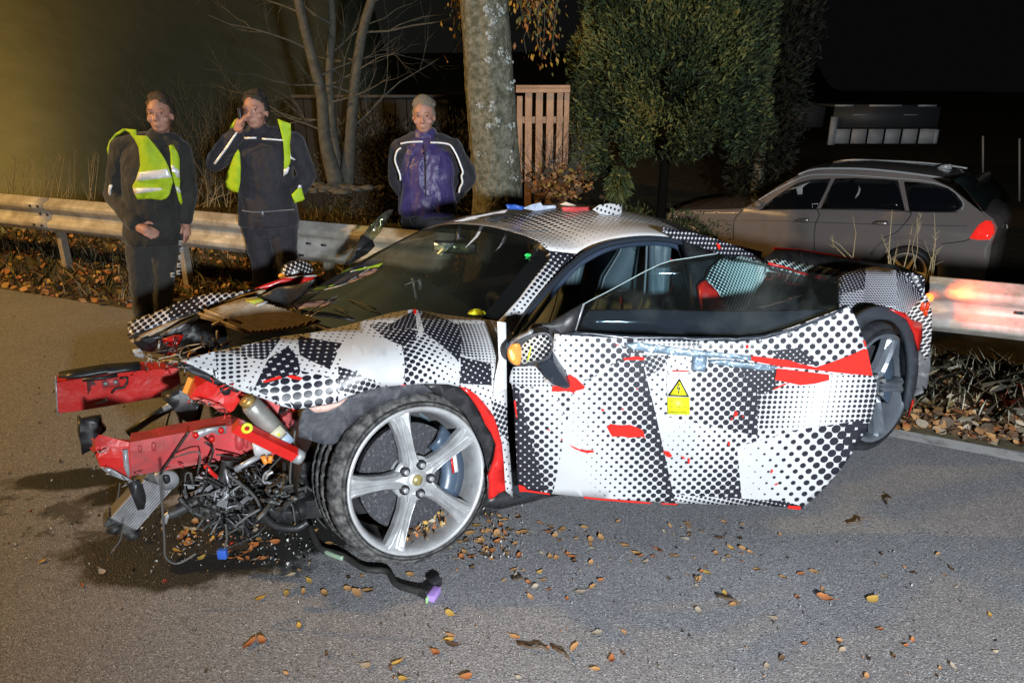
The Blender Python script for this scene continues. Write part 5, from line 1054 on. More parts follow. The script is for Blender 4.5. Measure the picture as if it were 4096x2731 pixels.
# far door mirror
fm = bpy.data.objects.new('far_mirror', None); COL.objects.link(fm); fm.parent = car; ROOT[fm.name] = ROOT[car.name]
def uv_v(p): u, v, z = CR.inv(p); return (u * 1.0, z)
mc = CR.at(1186, 1072, -1.0)
M_mir = camo('camo_mirror', [], default=(R(30), .020, (0, 0, .50)), white=(.70, .64, .56))
rows = []
for i in range(13):
    th_ = math.pi / 2 * i / 12; rows.append([mc + CR.u * (.095 * math.cos(2 * math.pi * k / 24) * math.cos(th_)) + CR.v * (.06 * math.sin(2 * math.pi * k / 24) * math.cos(th_)) + Vector((0, 0, .072 * math.sin(th_) - .028)) for k in range(25)])
grid('mirror_shell', rows, M_mir, fm, uv_v)
rows = [[mc + CR.u * (s * .095 * math.cos(2 * math.pi * k / 24)) + CR.v * (s * .06 * math.sin(2 * math.pi * k / 24)) + Vector((0, 0, z)) for k in range(25)] for s, z in ((1, -.028), (.92, -.05), (.6, -.062), (.02, -.064))]
grid('mirror_base', rows, M_red, fm)
bm = bmesh.new(); ball(bm, mc + CR.u * -.088 + CR.v * .02 + Vector((0, 0, -.03)), .022, 10, (1, 1, .7)); put('indicator', bm, pbr('amber_lens', (.7, .28, .03), .3, emit=(1, .4, .05), es=.3), fm)
bm = bmesh.new(); tube(bm, [mc + Vector((0, 0, -.05)), mc + CR.v * .12 + Vector((0, 0, -.12))], .022, 8); put('mirror_arm', bm, M_black, fm)
# far door, standing open, with its window glass
sheet('far_door_glass', [(1572, 838), (1566, 856), (1545, 890), (1520, 930), (1492, 962), (1452, 940), (1480, 905), (1510, 872), (1545, 845)], cv(-1.25), glass('far_glass', (.62, .66, .45), .3, .1, thin=6), car, step=60, thick=.006)
sheet('far_door', [(1492, 962), (1500, 985), (1470, 1015), (1420, 1045), (1384, 1062), (1392, 1040), (1425, 995), (1452, 940)], cv(-1.25), M_black, car, step=60, thick=.03)

# ------------------------------------------------------------------ left door, swung out
DY = 2.5544
H0 = at_y(2060, 1640, DY)
door = bpy.data.objects.new('door', None); COL.objects.link(door); door.parent = car; ROOT[door.name] = ROOT[car.name]
def dr(off=0.0, b=.035):
    def f(x, y):
        p = at_y(x, y, DY); t = (p.z - .55) / .45; q = (p.x - .65) / .75
        return at_y(x, y, DY - off - b * (1 - .8 * t * t) * (1 - .5 * q * q))
    return f
d0 = dr()
def uv_d(p): return (p.x, p.z)
def d_uv(x, y): return uv_d(d0(x, y))
C6 = lambda pts: [(1900 + .7228 * a, 1150 + .7228 * b) for a, b in pts]
door_out = C6([(440, 255), (520, 262), (700, 272), (930, 280), (1200, 290), (1400, 296), (1500, 292), (1580, 275), (1680, 245), (1780, 210), (1900, 165), (2000, 128), (2065, 110), (2085, 122), (2110, 175), (2140, 255), (2165, 330), (2185, 410), (2200, 488), (2222, 500), (2222, 620), (2195, 720), (2160, 800), (2100, 895), (2040, 985), (1960, 1080), (1880, 1160), (1810, 1222), (1700, 1212), (1500, 1202), (1300, 1198), (1110, 1193), (900, 1180), (700, 1166), (600, 1158), (420, 1140), (300, 1120), (240, 1105), (232, 1000), (222, 800), (214, 640), (205, 545), (190, 520), (196, 470), (212, 440), (330, 420), (430, 330)])
def DPx(poly, deg, s, g0, r0, g1, r1):
    g = C6([g0, g1]); return patch_px(d_uv, C6(poly), deg, s, g[0], r0, g[1], r1)
dp = [DPx([(190, 430), (480, 440), (560, 560), (205, 560)], 0, 0.0155, (200, 500), .30, (560, 500), .22),
      DPx([(430, 250), (940, 270), (935, 350), (520, 560), (440, 400)], 45, 0.0277, (450, 300), .12, (920, 330), .52),
      DPx([(205, 540), (440, 560), (560, 900), (420, 1145), (300, 1145)], 45, 0.0268, (300, 850), .48, (550, 777), .05),
      DPx([(900, 340), (1115, 1200), (430, 1150), (545, 560)], 45, 0.0272, (534, 875), .02, (1000, 760), .52),
      DPx([(205, 540), (240, 560), (388, 1150), (225, 1110)], 45, 0.0234, (215, 560), .62, (300, 1100), .68),
      DPx([(880, 330), (940, 420), (1118, 1200), (1075, 1200)], 45, 0.0272, (0, 0), .60, (4000, 0), .60),
      DPx([(935, 440), (1500, 400), (1600, 480), (1562, 830), (1050, 900)], 45, 0.0272, (960, 700), .14, (1560, 640), .60),
      DPx([(1000, 700), (1562, 820), (1500, 1205), (1110, 1200)], 45, 0.0272, (1130, 760), .06, (1420, 1060), .46),
      DPx([(1562, 480), (2240, 480), (2240, 800), (1780, 790), (1562, 830)], 0, 0.0203, (1570, 600), .46, (1900, 660), .04),
      DPx([(1900, 480), (2240, 480), (2240, 780), (1900, 790)], 0, 0.0203, (1900, 640), .06, (2200, 680), .48),
      DPx([(1450, 880), (1780, 786), (2130, 735), (2240, 790), (1810, 1240), (1480, 1215)], 45, 0.0371, (1560, 960), .10, (2080, 860), .60),
      DPx([(1560, 300), (2070, 90), (2200, 360), (1890, 450), (1560, 380)], 45, 0.0311, (0, 0), .34, (4000, 0), .34),
      DPx([(1640, 350), (1790, 332), (1905, 432), (1700, 405)], 40, 0.0173, (0, 0), .64, (4000, 0), .64),
      DPx([(1440, 440), (1665, 450), (1665, 560), (1560, 605), (1500, 500)], 40, 0.0191, (0, 0), .60, (4000, 0), .66),
      DPx([(925, 280), (1245, 288), (1235, 335), (945, 355)], 0, 0.0182, (930, 310), .22, (1230, 310), .46),
      DPx([(925, 372), (1135, 378), (960, 495)], 30, 0.0182, (930, 400), .50, (1100, 400), .40),
      DPx([(1075, 372), (1215, 382), (1205, 460), (1050, 470)], 30, 0.0259, (0, 0), .14, (4000, 0), .14),
      DPx([(1110, 1145), (1720, 1180), (1820, 1215), (1820, 1240), (1110, 1215)], 15, 0.0182, (1120, 1170), .26, (1500, 1180), .44)]
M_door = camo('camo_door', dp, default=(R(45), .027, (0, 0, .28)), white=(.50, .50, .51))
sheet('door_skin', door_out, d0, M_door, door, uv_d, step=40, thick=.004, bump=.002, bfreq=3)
sheet('inner_panel', [(x, y) for x, y in C6([(450, 275), (1400, 310), (1600, 290), (2050, 135), (2180, 420), (2200, 600), (2000, 1000), (1790, 1200), (620, 1145), (250, 1095), (225, 560), (440, 420)])], lambda x, y: at_y(x, y, DY) + Vector((0, .035, 0)), M_leather, door, step=120, thick=.05)
d1 = dr(.005)
for pts in ([(425, 575), (432, 532), (460, 535), (500, 520), (520, 480), (560, 500), (610, 550), (600, 562), (560, 570), (545, 585), (520, 572), (470, 575)],
            [(730, 770), (750, 755), (800, 762), (860, 760), (900, 775), (930, 790), (942, 832), (920, 825), (860, 830), (800, 822), (760, 825), (745, 800)],
            [(1530, 378), (1620, 388), (1740, 402), (1800, 422), (1890, 442), (2000, 405), (2100, 365), (2158, 338), (2172, 345), (2200, 488), (2050, 475), (1900, 458), (1700, 438), (1530, 405)],
            [(1672, 448), (1800, 462), (1960, 482), (1960, 512), (1880, 532), (1800, 540), (1730, 525), (1660, 510)],
            [(520, 868), (545, 880), (580, 895), (620, 900), (655, 900), (660, 910), (625, 915), (590, 908), (545, 888)],
            [(1040, 902), (1075, 908), (1092, 930), (1080, 940), (1060, 935)], [(1140, 930), (1160, 938), (1165, 948), (1150, 945)], [(1178, 945), (1190, 945), (1188, 972), (1178, 975)],
            [(600, 1156), (700, 1166), (900, 1182), (975, 1190), (975, 1196), (880, 1190), (700, 1175), (605, 1166)], [(1030, 1192), (1118, 1195), (1118, 1202), (1030, 1198)],
            [(1735, 1205), (1800, 1210), (1805, 1222), (1790, 1228), (1730, 1220)], [(820, 392), (850, 386), (900, 380), (940, 388), (935, 402), (860, 400), (825, 404)], [(1095, 458), (1185, 460), (1185, 465), (1095, 465)],
            [(1440, 682), (1455, 690), (1450, 712), (1430, 715)], [(1415, 722), (1428, 722), (1420, 738)], [(1478, 708), (1488, 710), (1482, 722)], [(1650, 560), (1720, 530), (1725, 534), (1655, 566)], [(1500, 318), (1514, 316), (1514, 335), (1502, 338)],
            [(215, 625), (226, 630), (234, 718), (228, 722)], [(240, 1090), (275, 1100), (285, 1118), (412, 1138), (415, 1146), (280, 1128), (248, 1130)], [(770, 312), (800, 318), (790, 322)], [(700, 670), (716, 674), (712, 685), (700, 682)], [(808, 668), (826, 672), (818, 680)], [(890, 560), (902, 556), (900, 568)],
            [(1640, 1005), (1652, 1010), (1640, 1030), (1636, 1025)], [(1655, 1090), (1680, 1080), (1668, 1095)], [(400, 780), (415, 786), (408, 794)], [(476, 834), (488, 840), (480, 846)], [(1398, 855), (1412, 852), (1410, 872), (1400, 872)], [(2148, 295), (2158, 292), (2166, 325), (2160, 330)]):
    sheet('scrape', C6(pts), d1, M_scrape, door, step=30, thick=.0006, smooth=False)
# crumpled silver tape over the torn handle recess
M_tape = pbr('silver_tape', (.30, .40, .50), .32, .45, col2=(.17, .24, .31), ns=24, bump=.9, bs=26)
sheet('silver_tape', C6([(828, 322), (840, 308), (900, 306), (1000, 318), (1100, 332), (1200, 345), (1330, 358), (1440, 372), (1528, 380), (1530, 405), (1500, 402), (1400, 392), (1300, 385), (1210, 380), (1100, 372), (980, 360), (880, 345)]), dr(.010), M_tape, door, step=18, thick=.004, bump=.006, bfreq=34)
sheet('silver_tape', C6([(1205, 378), (1285, 384), (1280, 440), (1268, 468), (1200, 456)]), dr(.007), M_tape, door, step=18, thick=.003, bump=.004, bfreq=30)
sheet('silver_tape', C6([(1290, 400), (1400, 402), (1530, 420), (1680, 436), (1650, 452), (1660, 462), (1560, 455), (1420, 436), (1300, 420)]), dr(.012), M_tape, door, step=18, thick=.004, bump=.008, bfreq=34)
# high-voltage warning label
lab = lambda off: dr(off)
def c7(pts): return [(2600 + .3189 * a, 1250 + .3189 * b) for a, b in pts]
sheet('warning_label', c7([(212, 770), (520, 770), (512, 1060), (214, 1060)]), lab(.004), pbr('label_white', (.80, .80, .80), .4), door, step=400, thick=.001)
sheet('warning_label', c7([(220, 1060), (497, 1066), (497, 1282), (220, 1272)]), lab(.0052), pbr('label_yellow', (.80, .78, .02), .45), door, step=400, thick=.001)
sheet('warning_triangle', c7([(370, 820), (490, 1056), (222, 1044)]), lab(.0055), pbr('label_black', (.01, .01, .012), .4), door, step=400, thick=.0008)
sheet('warning_triangle', c7([(370, 860), (462, 1038), (252, 1030)]), lab(.0068), pbr('label_yellow', (.80, .78, .02), .45), door, step=400, thick=.0008)
sheet('lightning_bolt', c7([(362, 885), (374, 890), (352, 945), (382, 940), (365, 992), (372, 996), (356, 1018), (346, 992), (354, 992), (360, 955), (330, 965)]), lab(.0080), pbr('label_black', (.01, .01, .012), .4), door, step=400, thick=.0008)
def dtext(txt, x, y, w):
    cu = bpy.data.curves.new('label_text', 'FONT'); cu.body = txt; cu.size = .02; cu.align_x = 'CENTER'; o = bpy.data.objects.new('label_text', cu)
    COL.objects.link(o); dg = bpy.context.evaluated_depsgraph_get(); me = bpy.data.meshes.new_from_object(o.evaluated_get(dg)); bpy.data.objects.remove(o)
    q = c7([(x, y)])[0]; p = lab(.0062)(*q); q2 = c7([(x + 100, y + 3)])[0]; d = (lab(.0062)(*q2) - p).normalized()
    xs = [v.co.x for v in me.vertices]; k = w * .3189 / 1150 / max(.001, max(xs) - min(xs))
    M = Matrix((( d.x, 0, 0, p.x), (d.y, 0, -1, p.y), (d.z, 1, 0, p.z), (0, 0, 0, 1))); me.transform(M @ Matrix.Scale(k, 4)); put('label_text', me, pbr('label_ink', (.02, .02, .01), .5), door, smooth=False)
dtext('High Voltage Hybrid', 358, 1122, 240); dtext('Max. Voltage Power', 358, 1188, 240); dtext('Hochvolt Hybrid', 358, 1254, 210)
# window glass of the door with its frame lines
g_at = lambda x, y: at_y(x, y, DY + .02 + .025 * max(0, (1330 - y)) / 250.0)
sheet('window_glass', [(2310, 1336), (2340, 1214), (2440, 1160), (2638, 1056), (2760, 1030), (2866, 1013), (2960, 1036), (3080, 1062), (3280, 1096), (3372, 1112), (3365, 1180), (3350, 1240), (3330, 1256), (3180, 1318), (3060, 1350), (2950, 1360), (2760, 1352)], g_at, glass('door_glass', (.88, .97, .98), .05, .05, refl=(.06, .08, .09)), door, step=80, thick=.004)
bm = bmesh.new(); tube(bm, [g_at(*q) - Vector((0, .004, 0)) for q in crv([(2200, 1298), (2332, 1216), (2440, 1160), (2638, 1056), (2760, 1030), (2866, 1013)], 3)], .0022, 5); put('glass_edge', bm, pbr('glass_edge', (.24, .32, .33), .4), door)
bm = bmesh.new(); tube(bm, [g_at(*q) - Vector((0, .004, 0)) for q in ((2294, 1338), (2316, 1270), (2334, 1214))], .005, 6); put('glass_guide', bm, M_alu, door)
sheet('window_sill_trim', [(2310, 1328), (2500, 1342), (2760, 1350), (2950, 1352), (3060, 1342), (3180, 1310), (3330, 1252), (3395, 1222), (3330, 1262), (3180, 1322), (3060, 1356), (2950, 1366), (2760, 1362), (2500, 1354), (2240, 1338)], dr(.004), M_trim, door, step=60, thick=.02)
sheet('sail_panel', [(2070, 1362), (2130, 1300), (2200, 1296), (2330, 1218), (2296, 1338), (2240, 1336), (2216, 1332), (2210, 1390), (2150, 1400), (2090, 1400)], dr(-.012, .01), M_black, door, step=80, thick=.02)
sheet('inner_trim', [(2312, 1246), (2600, 1240), (2760, 1246), (2940, 1250), (3120, 1246), (3335, 1240), (3330, 1256), (3180, 1318), (3060, 1350), (2950, 1360), (2760, 1352), (2500, 1344), (2308, 1334)], lambda x, y: at_y(x, y, DY + .06), pbr('inner_trim', (.018, .017, .024), .95, spec=.05), door, step=120, thick=.02)
# door mirror folded back, lit indicator
mi_ = bpy.data.objects.new('door_mirror', None); COL.objects.link(mi_); mi_.parent = car; ROOT[mi_.name] = ROOT[car.name]
m_at = lambda off: (lambda x, y: at_y(x, y, DY - .16 - off))
shell = crv([(2040, 1395), (2060, 1372), (2092, 1352), (2130, 1338), (2172, 1330), (2200, 1340), (2214, 1372), (2208, 1410), (2192, 1438), (2140, 1456), (2100, 1466), (2060, 1462), (2036, 1446), (2030, 1420)], 3, True)
sheet('mirror_shell', shell, m_at(0), pbr('mirror_body', (.035, .035, .04), .35, coat=.3), mi_, step=30, thick=.07, bevel=.012)
M_refl = camo('camo_reflected', [], default=(R(35), .016, lin((.04, 1.0), .2, (.16, .95), .62)), white=(.62, .60, .54))  # reflection of the wrap, painted onto the mirror glass
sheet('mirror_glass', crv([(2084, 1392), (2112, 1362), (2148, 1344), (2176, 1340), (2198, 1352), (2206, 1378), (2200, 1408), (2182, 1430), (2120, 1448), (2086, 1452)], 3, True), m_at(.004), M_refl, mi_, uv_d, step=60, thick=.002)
sheet('mirror_glint', [(2118, 1402), (2124, 1382), (2126, 1390), (2120, 1420), (2112, 1446), (2108, 1440), (2114, 1418)], m_at(.007), M_lime, mi_, step=100, thick=.001)  # glint on the mirror painted as a thin lime sheet
sheet('indicator', crv([(2032, 1400), (2048, 1382), (2072, 1376), (2084, 1394), (2082, 1452), (2064, 1460), (2042, 1446), (2030, 1424)], 3, True), m_at(.006), pbr('amber_lit', (.70, .28, .04), .3, emit=(1.0, .33, .03), es=.22, col2=(.30, .16, .06), ns=20), mi_, step=20, thick=.02)
sheet('indicator_glow', crv([(2038, 1402), (2046, 1404), (2058, 1426), (2052, 1440), (2042, 1428)], 3, True), m_at(.010), pbr('amber_hot', (.9, .6, .1), .3, emit=(1.0, .62, .12), es=3.0), mi_, step=40, thick=.008)
sheet('mirror_arm', [(2150, 1462), (2196, 1440), (2214, 1446), (2240, 1490), (2270, 1530), (2282, 1548), (2262, 1556), (2214, 1540), (2192, 1520)], lambda x, y: at_y(x, y, DY - .12 + .07 * (y - 1450) / 100), M_trim, mi_, step=40, thick=.05, bevel=.006)
sheet('mirror_foot', [(2172, 1522), (2196, 1516), (2240, 1530), (2276, 1530), (2270, 1548), (2214, 1542)], dr(.012), M_white, mi_, step=60, thick=.01)
sheet('mirror_strut', [(2056, 1366), (2080, 1346), (2110, 1334), (2118, 1322), (2134, 1324), (2128, 1336), (2096, 1350), (2070, 1372)], m_at(-.01), M_alu, mi_, step=30, thick=.03, bump=.006)
# cloth and torn foil lying on the roof: things of their own
def flap(name, pts, v, mat, label, cat, uvf=None, bump=.03):
    c = sheet(name, pts, cv(v), mat, None, uvf, step=14, thick=.004, bump=bump, bfreq=12); tag(c, label, cat); return c
RVZ = -.05
flap('cloth', [(2025, 818), (2061, 818), (2100, 829), (2091, 840), (2032, 836)], RVZ, M_bl, 'blue end of crumpled cloth on the car roof', 'cloth')
flap('cloth', [(2090, 834), (2125, 820), (2163, 810), (2172, 824), (2219, 822), (2238, 835), (2233, 852), (2168, 850)], RVZ, pbr('pale_cloth', (.55, .60, .72), .7, col2=(.30, .36, .48), ns=26), 'pale blue crumpled cloth in the middle of the roof', 'cloth')
flap('cloth', [(2240, 818), (2265, 809), (2308, 822), (2282, 832)], RVZ, pbr('cream_cloth', (.65, .52, .40), .7), 'cream scrap of cloth on the car roof', 'cloth')
flap('cloth', [(2246, 829), (2363, 829), (2374, 834), (2346, 852), (2253, 846)], .08, pbr('red_cloth', (.55, .06, .06), .6), 'red strip of cloth on the car roof beside the torn foil', 'cloth')
flap('torn_foil', [(2372, 839), (2397, 820), (2440, 814), (2487, 820), (2489, 844), (2480, 876), (2448, 866), (2397, 856)], .18, camo('camo_foil', [], default=(R(20), .026, (0, 0, .26))), 'torn dotted foil flap standing up at the back of the roof', 'foil', uv_side)
flap('tape_strip', [(1815, 886), (1880, 868), (1990, 848), (2032, 838), (2020, 852), (1930, 872), (1850, 886)], .0, pbr('pale_tape', (.50, .46, .44), .5), 'pale strip of tape along the far front edge of the roof', 'tape', None, .01)
flap('tape_strip', [(1930, 880), (2010, 862), (2060, 858), (2050, 866), (2010, 876), (1985, 892)], .18, M_black, 'black strip of tape near the front of the roof', 'tape', None, .01)
# ------------------------------------------------------------------ parked estate car on the lower lane
ES = Frame((3.1352, 10.9966, 0), math.degrees(-0.63786)); EZ = -0.7608
est = thing('estate_car', 'dark metallic estate car with chrome roof rails parked on the lower lane', 'car', ES.loc(1.3, 0, EZ))
C3 = lambda pts: [(2600 + a / 1.568, 300 + b / 1.568) for a, b in pts]
def px_of(p):
    q = p - CAM; d = q.dot(_fw); return (2048 + FPX * q.dot(_rt) / d, 1365.5 + FPX * q.dot(_dn) / d)
def e_v(z): return np.interp(z, [.0, .25, .55, .82, .90, 1.33], [.80, .84, .86, .845, .80, .56])
def e_at(off=0.0):
    def f(x, y):
        v = .8
        for _ in range(12):
            p = ES.at(x, y, v); v = .5 * v + .5 * (float(e_v(p.z - EZ)) + off)
        return ES.at(x, y, v)
    return f
ea = e_at()
M_est = pbr('estate_paint', (.245, .205, .185), .26, .0, coat=1.0, col2=(.225, .195, .185), ns=3)
top_px = C3([(72, 905), (90, 878), (150, 856), (300, 850), (450, 848), (560, 845), (600, 830), (700, 768), (800, 700), (930, 628), (1010, 606), (1100, 592), (1300, 590), (1500, 604), (1700, 628), (1885, 656), (1950, 700), (2020, 780), (2080, 858), (2130, 905), (2165, 960), (2150, 1030), (2130, 1080), (2125, 1140)])
def emir(p): u, v, z = ES.inv(p); return ES.loc(u, -v, z)
top3 = [ea(*q) for q in top_px]
uF = ES.inv(top3[0])[0]; uR = ES.inv(top3[-1])[0]
def low(u, z): return ES.loc(u, float(e_v(z)), EZ + z)
r_ar = .335
bot = [low(uR, .30)]
uRW = ES.inv(ES.at(3628, 1070, .84))[0]; uFW = ES.inv(ES.at(2756, 920, .84))[0]
def arc(uc): return [low(uc - r_ar * math.cos(math.pi * k / 12) * -1, .30 + r_ar * math.sin(math.pi * k / 12)) for k in range(13)]
bot += [low(uRW + .36, .22)] + arc(uRW) + [low(uRW - .36, .2), low(uFW + .36, .2)] + arc(uFW) + [low(uFW - .36, .22), low(uF + .04, .26)]
side = top3 + bot
bm = bmesh.new(); L_ = [bm.verts.new(p) for p in side]; Rm = [bm.verts.new(emir(p)) for p in side]; n = len(side)
f1 = bm.faces.new(L_); f2 = bm.faces.new(Rm[::-1]); bmesh.ops.triangulate(bm, faces=[f1, f2])
for k in range(n):
    k2 = (k + 1) % n; up = k < len(top3) - 1
    m0 = (L_[k].co + Rm[k].co) / 2; m1 = (L_[k2].co + Rm[k2].co) / 2
    try: bm.faces.new((L_[k], Rm[k], Rm[k2], L_[k2]))
    except ValueError: pass
for v in bm.verts: v.co -= ES.v * (.05 if ES.inv(v.co)[1] > 0 else -.05)
bmesh.ops.recalc_face_normals(bm, faces=bm.faces)
bmesh.ops.subdivide_edges(bm, edges=[e for e in bm.edges if abs(ES.inv(e.verts[0].co)[1] - ES.inv(e.verts[1].co)[1]) > .6 and e.calc_length() < 2.2 and abs(ES.inv(e.verts[0].co)[0] - ES.inv(e.verts[1].co)[0]) < .02], cuts=5)
for v in bm.verts:
    u, w, z = ES.inv(v.co)
    if z - EZ > .70:
        k = max(0, 1 - (w / max(.4, float(e_v(z - EZ)))) ** 2); v.co.z += (.045 if z - EZ > 1.1 else .03) * k
    if u < .0: v.co += ES.u * -.10 * max(0, 1 - (w / .84) ** 2)
    if u > uR - .25 and z - EZ < 1.0: v.co += ES.u * .09 * max(0, 1 - (w / .84) ** 2)
put('body', bm, M_est, est, smooth=False, bevel=.03)
sheet('body_side', top_px + [px_of(p) for p in bot], e_at(.006), M_est, est, step=22, thick=.02)
M_eg = pbr('dark_window', (.006, .007, .009), .06, coat=.5)
for nm, pts in (('side_window', [(702, 842), (730, 810), (790, 762), (850, 722), (920, 680), (1010, 656), (1135, 650), (1100, 730), (1044, 838)]), ('side_window', [(1072, 838), (1110, 750), (1160, 650), (1300, 645), (1400, 646), (1555, 662), (1600, 850), (1400, 842)]), ('side_window', [(1628, 852), (1592, 668), (1680, 674), (1780, 686), (1870, 712), (1915, 745), (1955, 798), (1960, 820), (1938, 845), (1900, 860), (1760, 856)])):
    sheet(nm, C3(pts), e_at(.012), M_eg, est, step=40, thick=.004)
M_chr = pbr('chrome', (.66, .66, .66), .30, .2)
def eline(name, pts, r, mat, off=.014, n=4):
    bm = bmesh.new(); tube(bm, [e_at(off)(*q) for q in crv(C3(pts), n)], r, 6); put(name, bm, mat, est)
eline('window_trim', [(640, 820), (720, 760), (850, 690), (960, 640), (1060, 625), (1250, 628), (1500, 645), (1700, 662), (1830, 690), (1910, 735), (1965, 800), (1955, 845)], .006, M_chr)
eline('window_sill', [(690, 846), (1040, 842), (1400, 848), (1700, 858), (1930, 862)], .006, M_black)
eline('roof_rail', [(930, 626), (985, 604), (1080, 588), (1300, 588), (1500, 603), (1700, 627), (1840, 648), (1888, 658)], .014, M_chr, .03)
bm = bmesh.new(); tube(bm, [ES.at(x, y, -.42) for x, y in crv(C3([(1138, 555), (1180, 543), (1280, 533), (1450, 538), (1650, 547), (1800, 560), (1900, 572), (1990, 586)]), 3)], .013, 6); put('roof_rail', bm, M_chr, est)
sheet('antenna_fin', C3([(1795, 585), (1830, 566), (1885, 560), (1892, 590), (1830, 594)]), lambda x, y: ES.at(x, y, 0), M_chr, est, step=100, thick=.04)
eline('body_crease', [(430, 912), (700, 912), (1000, 922), (1400, 936), (1700, 942), (1990, 948)], .005, pbr('estate_crease', (.11, .115, .14), .3, .2), .008)
for pts in ([(582, 846), (540, 890), (525, 930), (522, 1030)], [(1046, 840), (1062, 880), (1040, 930), (1030, 1000), (1032, 1110)], [(1602, 855), (1640, 870), (1590, 940), (1540, 990), (1470, 1020)], [(1830, 1058), (1900, 1052), (1985, 1038), (2005, 1025)]):
    eline('panel_gap', pts, .005, M_black, .008)
for x0, x1, y in ((905, 1000, 914), (1395, 1495, 928)):
    sheet('door_handle', crv(C3([(x0, y), (x0 + 30, y - 14), (x1 - 15, y - 16), (x1, y - 2), (x1 - 15, y + 12), (x0 + 30, y + 10)]), 2, True), e_at(.03), pbr('handle_metal', (.40, .36, .33), .3, .7), est, step=60, thick=.02)
sheet('tail_lamp', C3([(2003, 1025), (2030, 985), (2062, 940), (2105, 912), (2140, 916), (2158, 950), (2160, 990), (2130, 1032), (2060, 1034)]), e_at(.016), pbr('tail_red', (.75, .02, .015), .2, coat=.8, emit=(1, .03, .02), es=.7), est, step=30, thick=.03)
sheet('headlamp', crv(C3([(72, 930), (84, 885), (130, 872), (178, 876), (165, 905), (130, 935), (95, 945)]), 2, True), e_at(.014), pbr('headlamp', (.55, .50, .42), .2, .4, col2=(.25, .22, .18), ns=30), est, step=30, thick=.03)
bm = bmesh.new(); p = e_at(.10)(*C3([(676, 812)])[0]); ball(bm, p, .075, 12, (.8, .9, .75)); put('wing_mirror', bm, M_est, est)
sheet('rear_window', C3([(1910, 655), (2010, 620), (2130, 608), (2200, 690), (2270, 785), (2180, 830), (2092, 856), (2040, 790), (1980, 712)]), lambda x, y: on_plane(x, y, e_at(.0)(*C3([(2085, 862)])[0]) + ES.u * .03, (ES.u * 1.0 + WX[2] * .62)), pbr('hatch_glass', (.010, .016, .016), .15, coat=.3), est, step=60, thick=.01)
sheet('arch_trim', C3([(1380, 1130), (1395, 1100), (1430, 1062), (1480, 1028), (1550, 1008), (1640, 1005), (1720, 1030), (1780, 1075), (1815, 1140), (1800, 1145), (1765, 1090), (1710, 1050), (1640, 1026), (1550, 1028), (1490, 1048), (1440, 1080), (1400, 1130)]), e_at(.016), M_est, est, step=30, thick=.05)
def ewheel(uc, v=.80):
    w = bpy.data.objects.new('wheel', None); COL.objects.link(w); w.parent = est; ROOT[w.name] = ROOT[est.name]
    c = ES.loc(uc, v, EZ + .30); n = ES.v; a = ES.u; b = WX[2]; M = lambda r, t, y: c + (a * math.cos(t) + b * math.sin(t)) * r + n * y
    grid('tyre', [[M(r, 2 * math.pi * i / 40, y) for r, y in ((.2, -.18), (.29, -.19), (.305, -.15), (.305, -.04), (.29, 0), (.24, .012), (.222, .0))] for i in range(41)], M_rubber, w)
    m = pbr('estate_rim', (.80, .70, .55), .45, .0)
    grid('rim', [[M(r, 2 * math.pi * i / 40, y) for r, y in ((.226, .004), (.222, .008), (.212, 0), (.20, -.05), (.19, -.16))] for i in range(41)], m, w)
    for k in range(5):
        t = 1.2 + 2 * math.pi * k / 5
        bm = bmesh.new(); d = a * math.cos(t) + b * math.sin(t); box(bm, c + d * .115 + n * -.02, (d, n, d.cross(n)), (.10, .012, .017)); put('spoke', bm, m, w, smooth=False, bevel=.004)
    bm = bmesh.new(); cyl(bm, c + n * -.03, c + n * .0, .045, 16); put('hub', bm, m, w)
    bm = bmesh.new(); cyl(bm, c + n * -.12, c + n * -.08, .17, 24); put('brake_disc', bm, M_black, w)
ewheel(uRW, .89); ewheel(uFW, .86)
for v in (-.80,):
    for uc in (uRW, uFW):
        w = bpy.data.objects.new('wheel', None); COL.objects.link(w); w.parent = est; ROOT[w.name] = ROOT[est.name]
        bm = bmesh.new(); cyl(bm, ES.loc(uc, v - .02, EZ + .30), ES.loc(uc, v + .18, EZ + .30), .305, 32); put('tyre', bm, M_rubber, w)
sheet('inside_card', C3([(855, 722), (920, 700), (1010, 668), (975, 690), (958, 705), (955, 748), (925, 750), (918, 712)]), e_at(.016), pbr('pale_card_glint', (.40, .40, .38), .7), est, step=60, thick=.003)
sheet('seat_glint', C3([(1285, 776), (1305, 730), (1310, 690), (1322, 720), (1310, 750), (1292, 770)]), e_at(.016), pbr('pale_card_glint', (.40, .40, .38), .7), est, step=60, thick=.003)  # pale sheet painting a glint on the seat behind the window
sheet('plate_mark', C3([(2232, 940), (2240, 934), (2246, 960), (2236, 966)]), lambda x, y: ES.at(x, y, .42), pbr('pale_card_glint', (.4, .4, .38), .7), est, thick=.004)

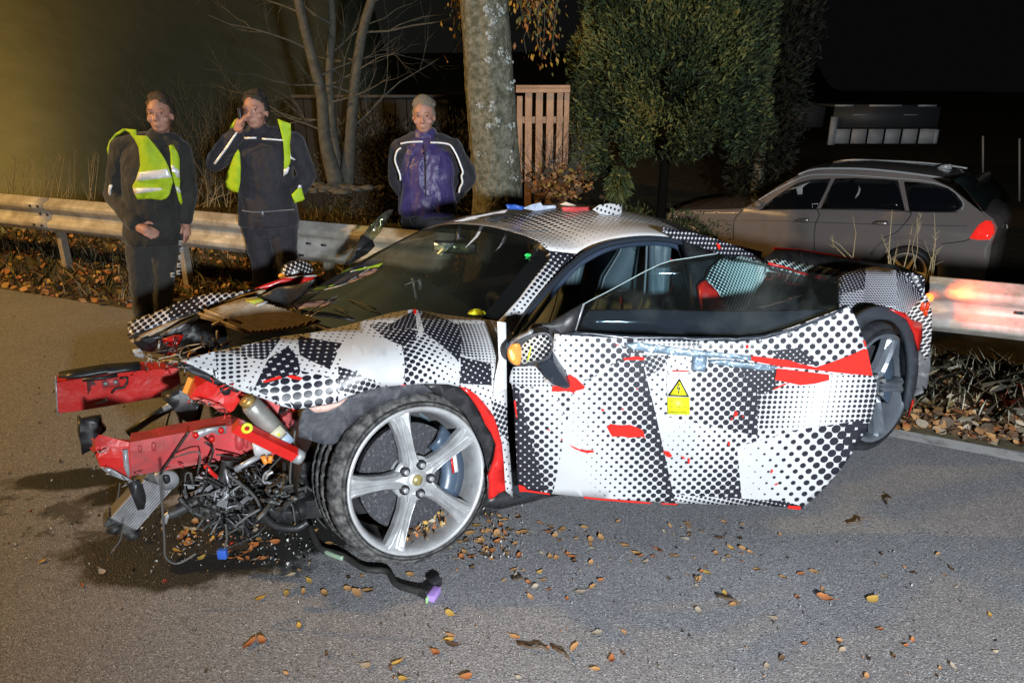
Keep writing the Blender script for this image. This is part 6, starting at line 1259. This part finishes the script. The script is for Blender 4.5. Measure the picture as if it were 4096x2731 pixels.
# ------------------------------------------------------------------ the three men
M_skin = pbr('skin', (.50, .27, .20), .55, col2=(.44, .22, .165), ns=30, sub=.05)
def remesh(name, bm, mat, parent, vox, smooth=4, wr=0.0, wf=9.0, ws=(1, 1, .5)):
    me = bpy.data.meshes.new(name); bm.to_mesh(me); bm.free(); o = bpy.data.objects.new(name + '_tmp', me); COL.objects.link(o)
    r = o.modifiers.new('r', 'REMESH'); r.mode = 'VOXEL'; r.voxel_size = vox
    s = o.modifiers.new('s', 'SMOOTH'); s.iterations = smooth; s.factor = .5
    dg = bpy.context.evaluated_depsgraph_get(); m2 = bpy.data.meshes.new_from_object(o.evaluated_get(dg)); bpy.data.objects.remove(o); m2.name = name
    if wr:
        N_ = [v.normal.copy() for v in m2.vertices]
        for v, nn in zip(m2.vertices, N_):
            q = Vector((v.co.x * ws[0], v.co.y * ws[1], v.co.z * ws[2])) * wf; a = noise.noise(q); b = noise.noise(q * 2.3 + Vector((5, 5, 5)))
            v.co += nn * wr * (1 - 2 * abs(a) + .5 * (1 - 2 * abs(b)))
    return put(name, m2, mat, parent)
def chain(bm, pts, r, sides=14):
    """closed tapering limb with rounded ends"""
    P = crv([tuple(p) for p in pts], 4); n = len(P); ts = np.linspace(0, len(pts) - 1, n); rr_ = [float(np.interp(t, range(len(pts)), r)) for t in ts]
    a = Vector(P[0]); b = Vector(P[-1]); d0_ = (a - Vector(P[1])).normalized(); d1_ = (b - Vector(P[-2])).normalized()
    P = [tuple(a + d0_ * rr_[0] * .8), tuple(a + d0_ * rr_[0] * .5)] + P + [tuple(b + d1_ * rr_[-1] * .5), tuple(b + d1_ * rr_[-1] * .8)]
    rr_ = [rr_[0] * .35, rr_[0] * .8] + rr_ + [rr_[-1] * .8, rr_[-1] * .35]; tube(bm, P, rr_, sides)
def torso(bm, secs, sides=28):
    rings = []
    for c, rx, ry, e in secs:
        rings.append([bm.verts.new(Vector(c) + Vector((rx * math.copysign(abs(math.cos(t)) ** e, math.cos(t)), ry * math.copysign(abs(math.sin(t)) ** e, math.sin(t)), 0))) for t in [2 * math.pi * k / sides for k in range(sides)]])
    for A, B in zip(rings, rings[1:]):
        for k in range(sides): bm.faces.new((A[k], A[(k + 1) % sides], B[(k + 1) % sides], B[k]))
    bm.faces.new(rings[0]); bm.faces.new(rings[-1]); bmesh.ops.recalc_face_normals(bm, faces=bm.faces)
def head(bm, c, yaw=0.0, tilt=0.0, s=1.0):
    Rm_ = Matrix.Rotation(yaw, 3, 'Z') @ Matrix.Rotation(tilt, 3, 'X'); T = lambda x, y, z: Vector(c) + Rm_ @ Vector((x, y, z)) * s
    ball(bm, T(0, .012, .03), .098 * s, 20, (.78, .95, .92), Rm_); ball(bm, T(0, -.022, -.035), .074 * s, 18, (.84, .92, 1.05), Rm_); ball(bm, T(0, -.052, -.082), .036 * s, 12, (1.1, .8, .7), Rm_)
    chain(bm, [T(0, -.086, .018), T(0, -.100, -.008), T(0, -.106, -.020)], [.009 * s, .012 * s, .014 * s], 8)
    for q in (-1, 1):
        ball(bm, T(q * .014, -.092, -.024), .010 * s, 8, (1, 1, .8)); ball(bm, T(q * .078, .012, -.008), .026 * s, 10, (.35, .8, 1.2), Rm_); ball(bm, T(q * .034, -.078, .034), .020 * s, 8, (1.3, .55, .4), Rm_); ball(bm, T(q * .042, -.060, -.022), .030 * s, 10, (1, .8, .8), Rm_)
    ball(bm, T(0, -.088, -.052), .022 * s, 10, (1.15, .5, .30), Rm_); ball(bm, T(0, -.086, -.064), .020 * s, 10, (1.0, .5, .30), Rm_)
    return T
def hand(bm, w, tipdir, palm, thumb, L=.175, curl=.35, spread=.10):
    """w wrist, tipdir along the fingers, palm normal, thumb side"""
    t = Vector(tipdir).normalized(); p = Vector(palm); p = (p - t * p.dot(t)).normalized(); s = t.cross(p); s = s if s.dot(Vector(thumb)) > 0 else -s; w = Vector(w)
    chain(bm, [w, w + t * .04, w + t * .085], [.026, .034, .034], 12)
    for k in (-1, 0, 1): chain(bm, [w + t * .03 + s * .022 * k, w + t * .088 + s * .024 * k], [.016, .013], 8)
    for k, (o, l) in enumerate(((.032, .070), (.011, .080), (-.011, .075), (-.032, .058))):
        b = w + t * .085 + s * o; d = (t + s * o * spread * 8).normalized(); j1 = b + (d - p * -curl * .5).normalized() * l * .45; j2 = j1 + (d + p * curl * 1.4).normalized() * l * .32; j3 = j2 + (d * .8 + p * curl * 2.4).normalized() * l * .25
        chain(bm, [b, j1, j2, j3], [.0105, .0095, .0088, .0078], 8)
    b = w + t * .03 + s * .026; chain(bm, [b, b + (t * .5 + s * .8).normalized() * .036, b + (t * .5 + s * .8).normalized() * .036 + (t * .9 + s * .3 + p * .3).normalized() * .032], [.014, .012, .010], 8)
def person(name_label, J, Y, hairm, jm, tm, belly=0.0, hd=(0, 0), coat=.030, grow=1.0, shoe=True, sleeves=None):
    A = lambda k: at_y(J[k][0], J[k][1], Y + (J[k][2] if len(J[k]) > 2 else 0.0))
    g = Vector(A('head')); base = Vector(((A('hip_r').x + A('hip_l').x) / 2, Y, J.get('ground', 0.0)))
    t = thing('person', name_label, 'person', base)
    head_c = A('head'); neck = A('neck'); sr, sl = A('sh_r'), A('sh_l'); hr, hl = A('hip_r'), A('hip_l'); mid = (sr + sl) / 2; hip = (hr + hl) / 2
    hw = (sl - sr).length / 2; pw = (hl - hr).length / 2; gz_ = J.get('ground', 0.0)
    def legs(bm, e):
        for s in ('r', 'l'):
            H, K, An = A('hip_' + s), A('knee_' + s), A('ank_' + s)
            chain(bm, [H + Vector((0, 0, .02)), H.lerp(K, .5), K, K.lerp(An, .45), An], [.088 + e, .080 + e, .058 + e * 1.3, .056 + e * 1.2, .040 + e * 1.4])
        torso(bm, [(hip + Vector((0, .01, -.08)), pw * .9 + .06 + e, .10 + e, .9), (hip + Vector((0, .005, .04)), pw + .075 + e, .115 + e, .85), (hip.lerp(mid, .35), pw + .05 + e, .11 + e + belly * .6, .85)])
    def trunk(bm, e, hem):
        torso(bm, [(hip + Vector((0, 0, hem)), pw + .080 + e, .118 + e + belly * .4, .85), (hip + Vector((0, 0, hem + .05)), pw + .082 + e, .125 + e + belly * .7, .85), (hip.lerp(mid, .45), pw + .06 + e, .115 + e + belly, .85), (hip.lerp(mid, .75), hw * .82 + e, .12 + e + belly * .4, .8), (mid + Vector((0, .01, -.03)), hw * .84 + e, .105 + e, .85), (mid + Vector((0, .012, .02)), hw * .66 + e * .8, .090 + e * .6, .95), (mid.lerp(neck, .55) + Vector((0, .012, 0)), hw * .40 + .02 + e * .6, .082 + e * .5, 1), (neck + Vector((0, .01, -.025)), .075 + e * .5, .075 + e * .5, 1)])
    def arms(bm, e, stop=1.0):
        for s in ('r', 'l'):
            S, E, W = A('sh_' + s), A('el_' + s), A('wr_' + s); W2 = E.lerp(W, stop)
            chain(bm, [neck + Vector((0, .012, -.055)), neck.lerp(S, .5) + Vector((0, .01, -.005)), S + Vector((0, .005, -.012))], [.052 + e * .4, .056 + e * .5, .056 + e * .6]); chain(bm, [S, S.lerp(E, .5), E, E.lerp(W2, .5), W2], [.060 + e * .7, .050 + e * .8, .043 + e * .9, .041 + e * .85, .030 + e * .9])
    bm = bmesh.new(); T = head(bm, head_c, *hd); chain(bm, [neck + Vector((0, .012, -.06)), head_c + Vector((0, .018, -.03))], [.058, .054])
    trunk(bm, -.006, .13); arms(bm, 0); legs(bm, 0)
    for s in ('r', 'l'):
        An = A('ank_' + s); chain(bm, [An + Vector((0, .03, -.05)), An + Vector((0, -.06, -.075)), An + Vector((0, -.15, -.085))], [.042, .040, .032])
        k = 'hand_' + s
        if k in J: hand(bm, A('wr_' + s), *J[k])
        else: hand(bm, A('wr_' + s), (A('wr_' + s) - A('el_' + s)), (0, 1, 0), (0, -1, .2), curl=.6)
    remesh('body', bm, M_skin, t, .0075, 3)
    for q in (-1, 1):
        bm = bmesh.new(); ball(bm, T(q * .034, -.080, .016), .0075, 8); put('eye', bm, pbr('eye', (.13, .08, .065), .3), t)
        bm = bmesh.new(); chain(bm, [T(q * .018, -.096, .040), T(q * .036, -.094, .044), T(q * .052, -.082, .038)], [.003, .0035, .002], 6); put('eyebrow', bm, pbr('brow', (.28, .15, .10), .8), t)
    bm = bmesh.new(); ball(bm, T(0, .030, .046), .096, 20, (.80, .96, .86)); ball(bm, T(0, .052, .0), .090, 16, (.90, .78, 1.0))
    for k in range(40):
        a = 2 * math.pi * rs.rand(); b_ = .25 + 1.2 * rs.rand(); ball(bm, T(.078 * math.cos(a) * math.cos(b_), .030 + .092 * math.sin(a) * math.cos(b_) * (1 if math.sin(a) > 0 else .8), .056 + .080 * math.sin(b_)), .014 + .010 * rs.rand(), 8)
    for q in (-1, 1): ball(bm, T(q * .074, .008, .022), .024, 8, (.45, .9, 1.4))
    bmesh.ops.delete(bm, geom=[v for v in bm.verts if (v.co - T(0, -.095, .02)).length < .058], context='VERTS') if False else None
    remesh('hair', bm, hairm, t, .010, 2, .004, 60)
    bm = bmesh.new(); trunk(bm, coat, J.get('hem', -.07))
    if sleeves is None: arms(bm, coat * .85, .93)
    else:
        b2 = bmesh.new(); arms(b2, coat * 1.05, .95); remesh('sleeves', b2, sleeves, t, .009, 3, .010, 9)
    chain(bm, [neck + Vector((0, .012, -.06)), neck + Vector((0, .012, -.005))], [.088, .076])
    jk = remesh('jacket', bm, jm, t, .009, 3, .009 * grow, 8)
    bm = bmesh.new(); legs(bm, .016); remesh('trousers', bm, tm, t, .010, 3, .009, 7, (1, 1, .8))
    for s in ('r', 'l'):
        An = A('ank_' + s); bm = bmesh.new(); chain(bm, [An + Vector((0, .035, -.035)), An + Vector((0, -.02, -.045)), An + Vector((0, -.10, -.065)), An + Vector((0, -.16, -.075))], [.055, .055, .047, .040]); box(bm, An + Vector((0, -.06, -.11)), WX, (.045, .135, .012)); remesh('shoe', bm, M_black, t, .009, 2)
    return t, A
def front(A, Y, rad, cx, hw, off=.0):
    """the bulging chest front at photo pixels: cylinder of half width hw (px) round cx"""
    return lambda x, y: at_y(x, y, Y - rad * math.sqrt(max(.02, 1 - ((x - cx) / hw) ** 2)) - off)
M_cloth = pbr('black_uniform', (.015, .016, .0145), .85, col2=(.032, .033, .030), ns=7, bump=2.2, bs=11, sheen=.15)
M_trs = pbr('black_trousers', (.030, .031, .029), .9, col2=(.042, .043, .04), ns=7, bump=2.5, bs=8, sheen=.15)
M_cl2 = pbr('dark_navy_uniform', (.015, .0145, .020), .8, col2=(.030, .028, .037), ns=7, bump=2.2, bs=11, sheen=.15)
M_puf = pbr('purple_puffer', (.028, .022, .120), .42, col2=(.075, .055, .170), ns=7, bump=1.2, bs=16, sheen=.2)
M_hairb = pbr('brown_hair', (.06, .042, .028), .75, bump=.6, bs=120); M_hairg = pbr('greying_hair', (.20, .17, .13), .75, bump=.6, bs=120); M_hairk = pbr('dark_hair', (.030, .026, .022), .75, bump=.6, bs=120)
# first man: hi-vis waistcoat over black, hands low in front
Y1 = 5.25
J1 = dict(head=(640, 462, -.02), neck=(632, 540), sh_r=(492, 592), sh_l=(716, 596), el_r=(458, 775, .02), wr_r=(548, 905, -.20), el_l=(748, 765, .03), wr_l=(738, 885, -.04), hip_r=(563, 920), hip_l=(668, 920), knee_r=(565, 1090, -.03), ank_r=(572, 1252), knee_l=(650, 1090, -.01), ank_l=(645, 1250), hand_r=((.75, -.25, -.25), (0, .6, -.6), (.3, -.6, .8)), hand_l=((.05, -.1, -1), (-1, 0, 0), (0, -1, 0)), hem=-.09)
p1, A1 = person('man in open hi-vis yellow waistcoat over black, standing left with hands held low', J1, Y1, M_hairb, M_cloth, M_trs, .02, (R(8), 0), .026)
c1 = front(A1, Y1, .215, 600, 190)
P1 = lambda pts: [(400 + .6125 * a, 320 + .6125 * b) for a, b in pts]
sheet('waistcoat', P1([(160, 318), (235, 326), (236, 362), (305, 366), (345, 412), (390, 470), (420, 515), (445, 565), (470, 640), (478, 668), (470, 690), (455, 745), (432, 775), (395, 785), (330, 776), (245, 782), (228, 748), (210, 695), (232, 655), (250, 600), (262, 562), (258, 500), (250, 440), (225, 390), (195, 350)]), front(A1, Y1, .225, 600, 200, .012), M_hivis, p1, step=16, thick=.006, bump=.026, bfreq=11)
sheet('waistcoat', P1([(450, 428), (478, 424), (510, 480), (520, 520), (520, 600), (524, 660), (520, 700), (532, 760), (540, 800), (530, 818), (515, 790), (490, 690), (475, 640), (462, 560), (460, 490)]), front(A1, Y1, .225, 600, 210, .010), M_hivis, p1, step=22, thick=.008, bump=.012, bfreq=11)
for pts in ([(252, 604), (440, 580), (455, 610), (467, 636), (380, 646), (232, 661)], [(213, 706), (330, 704), (395, 706), (412, 716), (380, 724), (225, 746)], [(466, 560), (478, 556), (490, 572), (518, 590), (520, 640), (500, 636), (488, 606), (470, 600)], [(490, 692), (516, 704), (530, 730), (515, 742), (500, 720)]):
    sheet('reflective_strip', P1(pts), front(A1, Y1, .225, 600, 203, .024), M_reflect, p1, step=22, thick=.003, bump=.010, bfreq=11)
sheet('waistcoat', P1([(150, 318), (195, 345), (160, 330), (120, 350), (88, 380), (70, 420), (60, 470), (52, 500), (45, 450), (60, 400), (100, 350)]), lambda x, y: at_y(x, y, Y1 - .02), M_hivis, p1, step=22, thick=.02)
sheet('reflective_strip', P1([(58, 690), (74, 682), (82, 690), (70, 720), (72, 760), (62, 765), (52, 730)]), lambda x, y: at_y(x, y, Y1 - .06), M_reflect, p1, step=40, thick=.006)
for k, (x, y) in enumerate(((722, 972), (726, 1000), (722, 1030), (716, 1062), (714, 1090), (690, 1100))):
    sheet('trouser_print', [(x - 8, y - 9), (x + 7, y - 11), (x + 8, y - 4), (x - 1, y - 2), (x, y + 3), (x + 8, y + 3), (x + 7, y + 9), (x - 9, y + 10)], lambda x, y: at_y(x, y, Y1 - .145), pbr('print_grey', (.34, .35, .35), .5), p1, step=60, thick=.002)
eline_ = lambda par, pts, Yv, r, m, nm: put(nm, (lambda b: (tube(b, [Vector(q) for q in crv([tuple(at_y(x, y, Yv)) for x, y in pts], 3)], r, 6), b)[1])(bmesh.new()), m, par)
# second man: phone at his ear
Y2 = 5.4
J2 = dict(head=(1022, 448, -.02), neck=(1034, 520), sh_r=(930, 572), sh_l=(1172, 566), el_r=(858, 650, -.05), wr_r=(948, 535, -.10), el_l=(1228, 705, .02), wr_l=(1165, 785, .0), hip_r=(1022, 890), hip_l=(1130, 885), knee_r=(1046, 1030, -.02), ank_r=(1062, 1190), knee_l=(1140, 1025, -.02), ank_l=(1142, 1185), hand_r=((.35, -.12, .75), (.7, .3, 0), (0, -.6, .4)), hem=-.02)
p2, A2 = person('man in dark jacket and open yellow waistcoat holding a phone to his ear', J2, Y2, M_hairk, M_cl2, M_cl2, .0, (R(-4), 0), .024)
P2 = lambda pts: [(800 + .548 * a, 320 + .548 * b) for a, b in pts]
f2 = lambda o: front(A2, Y2, .165, 1060, 200, o)
for pts in ([(278, 508), (288, 540), (294, 640), (292, 740), (276, 822), (240, 815), (205, 795), (182, 770), (188, 720), (205, 660), (228, 600), (240, 560)], [(565, 284), (605, 300), (662, 320), (664, 400), (656, 470), (662, 540), (660, 600), (640, 650), (612, 660), (614, 560), (608, 460), (590, 380)], [(668, 838), (710, 796), (742, 790), (764, 870), (745, 885), (720, 888), (692, 900)]):
    sheet('waistcoat', P2(pts), f2(.030), M_hivis, p2, step=20, thick=.008, bump=.012, bfreq=11)
for pts in ([(612, 655), (645, 635), (655, 640), (640, 680), (608, 705)], [(712, 790), (722, 766), (740, 768), (742, 790)], [(660, 530), (665, 560), (698, 580), (690, 588), (660, 575)], [(320, 418), (410, 416), (412, 430), (325, 434)], [(452, 424), (520, 428), (614, 436), (614, 448), (520, 440), (452, 438)]):
    sheet('reflective_strip', P2(pts), f2(.034), M_reflect, p2, step=20, thick=.003)
sheet('reflective_strip', P2([(262, 380), (276, 384), (200, 500), (112, 618), (98, 610), (180, 500)]), lambda x, y: at_y(x, y, Y2 - .17), M_reflect, p2, step=20, thick=.003)
sheet('waistcoat', P2([(255, 290), (270, 280), (272, 330), (230, 360), (215, 350)]), lambda x, y: at_y(x, y, Y2 - .05), M_hivis, p2, step=20, thick=.02)
eline_(p2, [(968, 842), (1010, 848), (1050, 848), (1100, 844), (1178, 838)], Y2 - .185, .006, pbr('belt_grey', (.16, .16, .17), .5), 'jacket_hem_cord')
bm = bmesh.new(); box(bm, at_y(1050, 852, Y2 - .19), WX, (.008, .006, .015)); put('zip_pull', bm, M_alu, p2)
bm = bmesh.new(); q = at_y(966, 474, Y2 - .10); box(bm, q, WX, (.012, .035, .072)); o = put('phone', bm, M_black, bevel=.008); tag(o, 'black phone held at the ear of the second man', 'phone')
# third man, behind the rail
Y3 = 5.72
J3 = dict(head=(1695, 468, -.02), neck=(1700, 545), sh_r=(1610, 598), sh_l=(1808, 598), el_r=(1590, 700, .06), wr_r=(1640, 790, .04), el_l=(1862, 705, .06), wr_l=(1800, 790, .04), hip_r=(1660, 880), hip_l=(1762, 880), knee_r=(1662, 1010, -.02), ank_r=(1662, 1140), knee_l=(1764, 1010, -.02), ank_l=(1764, 1140), hem=.06)
p3, A3 = person('man in shiny purple-blue padded jacket with white piping, hands in pockets', J3, Y3, M_hairg, M_puf, M_cl2, .02, (0, R(6)), .034, 2.0, sleeves=M_cl2)
for pts, dy in (([(1602, 576), (1630, 570), (1660, 568), (1692, 567)], -.185), ([(1722, 571), (1760, 572), (1795, 578), (1810, 592), (1828, 624), (1842, 660), (1852, 690), (1846, 705), (1850, 730), (1840, 752), (1836, 772)], -.17), ([(1604, 592), (1588, 606), (1580, 640), (1590, 672), (1600, 700), (1602, 722)], -.165)):
    eline_(p3, pts, Y3 + dy, .0075, M_reflect, 'white_piping')
eline_(p3, [(1700, 575), (1702, 650), (1704, 790)], Y3 - .225, .004, M_cl2, 'zip')
eline_(p3, [(1622, 830), (1640, 880), (1655, 915)], Y3 - .15, .004, M_wire, 'trouser_piping')

# ------------------------------------------------------------------ loose things on the road
cab = thing('wiring_harness', 'black cable with a purple plug lying on the road beside the front wheel', 'cable', on_ground(1500, 2280))
hp = [(1240, 2105, .05), (1262, 2160, .03), (1290, 2196, .02), (1374, 2222, .016), (1457, 2273, .014), (1547, 2284, .014), (1585, 2334, .014), (1642, 2356, .014), (1692, 2366, .016), (1712, 2372, .018)]
for dx, r in ((0, .013), (5, .007)):
    bm = bmesh.new(); tube(bm, crv([tuple(on_ground(x + dx, y - dx, z)) for x, y, z in hp], 5), r, 8); put('cable', bm, M_rubber, cab)
def gbox(x, y, l, w, h, ang, m, nm, par, z0=0.0):
    p = on_ground(x, y, z0); d = Vector((math.cos(ang), math.sin(ang), 0)); bm = bmesh.new(); box(bm, p + Vector((0, 0, h)), (d, Vector((-d.y, d.x, 0)), WX[2]), (l, w, h)); put(nm, bm, m, par, bevel=.003)
gbox(1716, 2378, .030, .024, .012, .9, M_black, 'connector', cab); gbox(1742, 2342, .022, .016, .016, .9, M_black, 'connector', cab); gbox(1736, 2386, .030, .015, .013, 1.2, pbr('purple_plug', (.40, .25, .62), .45, col2=(.34, .2, .55), ns=40), 'plug', cab); gbox(1718, 2396, .026, .004, .012, 1.2, pbr('plug_green', (.3, .5, .25), .5), 'plug_seal', cab)
bm = bmesh.new(); tube(bm, crv([tuple(on_ground(x, y, .018)) for x, y in ((1300, 2205), (1340, 2222), (1372, 2232))], 3), .010, 6); put('cable_sleeve', bm, pbr('green_white', (.25, .35, .25), .5), cab)
def leaf_mesh(k, rr):
    L = 1.0; n = 9; bm = bmesh.new(); cu = .35 + .5 * rr.rand(); tw = rr.randn() * .4; prev = None
    for i in range(n):
        t = i / (n - 1); w = (.30 + .08 * rr.rand()) * math.sin(math.pi * min(1, t * 1.02 + .0)) ** .75 * (1 - .35 * t); x = t - .5; z = cu * (t - .5) ** 2 * .9
        a = tw * (t - .5); c = Vector((x, .05 * math.sin(3 * t + k), z)); e = Vector((0, math.cos(a), math.sin(a)))
        row = [bm.verts.new(c - e * w + Vector((0, 0, w * .5 * cu))), bm.verts.new(c), bm.verts.new(c + e * w + Vector((0, 0, w * .6 * cu)))]
        if prev:
            bm.faces.new((prev[0], row[0], row[1], prev[1])); bm.faces.new((prev[1], row[1], row[2], prev[2]))
        prev = row
    tube(bm, [prev[1].co.copy(), prev[1].co + Vector((.16, .03, .03)), prev[1].co + Vector((.32, .08, .02))], [.018, .014, .010], 4)
    zm = min(v.co.z for v in bm.verts)
    for v in bm.verts: v.co.z -= zm
    me = bpy.data.meshes.new('fallen_leaf'); bm.to_mesh(me); bm.free(); return me
LM = []
lr = np.random.RandomState(11)
for k in range(10):
    me = leaf_mesh(k, lr); me.materials.append(M_leaf[(0, 1, 3, 0, 5, 0, 1, 3, 2, 0)[k]]); me.polygons.foreach_set('use_smooth', [True] * len(me.polygons)); LM.append(me)
big_leaves = [(998, 2575, .105, 1), (1045, 2565, .08, 1), (1806, 2578, .085, 8), (1800, 2452, .07, 2), (1795, 2558, .05, 2), (1802, 2540, .05, 0), (1742, 2608, .055, 1), (1042, 2392, .07, 2), (1145, 2372, .045, 2), (1212, 2366, .05, 0), (1295, 2374, .085, 0), (1425, 2372, .10, 0), (1470, 2362, .085, 0), (1390, 2354, .05, 0), (1160, 2300, .06, 4), (1235, 2322, .055, 2), (1640, 2298, .05, 0), (1050, 2235, .055, 1), (1100, 2168, .06, 1), (1035, 2158, .05, 0), (1318, 2174, .07, 0), (1380, 2230, .06, 1), (2060, 2545, .06, 0), (2095, 2132, .055, 0), (2250, 2115, .065, 0), (2098, 2128, .075, 0), (2405, 2150, .06, 0), (2360, 2158, .055, 0), (2500, 2180, .055, 0), (2545, 2216, .06, 3), (2635, 2202, .075, 1), (2582, 2246, .062, 4), (2690, 2220, .04, 0), (2740, 2155, .05, 4), (2880, 2152, .05, 8), (2925, 2192, .05, 2), (2970, 2192, .045, 0), (2825, 2288, .055, 2), (2795, 2316, .055, 0), (2290, 2228, .055, 1), (2362, 2248, .04, 0), (2076, 2224, .05, 1), (2160, 2286, .035, 2), (2122, 2386, .065, 0), (2198, 2358, .035, 1), (2320, 2366, .06, 4), (2268, 2394, .035, 1), (2370, 2348, .045, 3), (2900, 2372, .045, 2), (2935, 2414, .06, 0), (2795, 2442, .05, 4), (3255, 2286, .065, 0), (3205, 2294, .045, 1), (3132, 2308, .045, 0), (3292, 2356, .045, 0), (3300, 2394, .105, 1), (3490, 2395, .085, 2), (3092, 2470, .05, 4), (3655, 2292, .04, 8), (3535, 2304, .045, 4), (2385, 2532, .06, 4), (2495, 2526, .035, 3), (2298, 2586, .06, 0), (2448, 2636, .055, 1), (2380, 2676, .045, 3), (3960, 2458, .035, 2), (1590, 2650, .055, 2), (1460, 2662, .055, 4), (1862, 2706, .06, 1), (1612, 2714, .045, 2), (330, 2340, .04, 1), (405, 2285, .05, 4), (168, 2246, .04, 2), (1195, 2502, .04, 2), (3190, 2390, .035, 1), (2220, 2142, .045, 0), (2160, 2090, .045, 0), (1985, 2132, .06, 0), (1925, 2162, .065, 0), (1990, 2168, .06, 1), (1940, 2196, .05, 0), (1880, 2132, .06, 0), (2020, 2080, .05, 3), (1860, 2206, .06, 0), (1905, 2102, .055, 2), (1968, 2205, .05, 1), (1930, 2128, .045, 3), (2008, 2150, .05, 0)]
for i in range(40): big_leaves.append((700 + 330 * lr.rand(), 2075 + 170 * lr.rand(), .03 + .05 * lr.rand(), lr.choice([0, 1, 1, 2, 4])))
for i in range(26): big_leaves.append((1830 + 260 * lr.rand() ** 1.2, 2050 + 190 * lr.rand(), .03 + .035 * lr.rand(), lr.choice([0, 1, 3, 0, 8])))
for i in range(70): big_leaves.append((1750 + 1300 * lr.rand(), 2085 + 260 * lr.rand() ** 1.3, .020 + .03 * lr.rand(), lr.choice([0, 1, 3, 0, 8, 4])))
for i in range(46): big_leaves.append((1100 + 2900 * lr.rand(), 2090 + 620 * lr.rand(), .018 + .025 * lr.rand(), lr.choice([0, 1, 4, 8, 0])))
for i, (x, y, s, k) in enumerate(big_leaves):
    o = bpy.data.objects.new('fallen_leaf', LM[k]); COL.objects.link(o); o.location = on_ground(x, y, .003); s *= .60 if s > .06 else .76; o.scale = (s, s * (.7 + .5 * lr.rand()), s * (.6 + .7 * lr.rand())); o.rotation_euler = (lr.randn() * .12, lr.randn() * .12, lr.rand() * 6.28)
    tag(o, '%s dry curled leaf %s' % (('tan', 'rust-brown', 'ochre', 'tan', 'pale', 'rust-brown-edged', 'ochre-edged' , 'tan', 'dark brown', 'tan')[k] if k not in (5, 6) else ('rust-brown' if k == 5 else 'rust-brown'), ('in the wet patch under the torn front end' if x < 1040 and y < 2260 else 'in the cluster of leaves right of the front wheel' if 1820 < x < 2110 and y < 2260 else 'on the open road below the door' if y < 2400 else 'on the asphalt near the bottom of the photo')), 'leaf', 'fallen leaves on the road')
# twigs
for x0, y0, x1, y1, l in ((2075, 2575, 2200, 2606, 'crooked dry twig on the asphalt at the bottom middle'), (2210, 2585, 2280, 2640, 'thin curved twig beside the crooked twig'), (2870, 2380, 2960, 2418, 'thin dark curved stalk on the asphalt below the door'), (3392, 2090, 3460, 2080, 'short dark twig on the road below the rear wheel'), (2050, 2312, 2095, 2318, 'short dark twig right of the purple plug'), (3545, 1975, 3552, 2020, 'small dark upright scrap on the road right of the door')):
    bm = bmesh.new(); a, b = on_ground(x0, y0, .008), on_ground(x1, y1, .008); tube(bm, crv([tuple(a), tuple(a.lerp(b, .4) + Vector((.01, -.015, .01))), tuple(a.lerp(b, .7) + Vector((0, .012, .006))), tuple(b)], 3), [.005] * 9 + [.002], 5); o = put('twig', bm, M_leaf[4]); tag(o, l, 'twig')
# grit and plastic crumbs
V = []; F = []; mi = []
Mg = [pbr('crumb_white', (.60, .60, .58), .5), pbr('crumb_black', (.015, .015, .015), .5), pbr('crumb_grey', (.25, .25, .25), .6), M_leaf[0], M_red]
def crumb(p, s, m):
    b = len(V); q = Vector(rs.randn(3)).normalized(); r = q.orthogonal().normalized(); t = q.cross(r)
    for d in (r, t, -r - t * .3, Vector((0, 0, 1)) * .8 + q * .3): V.append(tuple(p + d * s * (.5 + rs.rand()) + Vector((0, 0, s * .6))))
    for f in ((0, 1, 3), (1, 2, 3), (2, 0, 3), (0, 2, 1)): F.append([b + i for i in f]); mi.append(m)
for i in range(700): crumb(on_ground(-200 + 1500 * rs.rand() ** 1.3, 1180 + 1150 * rs.rand()), .0025 + .006 * rs.rand() ** 3, rs.choice(5, p=(.35, .25, .2, .17, .03)))
for i in range(420): crumb(on_ground(560 + 700 * rs.rand(), 2000 + 260 * rs.rand()), .003 + .009 * rs.rand() ** 2, rs.choice(5, p=(.2, .4, .2, .17, .03)))
for i in range(700): crumb(on_ground(400 + 3600 * rs.rand(), 2100 + 620 * rs.rand()), .0018 + .005 * rs.rand() ** 3, rs.choice(5, p=(.3, .35, .25, .1, 0)))
for i in range(160): crumb(on_ground(1800 + 300 * rs.rand(), 2020 + 220 * rs.rand()), .003 + .006 * rs.rand() ** 2, rs.choice(5, p=(.35, .2, .2, .25, 0)))
o = put('road_grit', mesh_np('road_grit', V, F, mi=mi), Mg, smooth=False, kind='stuff'); tag(o, 'small crumbs of grit, plastic and leaf scattered over the road', 'grit')
for i, (x, y) in enumerate(((1118, 2508), (1250, 2508), (1190, 2520))): pass
